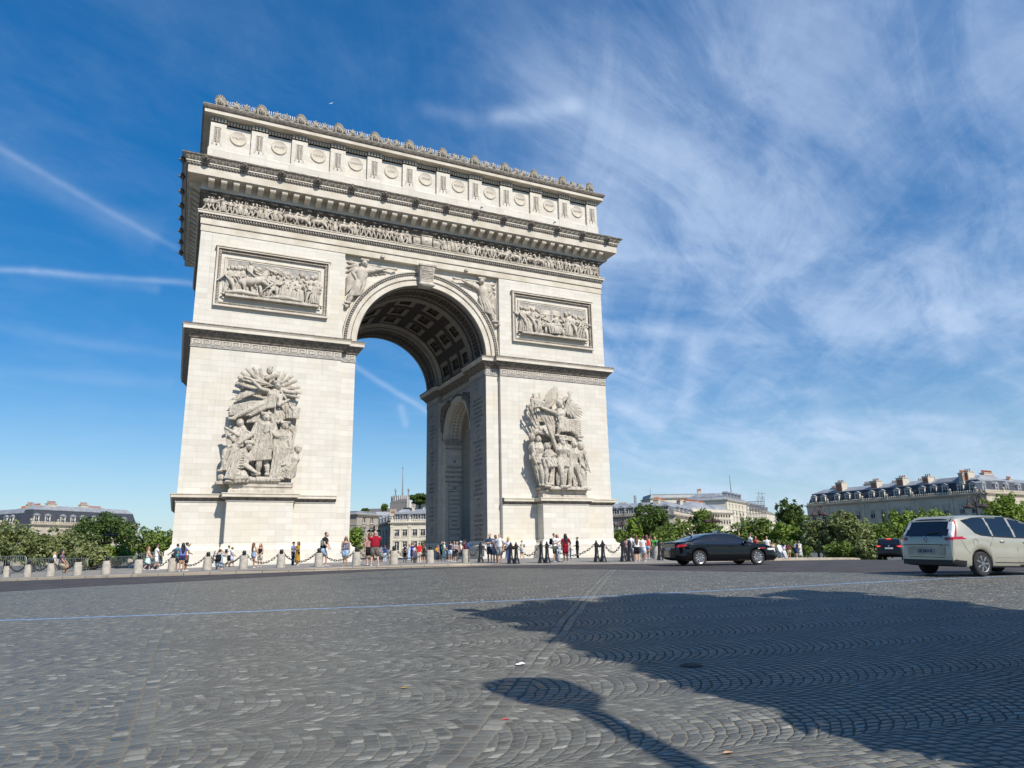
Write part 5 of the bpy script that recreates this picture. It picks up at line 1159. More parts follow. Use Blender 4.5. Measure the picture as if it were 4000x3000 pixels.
def chimney_part(par, x, y, z0, z1, w_, d, brick=False, pots=5, lie='x'):
    mb = MB(); mb.box(x - w_ / 2, x + w_ / 2, y - d / 2, y + d / 2, z0, z1); mb.box(x - w_ / 2 - .12, x + w_ / 2 + .12, y - d / 2 - .12, y + d / 2 + .12, z1, z1 + .16)
    if brick: mb.box(x - w_ / 2 + .2, x + w_ / 2 - .2, y - d / 2 - .015, y - d / 2 + .05, z0 + .8, z1 - .35, 1)
    c = mb.build('chimney', [PLASTER, BRICK], par); mb = MB()
    for i in range(pots):
        px_ = x - w_ / 2 + (i + .5) * w_ / pots; mb.lathe([(.15, 0), (.12, .45), (.15, .5), (.15, .62), (.0, .62)], 7, (px_, y, z1 + .16))
    mb.build('chimney_pots', POT, c, 40); return c

def hotel(name, label, fc, u_win, rows, zm, stone, slate, depth=14.0, base=-2.5, dormers=None, dz=.35, dh=1.75, dw=1.35, chim=(), pil=(), cat='building', inset=1.5, balus=True, winw=1.25, ends=(1.2, 1.2), rail_rows=(), ridge=1.3, slopes=True):
    "mansard-roofed stone house standing on the facade line fc; u_win pixel columns of the windows, rows (z0, z1) of each storey"
    t = thing(name, label, cat, (fc.A.x, fc.A.y, 0), fc.rz); L = fc.L; ze = fc.z
    xs = sorted(x for x in (fc.x(u) for u in u_win) if .9 < x < L - .9); rows = sorted(rows)
    mb = MB(); z = base
    for (a, b) in rows:
        mb.box(0, L, 0, .4, z, a); q = 0.0
        for x in xs: mb.box(q, x - winw / 2, 0, .4, a, b); q = x + winw / 2
        mb.box(q, L, 0, .4, a, b); z = b
    mb.box(0, L, 0, .4, z, ze); mb.box(0, L, .41, depth, base, ze - .05)
    mb.build('wall', stone, t)
    wm = {}
    for k, (a, b) in enumerate(rows):
        h = b - a; me = win_mesh(winw, h, stone, k in rail_rows); pm = pane_mesh(winw, h)
        for x in xs:
            w_ = obj('window', me, t, (x, 0, a)); obj('pane', pm, w_)
            if rnd.random() < .55:
                cm = MB(); c0 = rnd.choice((0, 1, 2)); hh = h * rnd.uniform(.3, 1.0)
                if c0 != 1: cm.box(-winw / 2 + .1, -winw / 2 + .36, .182, .189, h - hh, h - .05)
                if c0 != 0: cm.box(winw / 2 - .36, winw / 2 - .1, .182, .189, h - hh, h - .05)
                cm.build('curtain', CURTAIN, w_)
    # cornice, dentils, string courses, pilasters
    mb = MB(); P = [(0, depth), (0, 0), (L, 0), (L, depth)]
    mb.mold(P, [(0, ze - .75), (.12, ze - .7), (.12, ze - .55)], closed=False); mb.mold(P, [(.18, ze - .28), (.5, ze - .24), (.55, ze - .05), (.6, ze), (.0, ze + .02)], closed=False)
    n = int(L / .45)
    for i in range(n): mb.box((i + .2) * L / n, (i + .7) * L / n, -.34, 0, ze - .52, ze - .26)
    for (a, b) in rows: mb.mold(P, [(0, a - .55), (.1, a - .52), (.1, a - .38), (0, a - .35)], closed=False)
    for u in pil:
        x = fc.x(u)
        if 0 < x < L: mb.box(x - .35, x + .35, -.16, .01, base, ze - .76); mb.box(x - .42, x + .42, -.22, .01, ze - 1.3, ze - .77)
    for x in xs:
        for (a, b) in rows[:-1]: mb.prism([(x - 1.0, b + .35), (x + 1.0, b + .35), (x, b + .8)], 'y', -.2, .01)
    mb.build('cornice', stone, t)
    if balus:
        mb = MB(); n = int(L / .5)
        mb.box(0, L, -.05, .25, ze + .02, ze + .25)
        for i in range(n): mb.ball(((i + .5) * L / n, .1, ze + .5), (.2, .12, .3), 6, 4)
        for u in pil:
            x = fc.x(u)
            if .3 < x < L - .3: mb.box(x - .35, x + .35, -.1, .35, ze + .02, ze + .85); mb.lathe([(.15, 0), (.32, .25), (.30, .45), (.12, .55), (.18, .65)], 7, (x, .1, ze + .85))
        mb.build('parapet', stone, t)
    e0, e1 = ends
    mb = MB(); z1 = zm
    inset = min(inset, depth * .35); rb = min(4, depth * .25)
    lo = [(0.1, .3, ze), (L - .1, .3, ze), (L - .1, depth, ze), (.1, depth, ze)]
    hi = [(e0, inset, z1), (L - e1, inset, z1), (L - e1, depth - min(1, depth * .1), z1), (e0, depth - min(1, depth * .1), z1)]
    up = [(e0 + 1.2, inset + rb, z1 + ridge), (L - e1 - 1.2, inset + rb, z1 + ridge), (L - e1 - 1.2, depth - rb, z1 + ridge), (e0 + 1.2, depth - rb, z1 + ridge)]
    mb.rings([lo, hi], 0); mb.rings([[(p[0], p[1], p[2] + .02) for p in hi], up], 1)
    mb.mold([(e0, depth - 1), (e0, inset), (L - e1, inset), (L - e1, depth - 1)], [(.02, z1 - .1), (.12, z1 - .08), (.12, z1 + .1), (-.1, z1 + .14)], 1, closed=False)
    mb.build('roof', [slate, ZINC], t)
    dx = [fc.x(u, 2000) for u in (dormers if dormers is not None else u_win)]
    dm, dp = dorm_mesh(dw, dh, SASH if slate is SLATE else ZINC), dpane_mesh(dw, dh)
    for x in dx:
        if .6 < x < L - .6: o = obj('dormer', dm, t, (x, .38 + (inset - .3) * (dz / max(.5, z1 - ze)), ze + dz)); obj('pane', dp, o)
    for c in chim:
        u, vt, vb, w_ = c[:4]; y = c[4] if len(c) > 4 else 4.0
        x = fc.x(u, vt); sc = 1.0; z1c = CAM.z + (fc.h(u, vt) - CAM.z) * (1 + y / max(40, (fc.hitp(u, vt) - CAM).length) * .9); 
        chimney_part(t, x, y, zm - .6, z1c - .6, w_, c[5] if len(c) > 5 else 1.0, brick=len(c) > 6, pots=max(2, int(w_ / .42)))
    return t

# left of the arch
fL2 = Face(-160, 2062, 205, 122, 2046)
hotel('mansion_block', 'shaded wing with slate mansard at the left edge of the photo', fL2, [(x * .3165) for x in (-300, -160, -60, 55, 130, 285)], [(fL2.h(50, 2100), fL2.h(50, 2075)), (fL2.h(50, 2150), fL2.h(50, 2122))], fL2.h(60, 2004), CREAM, SLATE,
      chim=[(38, 1972, 2000, 2.6, 5, 1.2), (52, 1980, 2002, 3.2, 3, 1.2, 1), (100, 1970, 1998, 3.2, 3, 1.2, 1)], pil=(0, 118), dw=1.5, dh=1.9, depth=3.2)
fL = Face(123, 2046, fL2.dB - .5, 540, 2058); c1 = lambda x: x * .3165
zmL = fL.h(300, 1996)
hotel('mansion_block', 'stone mansion with dark slate mansard roof, behind the trees left of the arch', fL, [c1(x) for x in (482, 620, 808, 932, 1052, 1190, 1330, 1450, 1560)],
      [(fL.h(145, 2098), fL.h(145, 2073)), (fL.h(145, 2150), fL.h(145, 2121))], zmL, CREAM, SLATE, chim=[(172, 1966, 1990, 1.9, 5, 1.0, 1), (232, 1961, 1998, 2.6, 3, 1.2), (361, 1966, 2002, 2.4, 3.4, 1.2), (412, 1980, 2000, 7.5, 6, 1.0, 1), (450, 1988, 2000, 4, 7), (492, 1998, 2010, 4, 6)], pil=(128, 226, 330, 430, 520), dw=1.5, dh=2.0, depth=5)
# seen through the arch
fB2 = Face(1466, 2058, 215, 1524, 2041)
hotel('mansion_block', 'shaded mansard side wing seen through the arch behind the man in the red shirt', fB2, (1476, 1487, 1499, 1510), [(fB2.h(1490, 2100), fB2.h(1490, 2076)), (fB2.h(1490, 2150), fB2.h(1490, 2120))], fB2.h(1495, 2018), GREYF, SLATE_L, pil=(1470, 1522), depth=8, dw=1.4, dh=1.7)
fB = Face(1525, 2041, fB2.dB - .5, 1740, 2037)
hotel('mansion_block', 'white stone mansion with slate mansard and balustrade, seen through the arch beside its right pier', fB, (1551, 1582, 1621, 1652, 1690, 1720), [(fB.h(1551, 2094), fB.h(1551, 2070)), (fB.h(1551, 2150), fB.h(1551, 2116))],
      fB.h(1600, 2005), WHITE_ST, SLATE_L, pil=(1531, 1601, 1672), chim=[(1530, 1983, 2005, 1.6, 3, 1.0, 1), (1608, 1970, 2003, .7, 4)], dw=1.5, dh=1.8, rail_rows=(1,))
fC = Face(1395, 2008, 172, 1478, 2013)
hotel('apartment_house', 'plain beige house with flat terrace roof, seen through the arch beside its left pier', fC, (1422, 1452), [(fC.h(1452, 2045), fC.h(1452, 2020)), (fC.h(1440, 2085), fC.h(1440, 2062)), (fC.h(1440, 2130), fC.h(1440, 2105))], fC.z + .7, BEIGE_ST, ZINC, balus=False, dormers=(), winw=1.5, ridge=.2, inset=.5, ends=(.4, .4))
fC2 = Face(1340, 2058, 240, 1412, 2050)
hotel('apartment_house', 'low grey house with steep glazed slate roof just right of the left pier', fC2, (1372, 1385, 1399), [(fC2.h(1385, 2092), fC2.h(1385, 2065)), (fC2.h(1385, 2130), fC2.h(1385, 2105))], fC2.h(1390, 2016), GREYF, SLATE, balus=False, dormers=(1375, 1392), inset=2.4, rail_rows=(1, 0))
# tower block with mast and roof garden behind
tb = at(1566, 1960, 300); s300 = 300 / F
t = thing('round_rooftop_tower', 'grey round rooftop tower with a thin mast, above the roofs inside the arch', 'tower', (tb.x, tb.y, 0), -YAW)
zt = tb.z + 22 * s300
mb = MB(); r = 36 * s300; mb.lathe([(r, -2), (r, zt), (r * .96, zt), (0, zt)], 28); mb.build('tower_wall', mat('tower_grey', (.17, .165, .16), .7), t, 40)
mb = MB()
for k in range(28): a = 2 * pi * k / 28; mb.tube([(r * 1.01 * cos(a), r * 1.01 * sin(a), zt - 5), (r * 1.01 * cos(a), r * 1.01 * sin(a), zt)], .22, 4, round_=False)
mb.build('white_fins', SASH, t)
mb = MB(); mb.tube([(.8, -1, zt), (.8, -1, zt + 108 * s300)], [.35, .16], 6); mb.ball((.8, -1, zt + 109 * s300), .35, 6, 4)
for q in (-2.2, 3.4): mb.tube([(q, -1, zt), (q, -1, zt + 24 * s300)], [.35, .25], 6); mb.ball((q, -1, zt + 22 * s300), (.45, .45, .9), 6, 5)
mb.build('mast', ZINC, t, 60)
mb = MB(); mb.box(-3.3, 3.0, -r - 4, -r - .2, -2, tb.z - 8 * s300); mb.prism([(-3.4, tb.z - 8 * s300), (3.1, tb.z - 8 * s300), (3.1, tb.z + 6 * s300), (.5, tb.z + 4 * s300)], 'y', -r - 4.1, -r); mb.box(-12, 13, -r - 6, -r - 4.2, -2, tb.z - 30 * s300); mb.box(8, 12.5, -r - 8, -r - 6.1, -2, tb.z - 12 * s300, 1)
mb.build('penthouse', [mat('tower_grey', (.17, .165, .16)), WHITE_ST], t)
# right of the arch
fD = Face(2330, 2022, 190, 2617, 2010); c4 = lambda x: 2350 + x * .2034
hotel('mansion_block', 'grey-roofed stone mansion with zinc mansard immediately right of the arch, behind the round dark tree', fD, [c4(x) for x in (-40, 80, 225, 370, 545, 700, 860, 1020, 1220)], [(fD.h(2400, 2066), fD.h(2400, 2044)), (fD.h(2400, 2120), fD.h(2400, 2090))], fD.h(2480, 1980), GREYF, SLATE_L, pil=(2375, 2446, 2520, 2612),
      chim=[(2406, 1966, 1985, 2.4, 5, 1, 1), (2545, 1945, 1975, 1.5, 4, 1.6)], dw=1.6, dh=1.9)
fD2 = Face(2619, 2010, fD.dB, 2722, 2027).shift(fD.d * 1.0)
hotel('mansion_block', 'receding wing with urns along its parapet, between the round tree and the zinc dome', fD2, [c4(x) for x in (1400, 1525, 1605, 1680, 1755)], [(fD2.h(2650, 2060), fD2.h(2650, 2040)), (fD2.h(2650, 2110), fD2.h(2650, 2085))], fD2.h(2665, 1984), CREAM, SLATE_L, pil=(2621, 2640, 2657, 2672, 2696, 2716), depth=3.5, dw=1.3, dh=1.9,
      chim=[(2665, 1950, 1972, 9.0, 6, 1.0, 1)])
c6 = lambda x, y: (2400 + x * .3165, 1800 + y * .3165)
fE = Face(2705, 1996, 205, 2862, 2003)
zc_ = fE.h(2780, 1960)
tE = hotel('domed_roof_house', 'white house under a curved zinc dome roof, above the tree behind the black sedan', fE, [c6(x, 0)[0] for x in (1200, 1230, 1262, 1294, 1326, 1358, 1392, 1425)], [(fE.h(2790, 2021), fE.h(2790, 2005)), (fE.h(2790, 2046), fE.h(2790, 2030))], fE.z + .8, WHITE_ST, ZINC, dormers=(), balus=True, winw=1.0, ridge=.2,
      chim=[(2723, 1948, 1970, 1.6, 6, 1.2), (2765, 1953, 1975, 7.5, 6), (2798, 1958, 1980, 5.0, 6)], rail_rows=(1, 0), depth=16)
mb = MB()
for x0, x1, k in ((.5, fE.L * .62, 1.0), (fE.L * .60, fE.L - .3, .8)):
    hh = (zc_ - fE.z) * k
    mb.rings([[(x0 + (x1 - x0) * i / 18, y_, fE.z + .3 + hh * (sin(pi * i / 18) ** .7) * f_) for i in range(19)] for y_, f_ in ((.6, .0), (.9, .45), (1.8, .75), (3.5, .95), (7, 1.02), (13, .9), (15, .0))], closed=False, cap=False)
mb.build('zinc_dome', ZINC, tE, 50)
fF = Face(2540, 1945, 250, 2850, 1940)
tF = hotel('long_white_building', 'long white windowless rear wall with grey zinc edge, on the skyline right of the arch', fF, (), [], fF.z + 1.2, WHITE_ST, ZINC, dormers=(), balus=False, ridge=.3, inset=.6, ends=(.5, .5), chim=[(2740, 1912, 1936, .55, 3, .5), (2733, 1912, 1936, .5, 2.2, .5), (2747, 1911, 1936, .5, 3.4, .5), (2610, 1938, 1945, 5, 2)])
mb = MB(); mb.tube([(fF.x(2546, 1930), 2, fF.z), (fF.x(2546, 1930), 2, fF.h(2546, 1903))], [.12, .06], 5); mb.box(fF.x(2482), fF.x(2490), -1, 0, -2, fF.h(2486, 1936)); mb.build('mast', ZINC, tF)
fG = Face(2838, 1950, 225, 2925, 1966)
hotel('apartment_house', 'cream apartment house with rows of tall windows, left of the scaffolding', fG, [c6(x, 0)[0] for x in (1400, 1440, 1480, 1520, 1560, 1600)], [(fG.h(2870, 1988), fG.h(2870, 1972)), (fG.h(2870, 2012), fG.h(2870, 1996)), (fG.h(2870, 2036), fG.h(2870, 2020)), (fG.h(2870, 2066), fG.h(2870, 2050))], fG.h(2870, 1944), WHITE_ST, ZINC, winw=1.3, rail_rows=(2, 0), dw=1.3, dh=2.0, balus=False, inset=1.2)
fH = Face(2925, 1985, 262, 3030, 2008)
tH = hotel('apartment_house', 'pale apartment row with brick chimney stack, right of the scaffolding', fH, (2935, 2948, 2960, 2972, 2984, 2996, 3008), [(fH.h(2970, 2022), fH.h(2970, 2004)), (fH.h(2970, 2048), fH.h(2970, 2030))], fH.h(2970, 1988), WHITE_ST, SLATE_L, winw=1.2, rail_rows=(0,), chim=[(3002, 1981, 2000, 8, 3, 2.5, 1)], balus=False)
mb = MB(); p = fH.x(2889, 1900); mb.tube([(fG.x(2889, 1900), 3, fG.z), (fG.x(2884, 1860), 3, fG.h(2884, 1855))], [.25, .1], 6)
mast = thing('radio_mast', 'tall thin radio mast standing above the cream apartment house', 'mast', (fG.A.x, fG.A.y, 0), fG.rz); mb.build('mast_pole', ZINC, mast)
# scaffold tower
sA = at(2918, 1962, 235); t = thing('scaffold_tower', 'steel scaffold tower wrapped round a roof, left of the tall tree', 'scaffold', (sA.x, sA.y, 0), -YAW - .1)
k = 235 / F; mb = MB(); zt = at(2950, 1940, 235).z; Wd = 66 * k; bm = MB()
for i in range(7):
    x = i * Wd / 6
    for y in (0, 1.6): mb.tube([(x, y, 3), (x, y, zt - (0 if i > 3 else 1.8))], .07, 4)
for j in range(9):
    z = zt - 1.0 - j * 1.35
    for y in (0, 1.6): mb.tube([(0, y, z - .6), (Wd, y, z - .6)], .06, 4)
    if j > 0: bm.box(0, Wd, 0, 1.6, z - .7, z - .62)
for i in range(6): mb.tube([(i * Wd / 6, -.05, zt - 2), ((i + 1) * Wd / 6, -.05, zt - 5)], .05, 4)
mb.tube([(Wd * .72, 0, zt), (Wd * .72, 0, zt + 1.5)], .08, 4); mb.tube([(Wd * .9, 0, zt - 1), (Wd * .9, 0, zt + 1.3)], .08, 4); mb.tube([(Wd * .6, 0, zt + 1.2), (Wd * 1.1, 0, zt + .9)], .06, 4)
mb.build('scaffold_tubes', mat('scaffold_steel', (.26, .26, .26), .5, metal=.4), t); bm.build('scaffold_boards', mat('scaffold_board', (.36, .28, .16), .9), t)
# far right
fR = Face(3151, 1975, 200, 3836, 1924); c7 = lambda x: 3100 + x * .4069
zr = fR.h(3500, 1900)
hotel('mansion_block', 'long stone mansion with black slate mansard, behind the trees right of the tall tree', fR, [c7(x) for x in (205, 305, 438, 535, 636, 775, 878, 1015, 1120, 1268, 1380, 1490, 1645, 1765)],
      [(fR.h(3360, 2027), fR.h(3360, 1996)), (fR.h(3360, 2085), fR.h(3360, 2052))], zr, CREAM, SLATE, dormers=[c7(x) for x in (195, 285, 418, 520, 618, 755, 858, 1000, 1108, 1250, 1362, 1475, 1625, 1745)],
      pil=[c7(x) for x in (130, 350, 690, 930, 1180, 1550, 1800)], dw=1.45, dh=1.9, rail_rows=(1, 0),
      chim=[(3218, 1902, 1925, 2.6, 5), (3256, 1880, 1922, 2.0, 3, 2.2, 1), (3336, 1886, 1908, 5, 8), (3393, 1874, 1912, 1.8, 3, 2.4, 1), (3438, 1882, 1898, 4, 8), (3495, 1862, 1903, 1.8, 3, 2.6, 1), (3545, 1874, 1890, 4.5, 8), (3595, 1856, 1896, 1.5, 3, 2.6, 1), (3750, 1836, 1878, 1.5, 3, 2.8, 1)])
fR2 = Face(3838, 1924, fR.dB, 4120, 1937).shift(fR.d * .5); fR2.shift(fR2.d * .4)
hotel('mansion_block', 'sunlit stone wing with white awnings on its dormers, at the right edge of the photo', fR2, (3872, 3922, 3962, 4010, 4055), [(fR2.h(3900, 1985), fR2.h(3900, 1955)), (fR2.h(3900, 2050), fR2.h(3900, 2018))], fR2.h(3950, 1880), CREAM, SLATE, pil=(3842, 3946, 4050), dw=1.5, dh=1.8,
      chim=[(3858, 1838, 1875, 4.6, 5, 1.0, 1), (3942, 1838, 1878, 4.8, 5, 1.0, 1), (4010, 1862, 1882, 2, 4)])
# ------------------------------------------------------------------ trees
def leaf_mat(name, c1, c2, c3):
    M = bpy.data.materials.new(name); M.use_nodes = True; t = NT(M.node_tree); b = t.n['Principled BSDF']
    ri = t.new('ShaderNodeNewGeometry').outputs['Random Per Island']
    r = t.new('ShaderNodeValToRGB'); e = r.color_ramp.elements
    e[0].color = (*c1, 1); e[1].color = (*c3, 1); q = e.new(.5); q.color = (*c2, 1)
    t.put(r.inputs[0], ri)
    big = t.noise(t.new('ShaderNodeTexCoord').outputs['Object'], .55, 3, .5)
    c = t.mix(t.m('MULTIPLY', t.rng(big, .35, .65), .35), r.outputs[0], (*[q * .6 for q in c2], 1))
    t.put(b.inputs['Base Color'], c); b.inputs['Roughness'].default_value = .55; b.inputs['Specular IOR Level'].default_value = .3
    tr = t.new('ShaderNodeBsdfTranslucent'); t.put(tr.inputs['Color'], t.mix(.5, c, (.20, .26, .03, 1)))
    mx = t.new('ShaderNodeMixShader'); mx.inputs[0].default_value = .30
    t.l.new(b.outputs[0], mx.inputs[1]); t.l.new(tr.outputs[0], mx.inputs[2]); t.l.new(mx.outputs[0], t.n['Material Output'].inputs['Surface'])
    return M
LEAF = {'pale': leaf_mat('leaves_pale', (.145, .175, .06), (.21, .245, .09), (.32, .35, .165)), 'dark': leaf_mat('leaves_dark', (.045, .085, .018), (.075, .13, .027), (.12, .18, .042)),
        'mid': leaf_mat('leaves_mid', (.095, .155, .026), (.14, .21, .038), (.20, .27, .062)), 'bright': leaf_mat('leaves_bright', (.13, .21, .026), (.185, .275, .04), (.26, .34, .07))}
BARK = mat('bark', (.075, .062, .05), .95, scale=4, bump=.5, bscale=9, col2=(.045, .038, .03))
def leaf_cloud(name, clumps, n, size, m, parent, rs):
    "many small leaf faces gathered in clumps (centre, radii)"
    g = np.random.default_rng(rs); vol = np.array([c[1][0] * c[1][1] * c[1][2] for c in clumps]) ** .75; vol = vol / vol.sum()
    cnt = (vol * n).astype(int) + 1; C = []; Nn = []
    for (c, r), k in zip(clumps, cnt):
        d = g.normal(size=(k, 3)); d /= np.linalg.norm(d, axis=1)[:, None]
        rad = g.uniform(.35, 1.0, (k, 1)) ** .5 * (1 + .16 * g.normal(size=(k, 1)))
        C.append(np.array(c) + d * rad * np.array(r)); Nn.append(d * .55 + np.array([0, 0, .45]) + g.normal(size=(k, 3)) * .5)
    C = np.concatenate(C); N = np.concatenate(Nn); N /= np.linalg.norm(N, axis=1)[:, None]; k = len(C)
    a = np.cross(N, g.normal(size=(k, 3))); a /= np.linalg.norm(a, axis=1)[:, None] + 1e-9; b = np.cross(N, a)
    s = size * g.uniform(.55, 1.35, (k, 1))
    V = np.stack([C - a * s * .62, C - b * s * .36 + a * s * .05, C + a * s * .62, C + b * s * .36 + N * s * .18], 1).reshape(-1, 3)
    me = bpy.data.meshes.new(name); me.vertices.add(4 * k); me.vertices.foreach_set('co', V.ravel().astype(np.float32))
    me.loops.add(4 * k); me.loops.foreach_set('vertex_index', np.arange(4 * k, dtype=np.int32)); me.polygons.add(k)
    me.polygons.foreach_set('loop_start', np.arange(0, 4 * k, 4, dtype=np.int32)); me.polygons.foreach_set('loop_total', np.full(k, 4, dtype=np.int32))
    me.materials.append(m); me.update(calc_edges=True); me.validate()
    return obj(name, me, parent)
TREE_N = [0]
def tree(label, u, vt, vb, wpx, depth, kind, leaves=3200, leaf=.42, name='tree', cat='tree', trunk=True, dens=1.0, gap=.0, base=None, tower=False):
    TREE_N[0] += 1; rs = 100 + TREE_N[0]; R = random.Random(rs)
    p = at(u, (vt + vb) / 2, depth); k = depth / F; zt, zb_ = at(u, vt, depth).z, at(u, vb, depth).z; w_ = wpx * k / 2; gz = G(p.x, p.y) + .1 if base is None else base
    t = thing(name, label, cat, (p.x, p.y, gz), R.uniform(0, 6)); zc, h = (zt + zb_) / 2 - gz, (zt - zb_) / 2
    cl = []; n = int(34 * dens)
    for i in range(n):
        while True:
            d = Vector((R.uniform(-1, 1), R.uniform(-1, 1), R.uniform(-1, 1)))
            if .25 < d.length < 1: break
        if gap and R.random() < gap: continue
        f = 1.0 if not tower else (1 - .45 * max(0, d.z))
        s = R.uniform(.20, .36) * (1.15 - .35 * abs(d.z))
        cl.append(((d.x * w_ * .86 * f, d.y * w_ * .86 * f, zc + d.z * h * .86), (w_ * s * 1.15, w_ * s * 1.15, max(.5, min(h, w_) * s))))
    for i in range(int(10 * dens)):
        a = R.uniform(0, 2 * pi); e = R.uniform(-.3, 1.0); q = cos(e * 1.3)
        cl.append(((cos(a) * w_ * q, sin(a) * w_ * q, zc + h * sin(e * 1.4)), (w_ * .13, w_ * .13, h * .15)))
    leaf_cloud('crown', cl, leaves, leaf, LEAF[kind], t, rs)
    if trunk:
        mb = MB(); tr = max(.10, w_ * .065)
        mb.tube([(0, 0, -.5), (R.uniform(-.1, .1), 0, zc - h * .9), (R.uniform(-.3, .3), R.uniform(-.3, .3), zc), (0, 0, zc + h * .6)], [tr * 1.25, tr, tr * .6, tr * .15], 8)
        for i in range(9):
            a = R.uniform(0, 2 * pi); z0 = zc - h * R.uniform(.1, .95); q = R.uniform(.45, .85)
            mb.tube([(0, 0, z0), (cos(a) * w_ * q * .5, sin(a) * w_ * q * .5, z0 + h * .35), (cos(a) * w_ * q, sin(a) * w_ * q, z0 + h * R.uniform(.5, .9))], [tr * .5, tr * .3, tr * .08], 5)
        mb.build('trunk', BARK, t, 60)
    return t
TG = 'trees round the place'
for a in (
    ('big pale silvery tree at the left edge of the photo', 30, 2040, 2210, 190, 88, 'pale', 4200),
    ('pale tree behind the couple on the bollard, second from the left edge', 140, 2092, 2220, 150, 84, 'pale', 3400),
    ('pale tree in front of the left mansion, left of the broad dark tree', 240, 2064, 2215, 165, 92, 'pale', 3600),
    ('broad dark green tree with forked trunk before the left mansion', 412, 2002, 2150, 225, 140, 'dark', 5600),
    ('low pale yellowish tree under the broad dark tree behind the barriers', 345, 2120, 2238, 150, 76, 'pale', 3200),
    ('small pale tree beside the street lamp left of the arch', 445, 2128, 2210, 110, 84, 'bright', 2200),
    ('green tree between the left mansion and the left pier', 575, 2062, 2200, 210, 150, 'mid', 4600),
    ('dark bright-topped tree just left of the left pier', 648, 2075, 2200, 90, 152, 'mid', 2400),
    ('green tree seen through the arch just right of the left pier', 1385, 2062, 2165, 95, 155, 'bright', 2800),
    ('thin loose tree seen through the arch before the white mansion', 1668, 2092, 2165, 52, 160, 'pale', 700),
    ('round dense dark tree right of the arch, shaped like a ball', 2532, 1970, 2125, 165, 110, 'dark', 6500),
    ('bright lime green tree in front of the round dark tree', 2474, 2024, 2140, 72, 98, 'bright', 2200),
    ('small green tree hard against the right pier', 2412, 2064, 2175, 70, 96, 'mid', 2000),
    ('olive green tree right of the round dark tree', 2630, 2030, 2150, 160, 98, 'mid', 3800),
    ('green tree with a narrow top behind the rear of the black sedan', 2742, 1988, 2150, 120, 102, 'mid', 3400),
    ('spreading green tree behind the roof of the black sedan', 2815, 2050, 2165, 170, 98, 'mid', 3600),
    ('wide green tree below the cream apartment house', 2945, 2016, 2165, 165, 96, 'mid', 4000),
    ('tall dark tree with a pointed top beside the long right mansion', 3085, 1948, 2095, 118, 108, 'dark', 4200),
    ('bright tree under the tall dark tree behind the strolling couple', 3070, 2040, 2175, 130, 92, 'bright', 3600),
    ('pale leafy plane tree left of the lamp post, before the right mansion', 3190, 2016, 2165, 120, 88, 'pale', 3200),
    ('pale leafy plane tree right of the lamp post, before the right mansion', 3310, 1998, 2160, 170, 86, 'pale', 4200),
    ('dull green plane tree left of the dark car', 3430, 2040, 2175, 150, 90, 'mid', 3400),
    ('bright green tree behind the dark car', 3520, 2000, 2180, 150, 94, 'bright', 3600),
    ('wide bright tree behind the roof of the silver van', 3625, 1988, 2140, 200, 96, 'bright', 4200),
    ('tall green tree at the right edge above the silver van', 3930, 1930, 2110, 190, 88, 'bright', 4800),
    ('dark tree above the windscreen of the silver van', 3790, 2015, 2120, 120, 100, 'mid', 2600)):
    tree(*a, leaf=(.36 if a[6] != 'pale' else .34) * max(1, a[5] / 105))['group'] = TG
for i, a in enumerate((('low hedge bush between the lamp post and the dark car', 3290, 2120, 2195, 140, 80, 'mid'), ('low hedge bush just left of the dark car', 3400, 2112, 2195, 130, 78, 'pale'), ('low shadowy bush behind the strolling couple', 3080, 2122, 2190, 150, 80, 'mid'),
    ('low bush behind the bonnet of the black sedan', 2930, 2115, 2190, 140, 82, 'dark'), ('low bush behind the crowd right of the arch', 2600, 2105, 2185, 200, 86, 'mid'), ('low bush between the right pier and the round dark tree', 2450, 2110, 2180, 90, 88, 'dark'))):
    tree(*a, 2600, name='bush', cat='bush', leaf=.30, trunk=False, dens=.9)['group'] = 'bushes beside the road'
rt = at(1640, 1948, 285)
tree('dark bushy trees on the far roof terrace beside the round tower', 1640, 1930, 1970, 92, 288, 'dark', 2600, .8, 'roof_tree', 'roof tree', trunk=True, base=rt.z - 6)
tree('small round shrub on the flat roof left of the brick chimney', 1502, 1972, 1992, 26, 180, 'mid', 500, .5, 'roof_shrub', 'shrub', trunk=False, base=fC.z + .5)
tree('dark low shrub on the flat roof beside the left pier', 1428, 1988, 2003, 30, 178, 'dark', 400, .5, 'roof_shrub', 'shrub', trunk=False, base=fC.z + .5)
# ------------------------------------------------------------------ bollards, chains, lamps, barriers
ROUGH = mat('bollard_granite', (.50, .455, .38), .95, scale=5, bump=.9, bscale=18, spec=.2, col2=(.36, .325, .27))
bm = MB(); bm.lathe([(.235, 0), (.24, .1), (.225, .45), (.21, .70), (.19, .745), (.0, .75)], 18)
bolm = bm.mesh('stone_shaft', ROUGH, 50)
for v_ in bolm.vertices:
    n_ = mnoise.noise(Vector(v_.co) * 5) * .022; v_.co.x += n_; v_.co.y += n_ * .7
bm = MB(); bm.lathe([(.10, .745), (.10, .78), (.06, .80), (.055, .83)], 12); bm.ball((0, 0, .92), .112, 14, 9); bm.lathe([(.12, .80), (.12, .82), (.05, .825)], 12)
ballm = bm.mesh('iron_ball', IRON, 180)
STONE = [(24, 2256), (106, 2254), (196, 2251), (301, 2247.5), (413, 2243), (538, 2239), (671, 2232), (809, 2226.5), (950, 2223), (1096.5, 2217), (1243.6, 2213), (1391.5, 2209), (1538, 2204), (1680, 2200), (1819.4, 2198)]
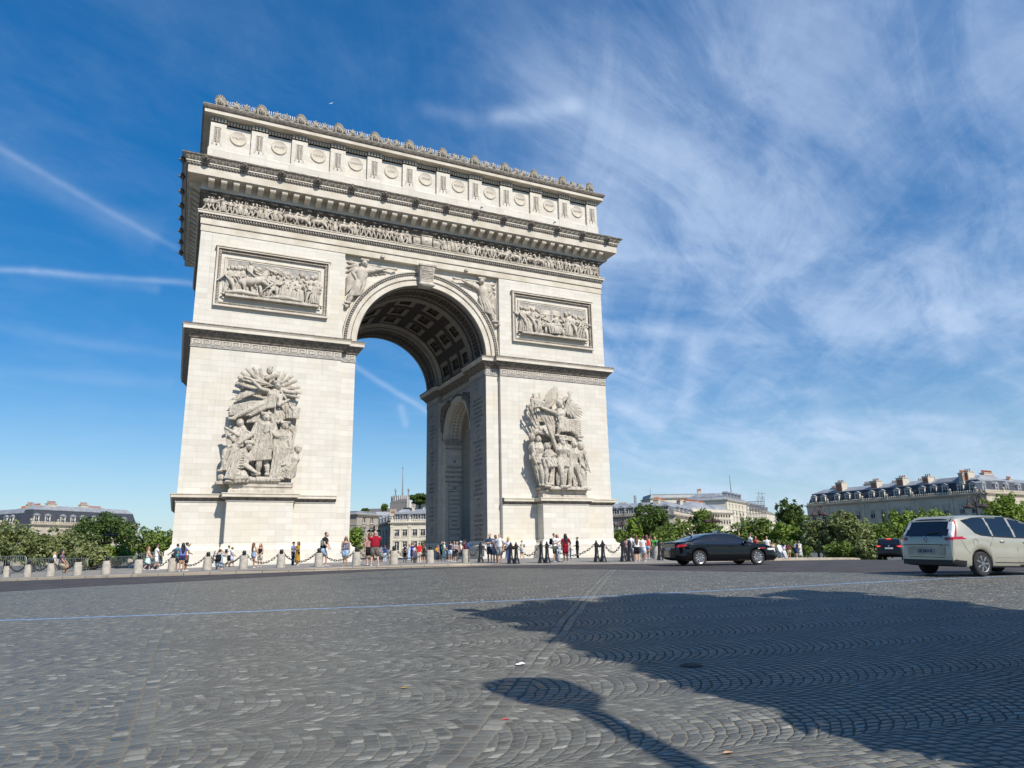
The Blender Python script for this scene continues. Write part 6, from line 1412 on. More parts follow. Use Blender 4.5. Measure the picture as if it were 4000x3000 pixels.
SL = ['nearest the left edge of the photo', 'second from the left edge of the photo', 'under the blonde woman, third from the left edge', 'just right of the man in the plaid shirt', 'under the left street lamp', 'left of the girl in pale green',
      'beside the woman with long dark hair', 'just left of the crouching photographer', 'left of the woman in denim shorts', 'left of the man in navy trousers', 'in front of the stooping man in black', 'between the patterned top and the man in red',
      'in front of the person in the red cap', 'right of the girl in the red top', 'before the man in maroon, last of the stone row']
SP = []
r0 = None
for (u, v), l in zip(STONE, SL):
    p = stand(u, v)
    t = thing('stone_bollard', 'stone bollard with black ball, ' + l, 'bollard', p, rnd.uniform(0, 6), 'stone bollards along the kerb'); obj('stone_shaft', bolm, t); obj('iron_ball', ballm, t); SP.append(p)
    s_ = rnd.uniform(.97, 1.05); t.scale = (s_, s_, 1)
for (u, v), l in (((2486, 2187), 'behind the woman in black shorts'), ((2566, 2183), 'behind the girl in green')):
    p = stand(u, v); t = thing('stone_bollard', 'pale stone bollard half hidden ' + l, 'bollard', p, 0, 'stone bollards along the kerb'); obj('stone_shaft', bolm, t); obj('iron_ball', ballm, t)
im = MB(); im.lathe([(.20, 0), (.20, .04), (.175, .08), (.16, .20), (.125, .30), (.13, .32), (.115, .34), (.10, .60), (.092, .82), (.115, .84), (.115, .88), (.09, .90), (.085, 1.0), (.10, 1.01), (.10, 1.04), (.05, 1.06), (.045, 1.09), (.055, 1.12), (.04, 1.16), (.0, 1.17)], 16)
for k in range(8):
    a = 2 * pi * k / 8; im.tube([(.165 * cos(a), .165 * sin(a), .08), (.125 * cos(a), .125 * sin(a), .28)], .018, 4)
irm = im.mesh('bollard_post', IRON, 40)
irr = MB(); irr.tube([(-.15, 0, .93), (.15, 0, .93)], .022, 6); irr.ball((-.16, 0, .93), .035, 6, 4); irr.ball((.16, 0, .93), .035, 6, 4); irrm = irr.mesh('chain_hook', IRON, 180)
IR = [(1877, 2198, 'just left of the bearded man in navy'), (1995.7, 2202, 'at the hem of the lilac dress'), (2017, 2202, 'just right of the lilac dress'), (2115, 2199.5, 'left one of the pair before the pedestal'), (2138, 2199.5, 'right one of the pair before the pedestal'),
      (2332, 2195.3, 'left one of the pair beyond the figure in black'), (2357, 2194.8, 'right one of the pair beyond the figure in black'), (2435, 2194, 'alone by the right corner of the arch'), (2461.6, 2193, 'at the shoulder of the man in the numbered shirt'), (2579, 2188.5, 'at the tail of the black sedan')]
IP = []
for u, v, l in IR:
    p = stand(u, v); t = thing('iron_bollard', 'black cast iron bollard, ' + l, 'bollard', p, .2, 'iron bollards at the crossing'); obj('bollard_post', irm, t); obj('chain_hook', irrm, t); IP.append(p)
def chain(a, b, sag, label, r=.035):
    "links hanging between two points"
    L = (b - a).length; n = max(8, int(L / .13)); mb = MB()
    pts = [a.lerp(b, i / n) - Vector((0, 0, sag * 4 * (i / n) * (1 - i / n))) for i in range(n + 1)]
    for i in range(n):
        p, q = pts[i], pts[i + 1]; c = (p + q) / 2; d = (q - p); l = d.length * .5 + .045; d.normalize()
        up = Vector((0, 0, 1)); s_ = d.cross(up).normalized(); w_ = s_.cross(d)
        e = s_ if i % 2 else w_
        mb.tube([c + d * l * cos(2 * pi * k / 10) + e * .05 * sin(2 * pi * k / 10) for k in range(11)], .016, 4, round_=False)
    o = mb.build('iron_chain', RUST); tag(o, label, 'chain', 'chains between the bollards'); return o
RUST = mat('rusty_iron', (.075, .060, .05), .7, scale=9, col2=(.04, .035, .03))
for i in range(len(SP) - 1):
    a, b = SP[i] + Vector((.1, 0, .80)), SP[i + 1] + Vector((-.1, 0, .80))
    chain(a, b, .50 if i > 4 else .42, 'chain right of the stone bollard ' + SL[i].split(',')[0])
CH = [(SP[14] + Vector((.1, 0, .80)), IP[0] + Vector((-.1, 0, .93)), .45, 'dark chain from the last stone bollard to the first iron bollard'), (IP[0] + Vector((.12, 0, .93)), IP[1] + Vector((-.12, 0, .93)), .45, 'dark chain hanging across the group with the grey dress'),
      (IP[1] + Vector((.1, 0, .93)), IP[2] + Vector((-.1, 0, .93)), .12, 'short chain joining the pair of bollards by the lilac dress'), (IP[2] + Vector((.12, 0, .93)), IP[3] + Vector((-.12, 0, .93)), .5, 'dark chain in front of the boy in the cream shirt'),
      (IP[4] + Vector((.12, 0, .93)), IP[5] + Vector((-.12, 0, .93)), .55, 'long chain in front of the woman in the red playsuit'), (IP[6] + Vector((.12, 0, .93)), IP[7] + Vector((-.12, 0, .93)), .42, 'chain before the barrier at the right corner of the arch'),
      (IP[5] + Vector((.1, 0, .93)), IP[6] + Vector((-.1, 0, .93)), .1, 'short chain joining the pair of bollards beyond the figure in black'), (IP[8] + Vector((.12, 0, .93)), IP[9] + Vector((-.12, 0, .93)), .5, 'chain hanging across the girls in white tops')]
for a, b, s_, l in CH: chain(a, b, s_, l)
# one loose end hanging down
p = SP[14] + Vector((.06, -.24, .8)); mb = MB()
for i in range(9):
    c = p + Vector((.03, -.02, -.07 - i * .08)); e = Vector((1, 0, 0)) if i % 2 else Vector((0, 1, 0))
    mb.tube([c + Vector((0, 0, .055 * cos(2 * pi * k / 10))) + e * .035 * sin(2 * pi * k / 10) for k in range(11)], .012, 4, round_=False)
tag(mb.build('iron_chain', RUST), 'loose end of chain hanging straight down the last stone bollard', 'chain', 'chains between the bollards')
# four-armed street lamps
LAMPM = mat('lamp_copper_brown', (.10, .062, .05), .5, scale=2, metal=.3, col2=(.07, .045, .038))
def lamp_root(label, ub, vb, ut, vt, depth, far=False):
    a = at(ub, vb, depth); b = at(ut, vt, depth); H = b.z - a.z
    t = thing('street_lamp', label, 'street lamp', a, -YAW + rnd.uniform(-.15, .15), 'four-armed street lamps round the place')
    mb = MB(); s = H / 8.5
    mb.lathe([(.26 * s, 0), (.26 * s, .5 * s), (.18 * s, .6 * s), (.16 * s, 1.3 * s), (.19 * s, 1.35 * s), (.13 * s, 1.45 * s), (.10 * s, 4.5 * s), (.13 * s, 4.55 * s), (.09 * s, 4.7 * s), (.07 * s, 7.2 * s), (.11 * s, 7.25 * s), (.06 * s, 7.4 * s), (.05 * s, 8.1 * s), (.0, 8.15 * s)], 10)
    mb.build('lamp_post', LAMPM, t, 50)
    for k in range(4):
        an = k * pi / 2 + .35; d = Vector((cos(an), sin(an), 0)); am = MB()
        am.tube([d * x * s + Vector((0, 0, z * s)) for x, z in ((.05, 6.6), (.12, 7.5), (.25, 8.1), (.5, 8.45), (.8, 8.4), (1.05, 8.1), (1.12, 7.7), (1.1, 7.45))], .045 * s, 6)
        am.tube([d * x * s + Vector((0, 0, z * s)) for x, z in ((.1, 7.0), (.4, 7.5), (.6, 7.9), (.75, 8.3))], .03 * s, 5)
        ar = am.build('lamp_arm', LAMPM, t, 60)
        sm = MB(); c = d * 1.12 * s; sm.lathe([(.0, 7.5 * s), (.10 * s, 7.5 * s), (.14 * s, 7.38 * s), (.42 * s, 7.22 * s), (.62 * s, 7.08 * s), (.62 * s, 6.98 * s), (.5 * s, 6.92 * s), (.0, 6.84 * s)], 14, (c.x, c.y, 0)); sm.build('lamp_shade', LAMPM, ar, 50)
    return t
lamp_root('street lamp standing among the plane trees before the right mansion', 3222, 2186, 3193, 1974, 92)
lamp_root('street lamp rising behind the bonnet of the silver van', 3850, 2200, 3797, 1932, 80)
lamp_root('street lamp rising above the roof of the black sedan', 2797, 2192, 2790, 2004, 96)
lamp_root('street lamp close to the right pier, left of the round dark tree', 2437, 2185, 2433, 2026, 104)
lamp_root('street lamp seen through the arch above the bald man in red', 1458, 2190, 1450, 2050, 112)
lamp_root('street lamp before the broad dark tree at the left', 418, 2215, 430, 2064, 92)
lamp_root('smaller street lamp between the right mansion and the dark car', 3487, 2180, 3466, 2020, 104)
# crowd barriers
GALV = mat('galvanised_steel', (.30, .33, .32), .5, metal=.5, scale=2)
bar = MB(); L_, H_ = 2.5, 1.1
bar.tube([(-L_ / 2, 0, .12), (-L_ / 2, 0, H_ - .12), (-L_ / 2 + .12, 0, H_), (L_ / 2 - .12, 0, H_), (L_ / 2, 0, H_ - .12), (L_ / 2, 0, .12)], .022, 6); bar.tube([(-L_ / 2, 0, .22), (L_ / 2, 0, .22)], .018, 6)
bam = bar.mesh('barrier_frame', GALV, 60)
bar = MB()
for i in range(18): x = -L_ / 2 + (i + 1) * L_ / 19; bar.tube([(x, 0, .22), (x, 0, H_)], .010, 4, round_=False)
bab = bar.mesh('barrier_bars', GALV)
bar = MB()
for x in (-.9, .9): bar.tube([(x, -.30, 0), (x, -.22, .10), (x, 0, .22), (x, .22, .10), (x, .30, 0)], .018, 5)
baf = bar.mesh('barrier_feet', GALV)
def barrier(ua, va, ub, vb, depth, label, h=1.1, lift=0):
    a, b = at(ua, va, depth), at(ub, vb, depth); c = (a + b) / 2; d = b - a
    t = thing('crowd_barrier', label, 'barrier', (c.x, c.y, c.z), atan2(d.y, d.x), 'steel crowd barriers'); t.rotation_euler.y = -math.asin(max(-.5, min(.5, d.z / d.length)))
    s = d.length / 2.5; t.scale = (s, s, s)
    for n_, me in (('barrier_frame', bam), ('barrier_bars', bab), ('barrier_feet', baf)): obj(n_, me, t)
c1 = lambda x, y: (x * .3165, 1900 + y * .3165)
for (xa, ya, xb, yb, d, l) in ((-180, 1085, 300, 1075, 56, 'steel crowd barrier at the left edge of the photo'), (315, 1068, 700, 1060, 55, 'steel crowd barrier directly behind the couple on the bollard'), (700, 1058, 1068, 1052, 56, 'steel crowd barrier right of the couple on the bollard'), (1345, 1008, 1650, 998, 62, 'steel crowd barrier under the left street lamp'), (1655, 1000, 2005, 960, 58, 'steel crowd barrier behind the man in white')):
    barrier(*c1(xa, ya), *c1(xb, yb), d, l)
barrier(2388, 2170, 2424, 2176, 64, 'steel barrier leaning at the right corner of the arch'); barrier(2390, 2158, 2330, 2156, 63, 'steel barrier against the base of the right pier')
# low benches and slabs along the arch, cars' debris, manhole, litter
mb = MB(); p = hit(2033, 2600); mb.poly([(.10 * cos(a * .7) * (1 + .3 * sin(a * 3)), .07 * sin(a * .7), .012 + .008 * sin(a * 2)) for a in range(9)]); mb.ball((.02, .01, .015), (.06, .04, .02), 7, 4)
o = mb.build('crumpled_paper', mat('white_paper', (.75, .74, .70), .8)); o.location = p + Vector((0, 0, .01)); o.scale = (.62, .62, .8); tag(o, 'crumpled white paper lying alone on the sunlit cobbles', 'litter')
mb = MB(); mb.lathe([(.16, 0), (.16, .004), (.14, .008), (.135, .005), (.0, .005)], 22)
for k in range(-3, 4): mb.box(-.10, .10, k * .035 - .008, k * .035 + .008, .005, .009)
p = hit(2700, 2600); o = mb.build('manhole_cover', mat('worn_iron', (.06, .055, .05), .6, metal=.4)); o.location = p + Vector((0, 0, .004)); o.scale = (.8, .8, 1); tag(o, 'dark iron manhole cover at the edge of the tree shadow', 'manhole cover')
for u, v, l, c in ((1580, 2690, 'yellow leaf on the cobbles left of the lamp shadow', (.5, .3, .06)), (1975, 2814, 'small red scrap on the cobbles below the lamp shadow', (.5, .10, .10)), (2845, 2945, 'orange scrap on the cobbles by the lamp shadow', (.5, .3, .16)), (1500, 2245, 'white paper scrap in the gutter', (.7, .7, .66)), (1190, 2236, 'small pale scrap in the gutter at the left', (.6, .58, .5))):
    mb = MB(); mb.poly([(.05, 0, .008), (.0, .03, .014), (-.05, .005, .008), (-.01, -.03, .016)]); o = mb.build('litter_scrap', mat('scrap_%d' % u, c, .8)); o.location = hit(u, v); o.scale = (1, 1, 1) if v > 2400 else (3, 3, 3); tag(o, l, 'litter')
# ------------------------------------------------------------------ people
SKIN = {'l': mat('skin_light', (.55, .33, .23), .55, var=.06, scale=6), 't': mat('skin_tan', (.42, .24, .15), .55, var=.06, scale=6), 'd': mat('skin_dark', (.16, .085, .05), .55, var=.06, scale=6)}
HAIR = {'k': mat('hair_black', (.012, .010, .009), .5), 'b': mat('hair_brown', (.07, .036, .02), .5), 'o': mat('hair_auburn', (.17, .07, .03), .5), 'y': mat('hair_blonde', (.42, .28, .11), .5), 'g': mat('hair_grey', (.25, .22, .2), .6)}
def cloth(c, pat=None):
    n = 'cloth_%d_%d_%d' % tuple(int(q * 100) for q in c) + (pat or '')
    if n in MATS: return MATS[n]
    if not pat: return mat(n, c, .9, var=.10, scale=4, bump=.25, bscale=20, spec=.15)
    p2 = {'floral': (.55, .30, .50), 'leaf': (.35, .36, .40), 'zebra': (.02, .02, .02), 'camo': (.28, .29, .25), 'plaid': (.16, .12, .14), 'speck': (.30, .30, .32)}[pat]
    M = bpy.data.materials.new(n); M.use_nodes = True; t = NT(M.node_tree); b = t.n['Principled BSDF']; P = t.new('ShaderNodeTexCoord').outputs['Object']
    nz = t.noise(P, {'floral': 9, 'leaf': 14, 'zebra': 10, 'camo': 14, 'plaid': 22, 'speck': 40}[pat], 2, .5, 1.0)
    t.put(b.inputs['Base Color'], t.mix(t.rng(nz, .50, .56), (*c, 1), (*p2, 1))); b.inputs['Roughness'].default_value = .9; MATS[n] = M; return M
ARM = {'down': ((.03, .0, -.165), (.035, -.03, -.305)), 'fwd': ((.02, -.06, -.15), (.02, -.15, -.25)), 'back': ((.02, .07, -.15), (.03, .09, -.295)), 'fold': ((.025, -.03, -.16), (-.10, -.10, -.13)), 'phone': ((.03, -.05, -.15), (-.04, -.16, -.09)),
       'hip': ((.10, .03, -.13), (.02, -.03, -.255)), 'brow': ((.11, -.07, -.03), (-.02, -.10, .09)), 'out': ((.06, -.13, -.07), (.05, -.27, -.06)), 'low': ((.03, -.05, -.155), (-.03, -.12, -.24)), 'hold': ((.04, -.02, -.16), (-.02, -.13, -.20)), 'side': ((.11, .0, -.11), (.22, -.02, -.18))}
LEG = {'st': ((.006, -.012, -.235), (.010, .006, -.462)), 'f': ((.004, -.085, -.222), (.006, -.085, -.452)), 'b': ((.004, -.005, -.235), (.006, .135, -.425)), 'wide': ((.035, -.01, -.232), (.055, .01, -.458)),
       'cr1': ((.06, -.21, .01), (.05, -.17, -.22)), 'cr2': ((.05, -.17, -.10), (.04, .0, -.19)), 'sit': ((.03, -.22, -.01), (.03, -.21, -.24)), 'floor': ((.04, -.15, .14), (.02, -.22, -.06)), 'sitb': ((.05, -.20, -.05), (.05, -.13, -.27))}
PEOPLE = []
def person(label, u, v, vt, face, skin='l', hair=('b', 'short'), top=None, bot=None, shoe=(.75, .75, .72), arms=('down', 'down'), legs=('st', 'st'), fem=False, lean=0.0, hipz=.51, fat=1.0, cap=None, pos=None, nod=0.0, H=None, sleeve=.55, top_pat=None, bot_pat=None, glasses=False, low_cut=False):
    """a person at foot pixel (u, v) with head top at row vt. face: heading in degrees, 0 looks at the camera, 90 looks to the right of the photo, 180 away.
    top = ('tee'|'tank'|'crop'|'dress'|'long', colour); bot = ('shorts'|'trousers'|'skirt'|'wide'|'mini', colour)"""
    p = pos if pos is not None else stand(u, v)
    full = .93 * (hipz - .51) + 1.0 + (-.03 if lean else 0)
    H = H or soft((v - vt) * mpp(p) / full, .9, 2.0)
    yaw0 = atan2(p.x - CAM.x, p.y - CAM.y)
    t = thing('person', label, 'person', p, -yaw0 + radians(face), 'people on the plaza')
    shw = (.100 if fem else .114) * (1 + (fat - 1) * .5); hw = .050
    hip = Vector((0, 0, hipz)); up = Vector((0, -sin(lean), cos(lean)))
    waist, chest, shl, neck = hip + up * .10, hip + up * .215, hip + up * .305, hip + up * .335
    upn = Vector((0, -sin(lean + nod), cos(lean + nod))); head = neck + upn * .085
    S = lambda q: Vector(q) * H
    B = MB(); k = fat
    def tb(m_, pts, rs, n=10, sq=(1, 1), up_=None): m_.tube([S(q) for q in pts], [r * H for r in rs], n, sq=sq, up=up_)
    fx = (0, 1, 0)
    tb(B, [hip - up * .02, hip + up * .03, waist, chest, shl, neck - up * .012], [.082 * k, .084 * k, (.066 if fem else .072) * k * k, .080 * k, .072, .035], 12, (1.22, .84), fx)
    tb(B, [neck - up * .03, neck + upn * .045], [.031, .029], 9)
    B.ball(S(head + upn * .012), (.044 * H, .053 * H, .064 * H), 12, 9); B.ball(S(head + Vector((0, -.024, -.022))), (.034 * H, .030 * H, .036 * H), 9, 6)
    B.ball(S(head + Vector((0, -.056, -.002))), (.008 * H, .012 * H, .014 * H), 6, 4)
    for q in (-1, 1):
        B.ball(S(head + Vector((q * .044, .004, .0))), (.007 * H, .012 * H, .018 * H), 6, 4)
    A = []
    for q, ar in ((1, arms[0]), (-1, arms[1])):           # +x is the left hand of the person
        e, w_ = ARM[ar] if isinstance(ar, str) else ar
        sh = shl + Vector((q * shw, 0, -.012)); el = sh + Vector((e[0] * q, e[1], e[2])); wr = sh + Vector((w_[0] * q, w_[1], w_[2])); A.append((sh, el, wr, q))
        tb(B, [sh, sh.lerp(el, .5), el], [.034 * k, .030 * k, .025], 8); tb(B, [el, el.lerp(wr, .35), wr], [.026, .025, .017], 8)
        d = (wr - el).normalized(); sd = d.cross(Vector((0, 1, 0))).normalized() if abs(d.y) < .9 else Vector((1, 0, 0)); nn = sd.cross(d)
        tb(B, [wr, wr + d * .045], [.017, .021], 7, (1.25, .6), tuple(nn))
        for i, l in enumerate((.040, .045, .042, .034)):
            f0 = wr + d * .055 + sd * ((i - 1.5) * .0105); f1 = f0 + d * l * .55 - nn * .006 * q; f2 = f1 + d * l * .4 - nn * .014 * q
            tb(B, [f0, f1, f2], [.0062, .0058, .0046], 5)
        tb(B, [wr + d * .015 + sd * .017 * q, wr + d * .040 + sd * .033 * q, wr + d * .062 + sd * .036 * q], [.0075, .0066, .005], 5)
    LG = []
    for q, lg in ((1, legs[0]), (-1, legs[1])):
        kn, an = LEG[lg] if isinstance(lg, str) else lg
        h0 = hip + Vector((q * hw, 0, -.02)); k0 = h0 + Vector((kn[0] * q, kn[1], kn[2])); a0 = h0 + Vector((an[0] * q, an[1], an[2])); LG.append((h0, k0, a0, q))
        tb(B, [h0, h0.lerp(k0, .5), k0], [.058 * k, .048 * k, .034], 9); tb(B, [k0, k0.lerp(a0, .32), a0.lerp(k0, .2), a0], [.034, .036, .024, .020], 9)
        tb(B, [a0 + Vector((0, .012, -.018)), a0 + Vector((0, -.06, -.024))], [.020, .016], 7)
    b = B.build('body', SKIN[skin], t, 180)
    # face
    fm = MB()
    for q in (-1, 1): fm.ball(S(head + Vector((q * .018, -.0485, .012))), (.008 * H, .005 * H, .005 * H), 6, 4)
    fm.ball(S(head + Vector((0, -.0515, -.030))), (.013 * H, .004 * H, .0035 * H), 6, 3, 1)
    if glasses: fm.box(-.04 * H, .04 * H, (head.y - .062) * H, (head.y - .05) * H, (head.z + .002) * H, (head.z + .022) * H)
    fm.build('face', [HAIR['k'], mat('lips', (.33, .12, .10), .5)], t, 60)
    hm = MB(); hc = HAIR[hair[0]]; st = hair[1]
    if st != 'bald':
        hm.ball(S(head + Vector((0, .012, .024))), (.050 * H, .056 * H, .056 * H), 10, 7)
        if st in ('long', 'pony', 'bob', 'vlong'):
            hm.tube([S(head + Vector((0, .035, .03))), S(head + Vector((0, .05, -.04))), S(head + Vector((0, .048, -.10)))], [.05 * H, .05 * H, .04 * H], 9)
        if st in ('long', 'vlong'):
            ln = .16 if st == 'long' else .26
            hm.tube([S(head + Vector((0, .046, -.05))), S(head + Vector((0, .066, -.05 - ln * .5))), S(head + Vector((0, .064, -.05 - ln)))], [.050 * H, .046 * H, .022 * H], 9, sq=(1.5, .55), up=fx)
            for q in (-1, 1): hm.tube([S(head + Vector((q * .040, .0, .02))), S(head + Vector((q * .050, .006, -.06))), S(head + Vector((q * .052, -.005, -.06 - ln * .6)))], [.016 * H, .018 * H, .009 * H], 6)
        if st == 'pony': hm.tube([S(head + Vector((0, .055, .03))), S(head + Vector((0, .09, -.02))), S(head + Vector((0, .085, -.12)))], [.02 * H, .024 * H, .010 * H], 7)
        if st == 'bun': hm.ball(S(head + Vector((0, .05, .05))), .026 * H, 8, 6)
    if st == 'beard' or st == 'baldbeard': hm.ball(S(head + Vector((0, -.034, -.042))), (.033 * H, .026 * H, .026 * H), 8, 5)
    if hm.v: hm.build('hair', hc, t, 180)
    if cap:
        cm = MB(); cm.ball(S(head + Vector((0, .004, .038))), (.053 * H, .060 * H, .042 * H), 10, 6); cm.tube([S(head + Vector((0, -.04, .034))), S(head + Vector((0, -.095, .026)))], [.036 * H, .030 * H], 8, sq=(1.1, .18), up=(0, 0, 1)); cm.build('cap', cloth(cap), t, 180)
    # clothes
    e = .010
    if top:
        kind, c = top; m_ = MB()
        lo = hip + up * (.03 if kind in ('tee', 'tank', 'long') else .12 if kind == 'crop' else .0)
        hi = shl + up * .012 if kind not in ('tank', 'crop') else chest + up * .05
        mid = [(hip + up * .06, .088 * k + e), (waist + up * .01, (.070 if fem else .080) * k * k + e), (chest, .082 * k + e)]
        pts = [lo] + [q[0] for q in mid if (q[0] - lo).dot(up) > .015] + [hi]; rs = [.090 * k + e] + [q[1] for q in mid if (q[0] - lo).dot(up) > .015] + [.066 + e if kind not in ('tank', 'crop') else .078 + e]
        if kind == 'crop': rs[0] = .072 * k + e
        m_.tube([S(q) for q in pts], [r * H for r in rs], 14, sq=(1.22, .86), up=fx, round_=False)
        if kind in ('tank', 'crop'):
            for q in (-1, 1): tb(m_, [hi + Vector((q * .055, -.055, -.02)), shl + Vector((q * .062, -.01, .052)), hi + Vector((q * .055, .055, -.02))], [.012, .012, .012], 5)
        else:
            tb(m_, [shl - up * .01, neck - up * .008], [.070 + e, .042], 12, (1.22, .84), fx)
            for sh, el, wr, q in A:
                if kind == 'long': tb(m_, [sh, el], [.044, .034], 8); tb(m_, [el, wr], [.034, .024], 8)
                else: m_.tube([S(sh + (sh - el) * .08), S(sh), S(sh.lerp(el, sleeve))], [.030 * H, .045 * k * H, .043 * k * H], 10, round_=False)
        if kind in ('dress', 'gown'):
            ln = .20 if kind == 'dress' else .40
            m_.rings([[S(hip + up * .06 + Vector((r * cos(2 * pi * i / 20) * (1 + .05 * sin(i * 3)), r * .85 * sin(2 * pi * i / 20), -z))) for i in range(20)] for z, r in ((0, .090 * k + e), (.06, .104 * k), (.06 + ln * .5, .118 * k), (.06 + ln, .128 * k))], cap=False)
        m_.build('dress' if kind in ('dress', 'gown') else 'top', cloth(c, top_pat), t, 180)
    if bot:
        kind, c = bot; m_ = MB()
        if kind in ('skirt', 'mini', 'wide_skirt'):
            ln = {'mini': .13, 'skirt': .22, 'wide_skirt': .24}[kind]; fl = {'mini': .110, 'skirt': .115, 'wide_skirt': .15}[kind]
            m_.rings([[S(hip + up * .07 + Vector((r * k * cos(2 * pi * i / 20) * (1 + .05 * sin(i * 3)), r * .85 * sin(2 * pi * i / 20), -z))) for i in range(20)] for z, r in ((0, .086), (.06, .102), (.06 + ln * .5, (.102 + fl) / 2), (.06 + ln, fl))], cap=False)
        else:
            tb(m_, [hip - up * .015, hip + up * .055], [.090 * k + .004, .088 * k + .004], 12, (1.2, .86), fx)
            for h0, k0, a0, q in LG:
                if kind == 'shorts': m_.tube([S(h0 + Vector((0, 0, .02))), S(h0.lerp(k0, .3)), S(h0.lerp(k0, .86))], [.066 * k * H, .064 * k * H, .058 * k * H], 10, round_=False)
                elif kind == 'hotpants': m_.tube([S(h0 + Vector((0, 0, .02))), S(h0.lerp(k0, .38))], [.066 * k * H, .064 * k * H], 10, round_=False)
                else:
                    w2 = .050 if kind == 'wide' else .031
                    tb(m_, [h0, h0.lerp(k0, .5), k0], [.066 * k, .056 * k, .047 if kind == 'wide' else .041], 10); tb(m_, [k0, k0.lerp(a0, .4), a0 + Vector((0, 0, .0))], [.046 if kind == 'wide' else .041, .044 if kind == 'wide' else .038, w2], 10)
        m_.build({'shorts': 'shorts', 'hotpants': 'shorts', 'skirt': 'skirt', 'mini': 'skirt', 'wide_skirt': 'skirt'}.get(kind, 'trousers'), cloth(c, bot_pat), t, 180)
    for h0, k0, a0, q in LG:
        m_ = MB(); d = Vector((q * .012, -.062, 0))
        m_.tube([S(a0 + Vector((0, .022, -.020))), S(a0 + Vector((0, -.005, -.017))), S(a0 + d * .7 + Vector((0, 0, -.026))), S(a0 + d * 1.25 + Vector((0, 0, -.030)))], [.022 * H, .026 * H, .023 * H, .016 * H], 8, sq=(1.0, .8), up=(0, 0, 1)); m_.build('shoe', cloth(shoe), t, 180)
    PEOPLE.append(t); t['_'] = 0; del t['_']
    return t, H, dict(A=A, shl=shl, chest=chest, hip=hip, up=up, neck=neck, head=head)
def backpack(pr, label, col, w_=.15, h=.24, low=0.0, pat=None):
    t, H, j = pr; m_ = MB(); c = j['chest'] + Vector((0, .115, -.015 - low))
    m_.rings([[Vector((c.x + w_ * .5 * a * f_, c.y + b_ * .5 * .11 + .0, c.z + z)) * H for a, b_ in ((-1, -1), (-.6, -1.1), (.6, -1.1), (1, -1), (1, .6), (.6, 1.1), (-.6, 1.1), (-1, .6))] for z, f_ in ((-h * .5, .7), (-h * .44, 1), (h * .2, 1), (h * .42, .85), (h * .5, .5))])
    m_.ball((c.x * H, (c.y + .06) * H, (c.z - h * .18) * H), (w_ * .38 * H, .04 * H, h * .22 * H), 8, 5)
    for q in (-1, 1): m_.tube([Vector((q * .052, .06, j['chest'].z + .07)) * H, (j['shl'] + Vector((q * .062, .0, .055))) * H, (j['chest'] + Vector((q * .07, -.078, .0))) * H, (j['chest'] + Vector((q * .085, .03, -.10))) * H], .010 * H, 5)
    o = m_.build('backpack', cloth(col, pat), None, 60); o.matrix_world = Matrix.Translation(t.location) @ Matrix.Rotation(t.rotation_euler.z, 4, 'Z'); tag(o, label, 'backpack'); return o
def bag(pr, label, col, name='handbag', side=1, size=(.13, .05, .11), drop=.0, strap=True, at_=None):
    t, H, j = pr; m_ = MB(); c = at_ if at_ is not None else j['hip'] + Vector((side * .125, -.02, .02 - drop)); a, b_, h = size
    m_.rings([[Vector((c.x + x * a * .5 * f_, c.y + y * b_ * .5, c.z + z)) * H for x, y in ((-1, -.7), (-.7, -1), (.7, -1), (1, -.7), (1, .7), (.7, 1), (-.7, 1), (-1, .7))] for z, f_ in ((-h * .5, .8), (-h * .35, 1), (h * .35, .95), (h * .5, .75))])
    if strap: m_.tube([(c + Vector((0, -b_ * .4, h * .45))) * H, (j['chest'] + Vector((side * .03, -.088, .0))) * H, (j['shl'] + Vector((-side * .055, -.02, .058))) * H, (j['chest'] + Vector((side * .0, .092, .0))) * H, (c + Vector((0, b_ * .4, h * .45))) * H], .008 * H, 5)
    o = m_.build(name, cloth(col), None, 60); o.matrix_world = Matrix.Translation(t.location) @ Matrix.Rotation(t.rotation_euler.z, 4, 'Z'); tag(o, label, 'bag'); return o
WH, BK, NV, GY, DN, RD = (.72, .72, .70), (.018, .018, .02), (.03, .04, .085), (.32, .33, .34), (.20, .28, .40), (.45, .035, .03)
P_ = person
# left part of the plaza
q = P_('person in a purple plaid shirt and beige shorts perched beside the third stone bollard', 234, 2247, 2147, 75, 't', ('k', 'bob'), ('tee', (.10, .08, .15)), ('shorts', (.42, .36, .26)), (.12, .10, .09), ('fwd', 'fwd'), ('sitb', 'sitb'), hipz=.40, fat=1.08, top_pat='plaid', H=1.72)
q = P_('blonde woman in white behind the person in the plaid shirt', 205, 2240, 2146, 80, 'l', ('y', 'bob'), ('tee', WH), ('shorts', WH), WH, ('fwd', 'down'), fem=True)
q = P_('girl in a pink top and pale green skirt strolling by the sixth bollard', 573, 2228, 2137, 80, 'l', ('o', 'pony'), ('tank', (.55, .40, .36)), ('wide_skirt', (.48, .66, .62)), WH, ('fwd', 'low'), ('f', 'b'), fem=True)
q = P_('man in white tee and white shorts walking beside the girl in pale green', 606, 2228, 2129, 100, 't', ('k', 'beard'), ('tee', WH), ('shorts', WH), WH, ('back', 'fwd'), ('f', 'b'))
q = P_('boy in a teal tee leaning on a bollard left of the woman in blue', 684, 2229, 2130, 150, 'l', ('k', 'short'), ('tee', (.06, .30, .30)), ('shorts', (.10, .09, .10)), WH, ('side', 'side'), lean=.12); backpack(q, 'dark backpack on the boy in the teal tee', (.05, .06, .07), .11, .18)
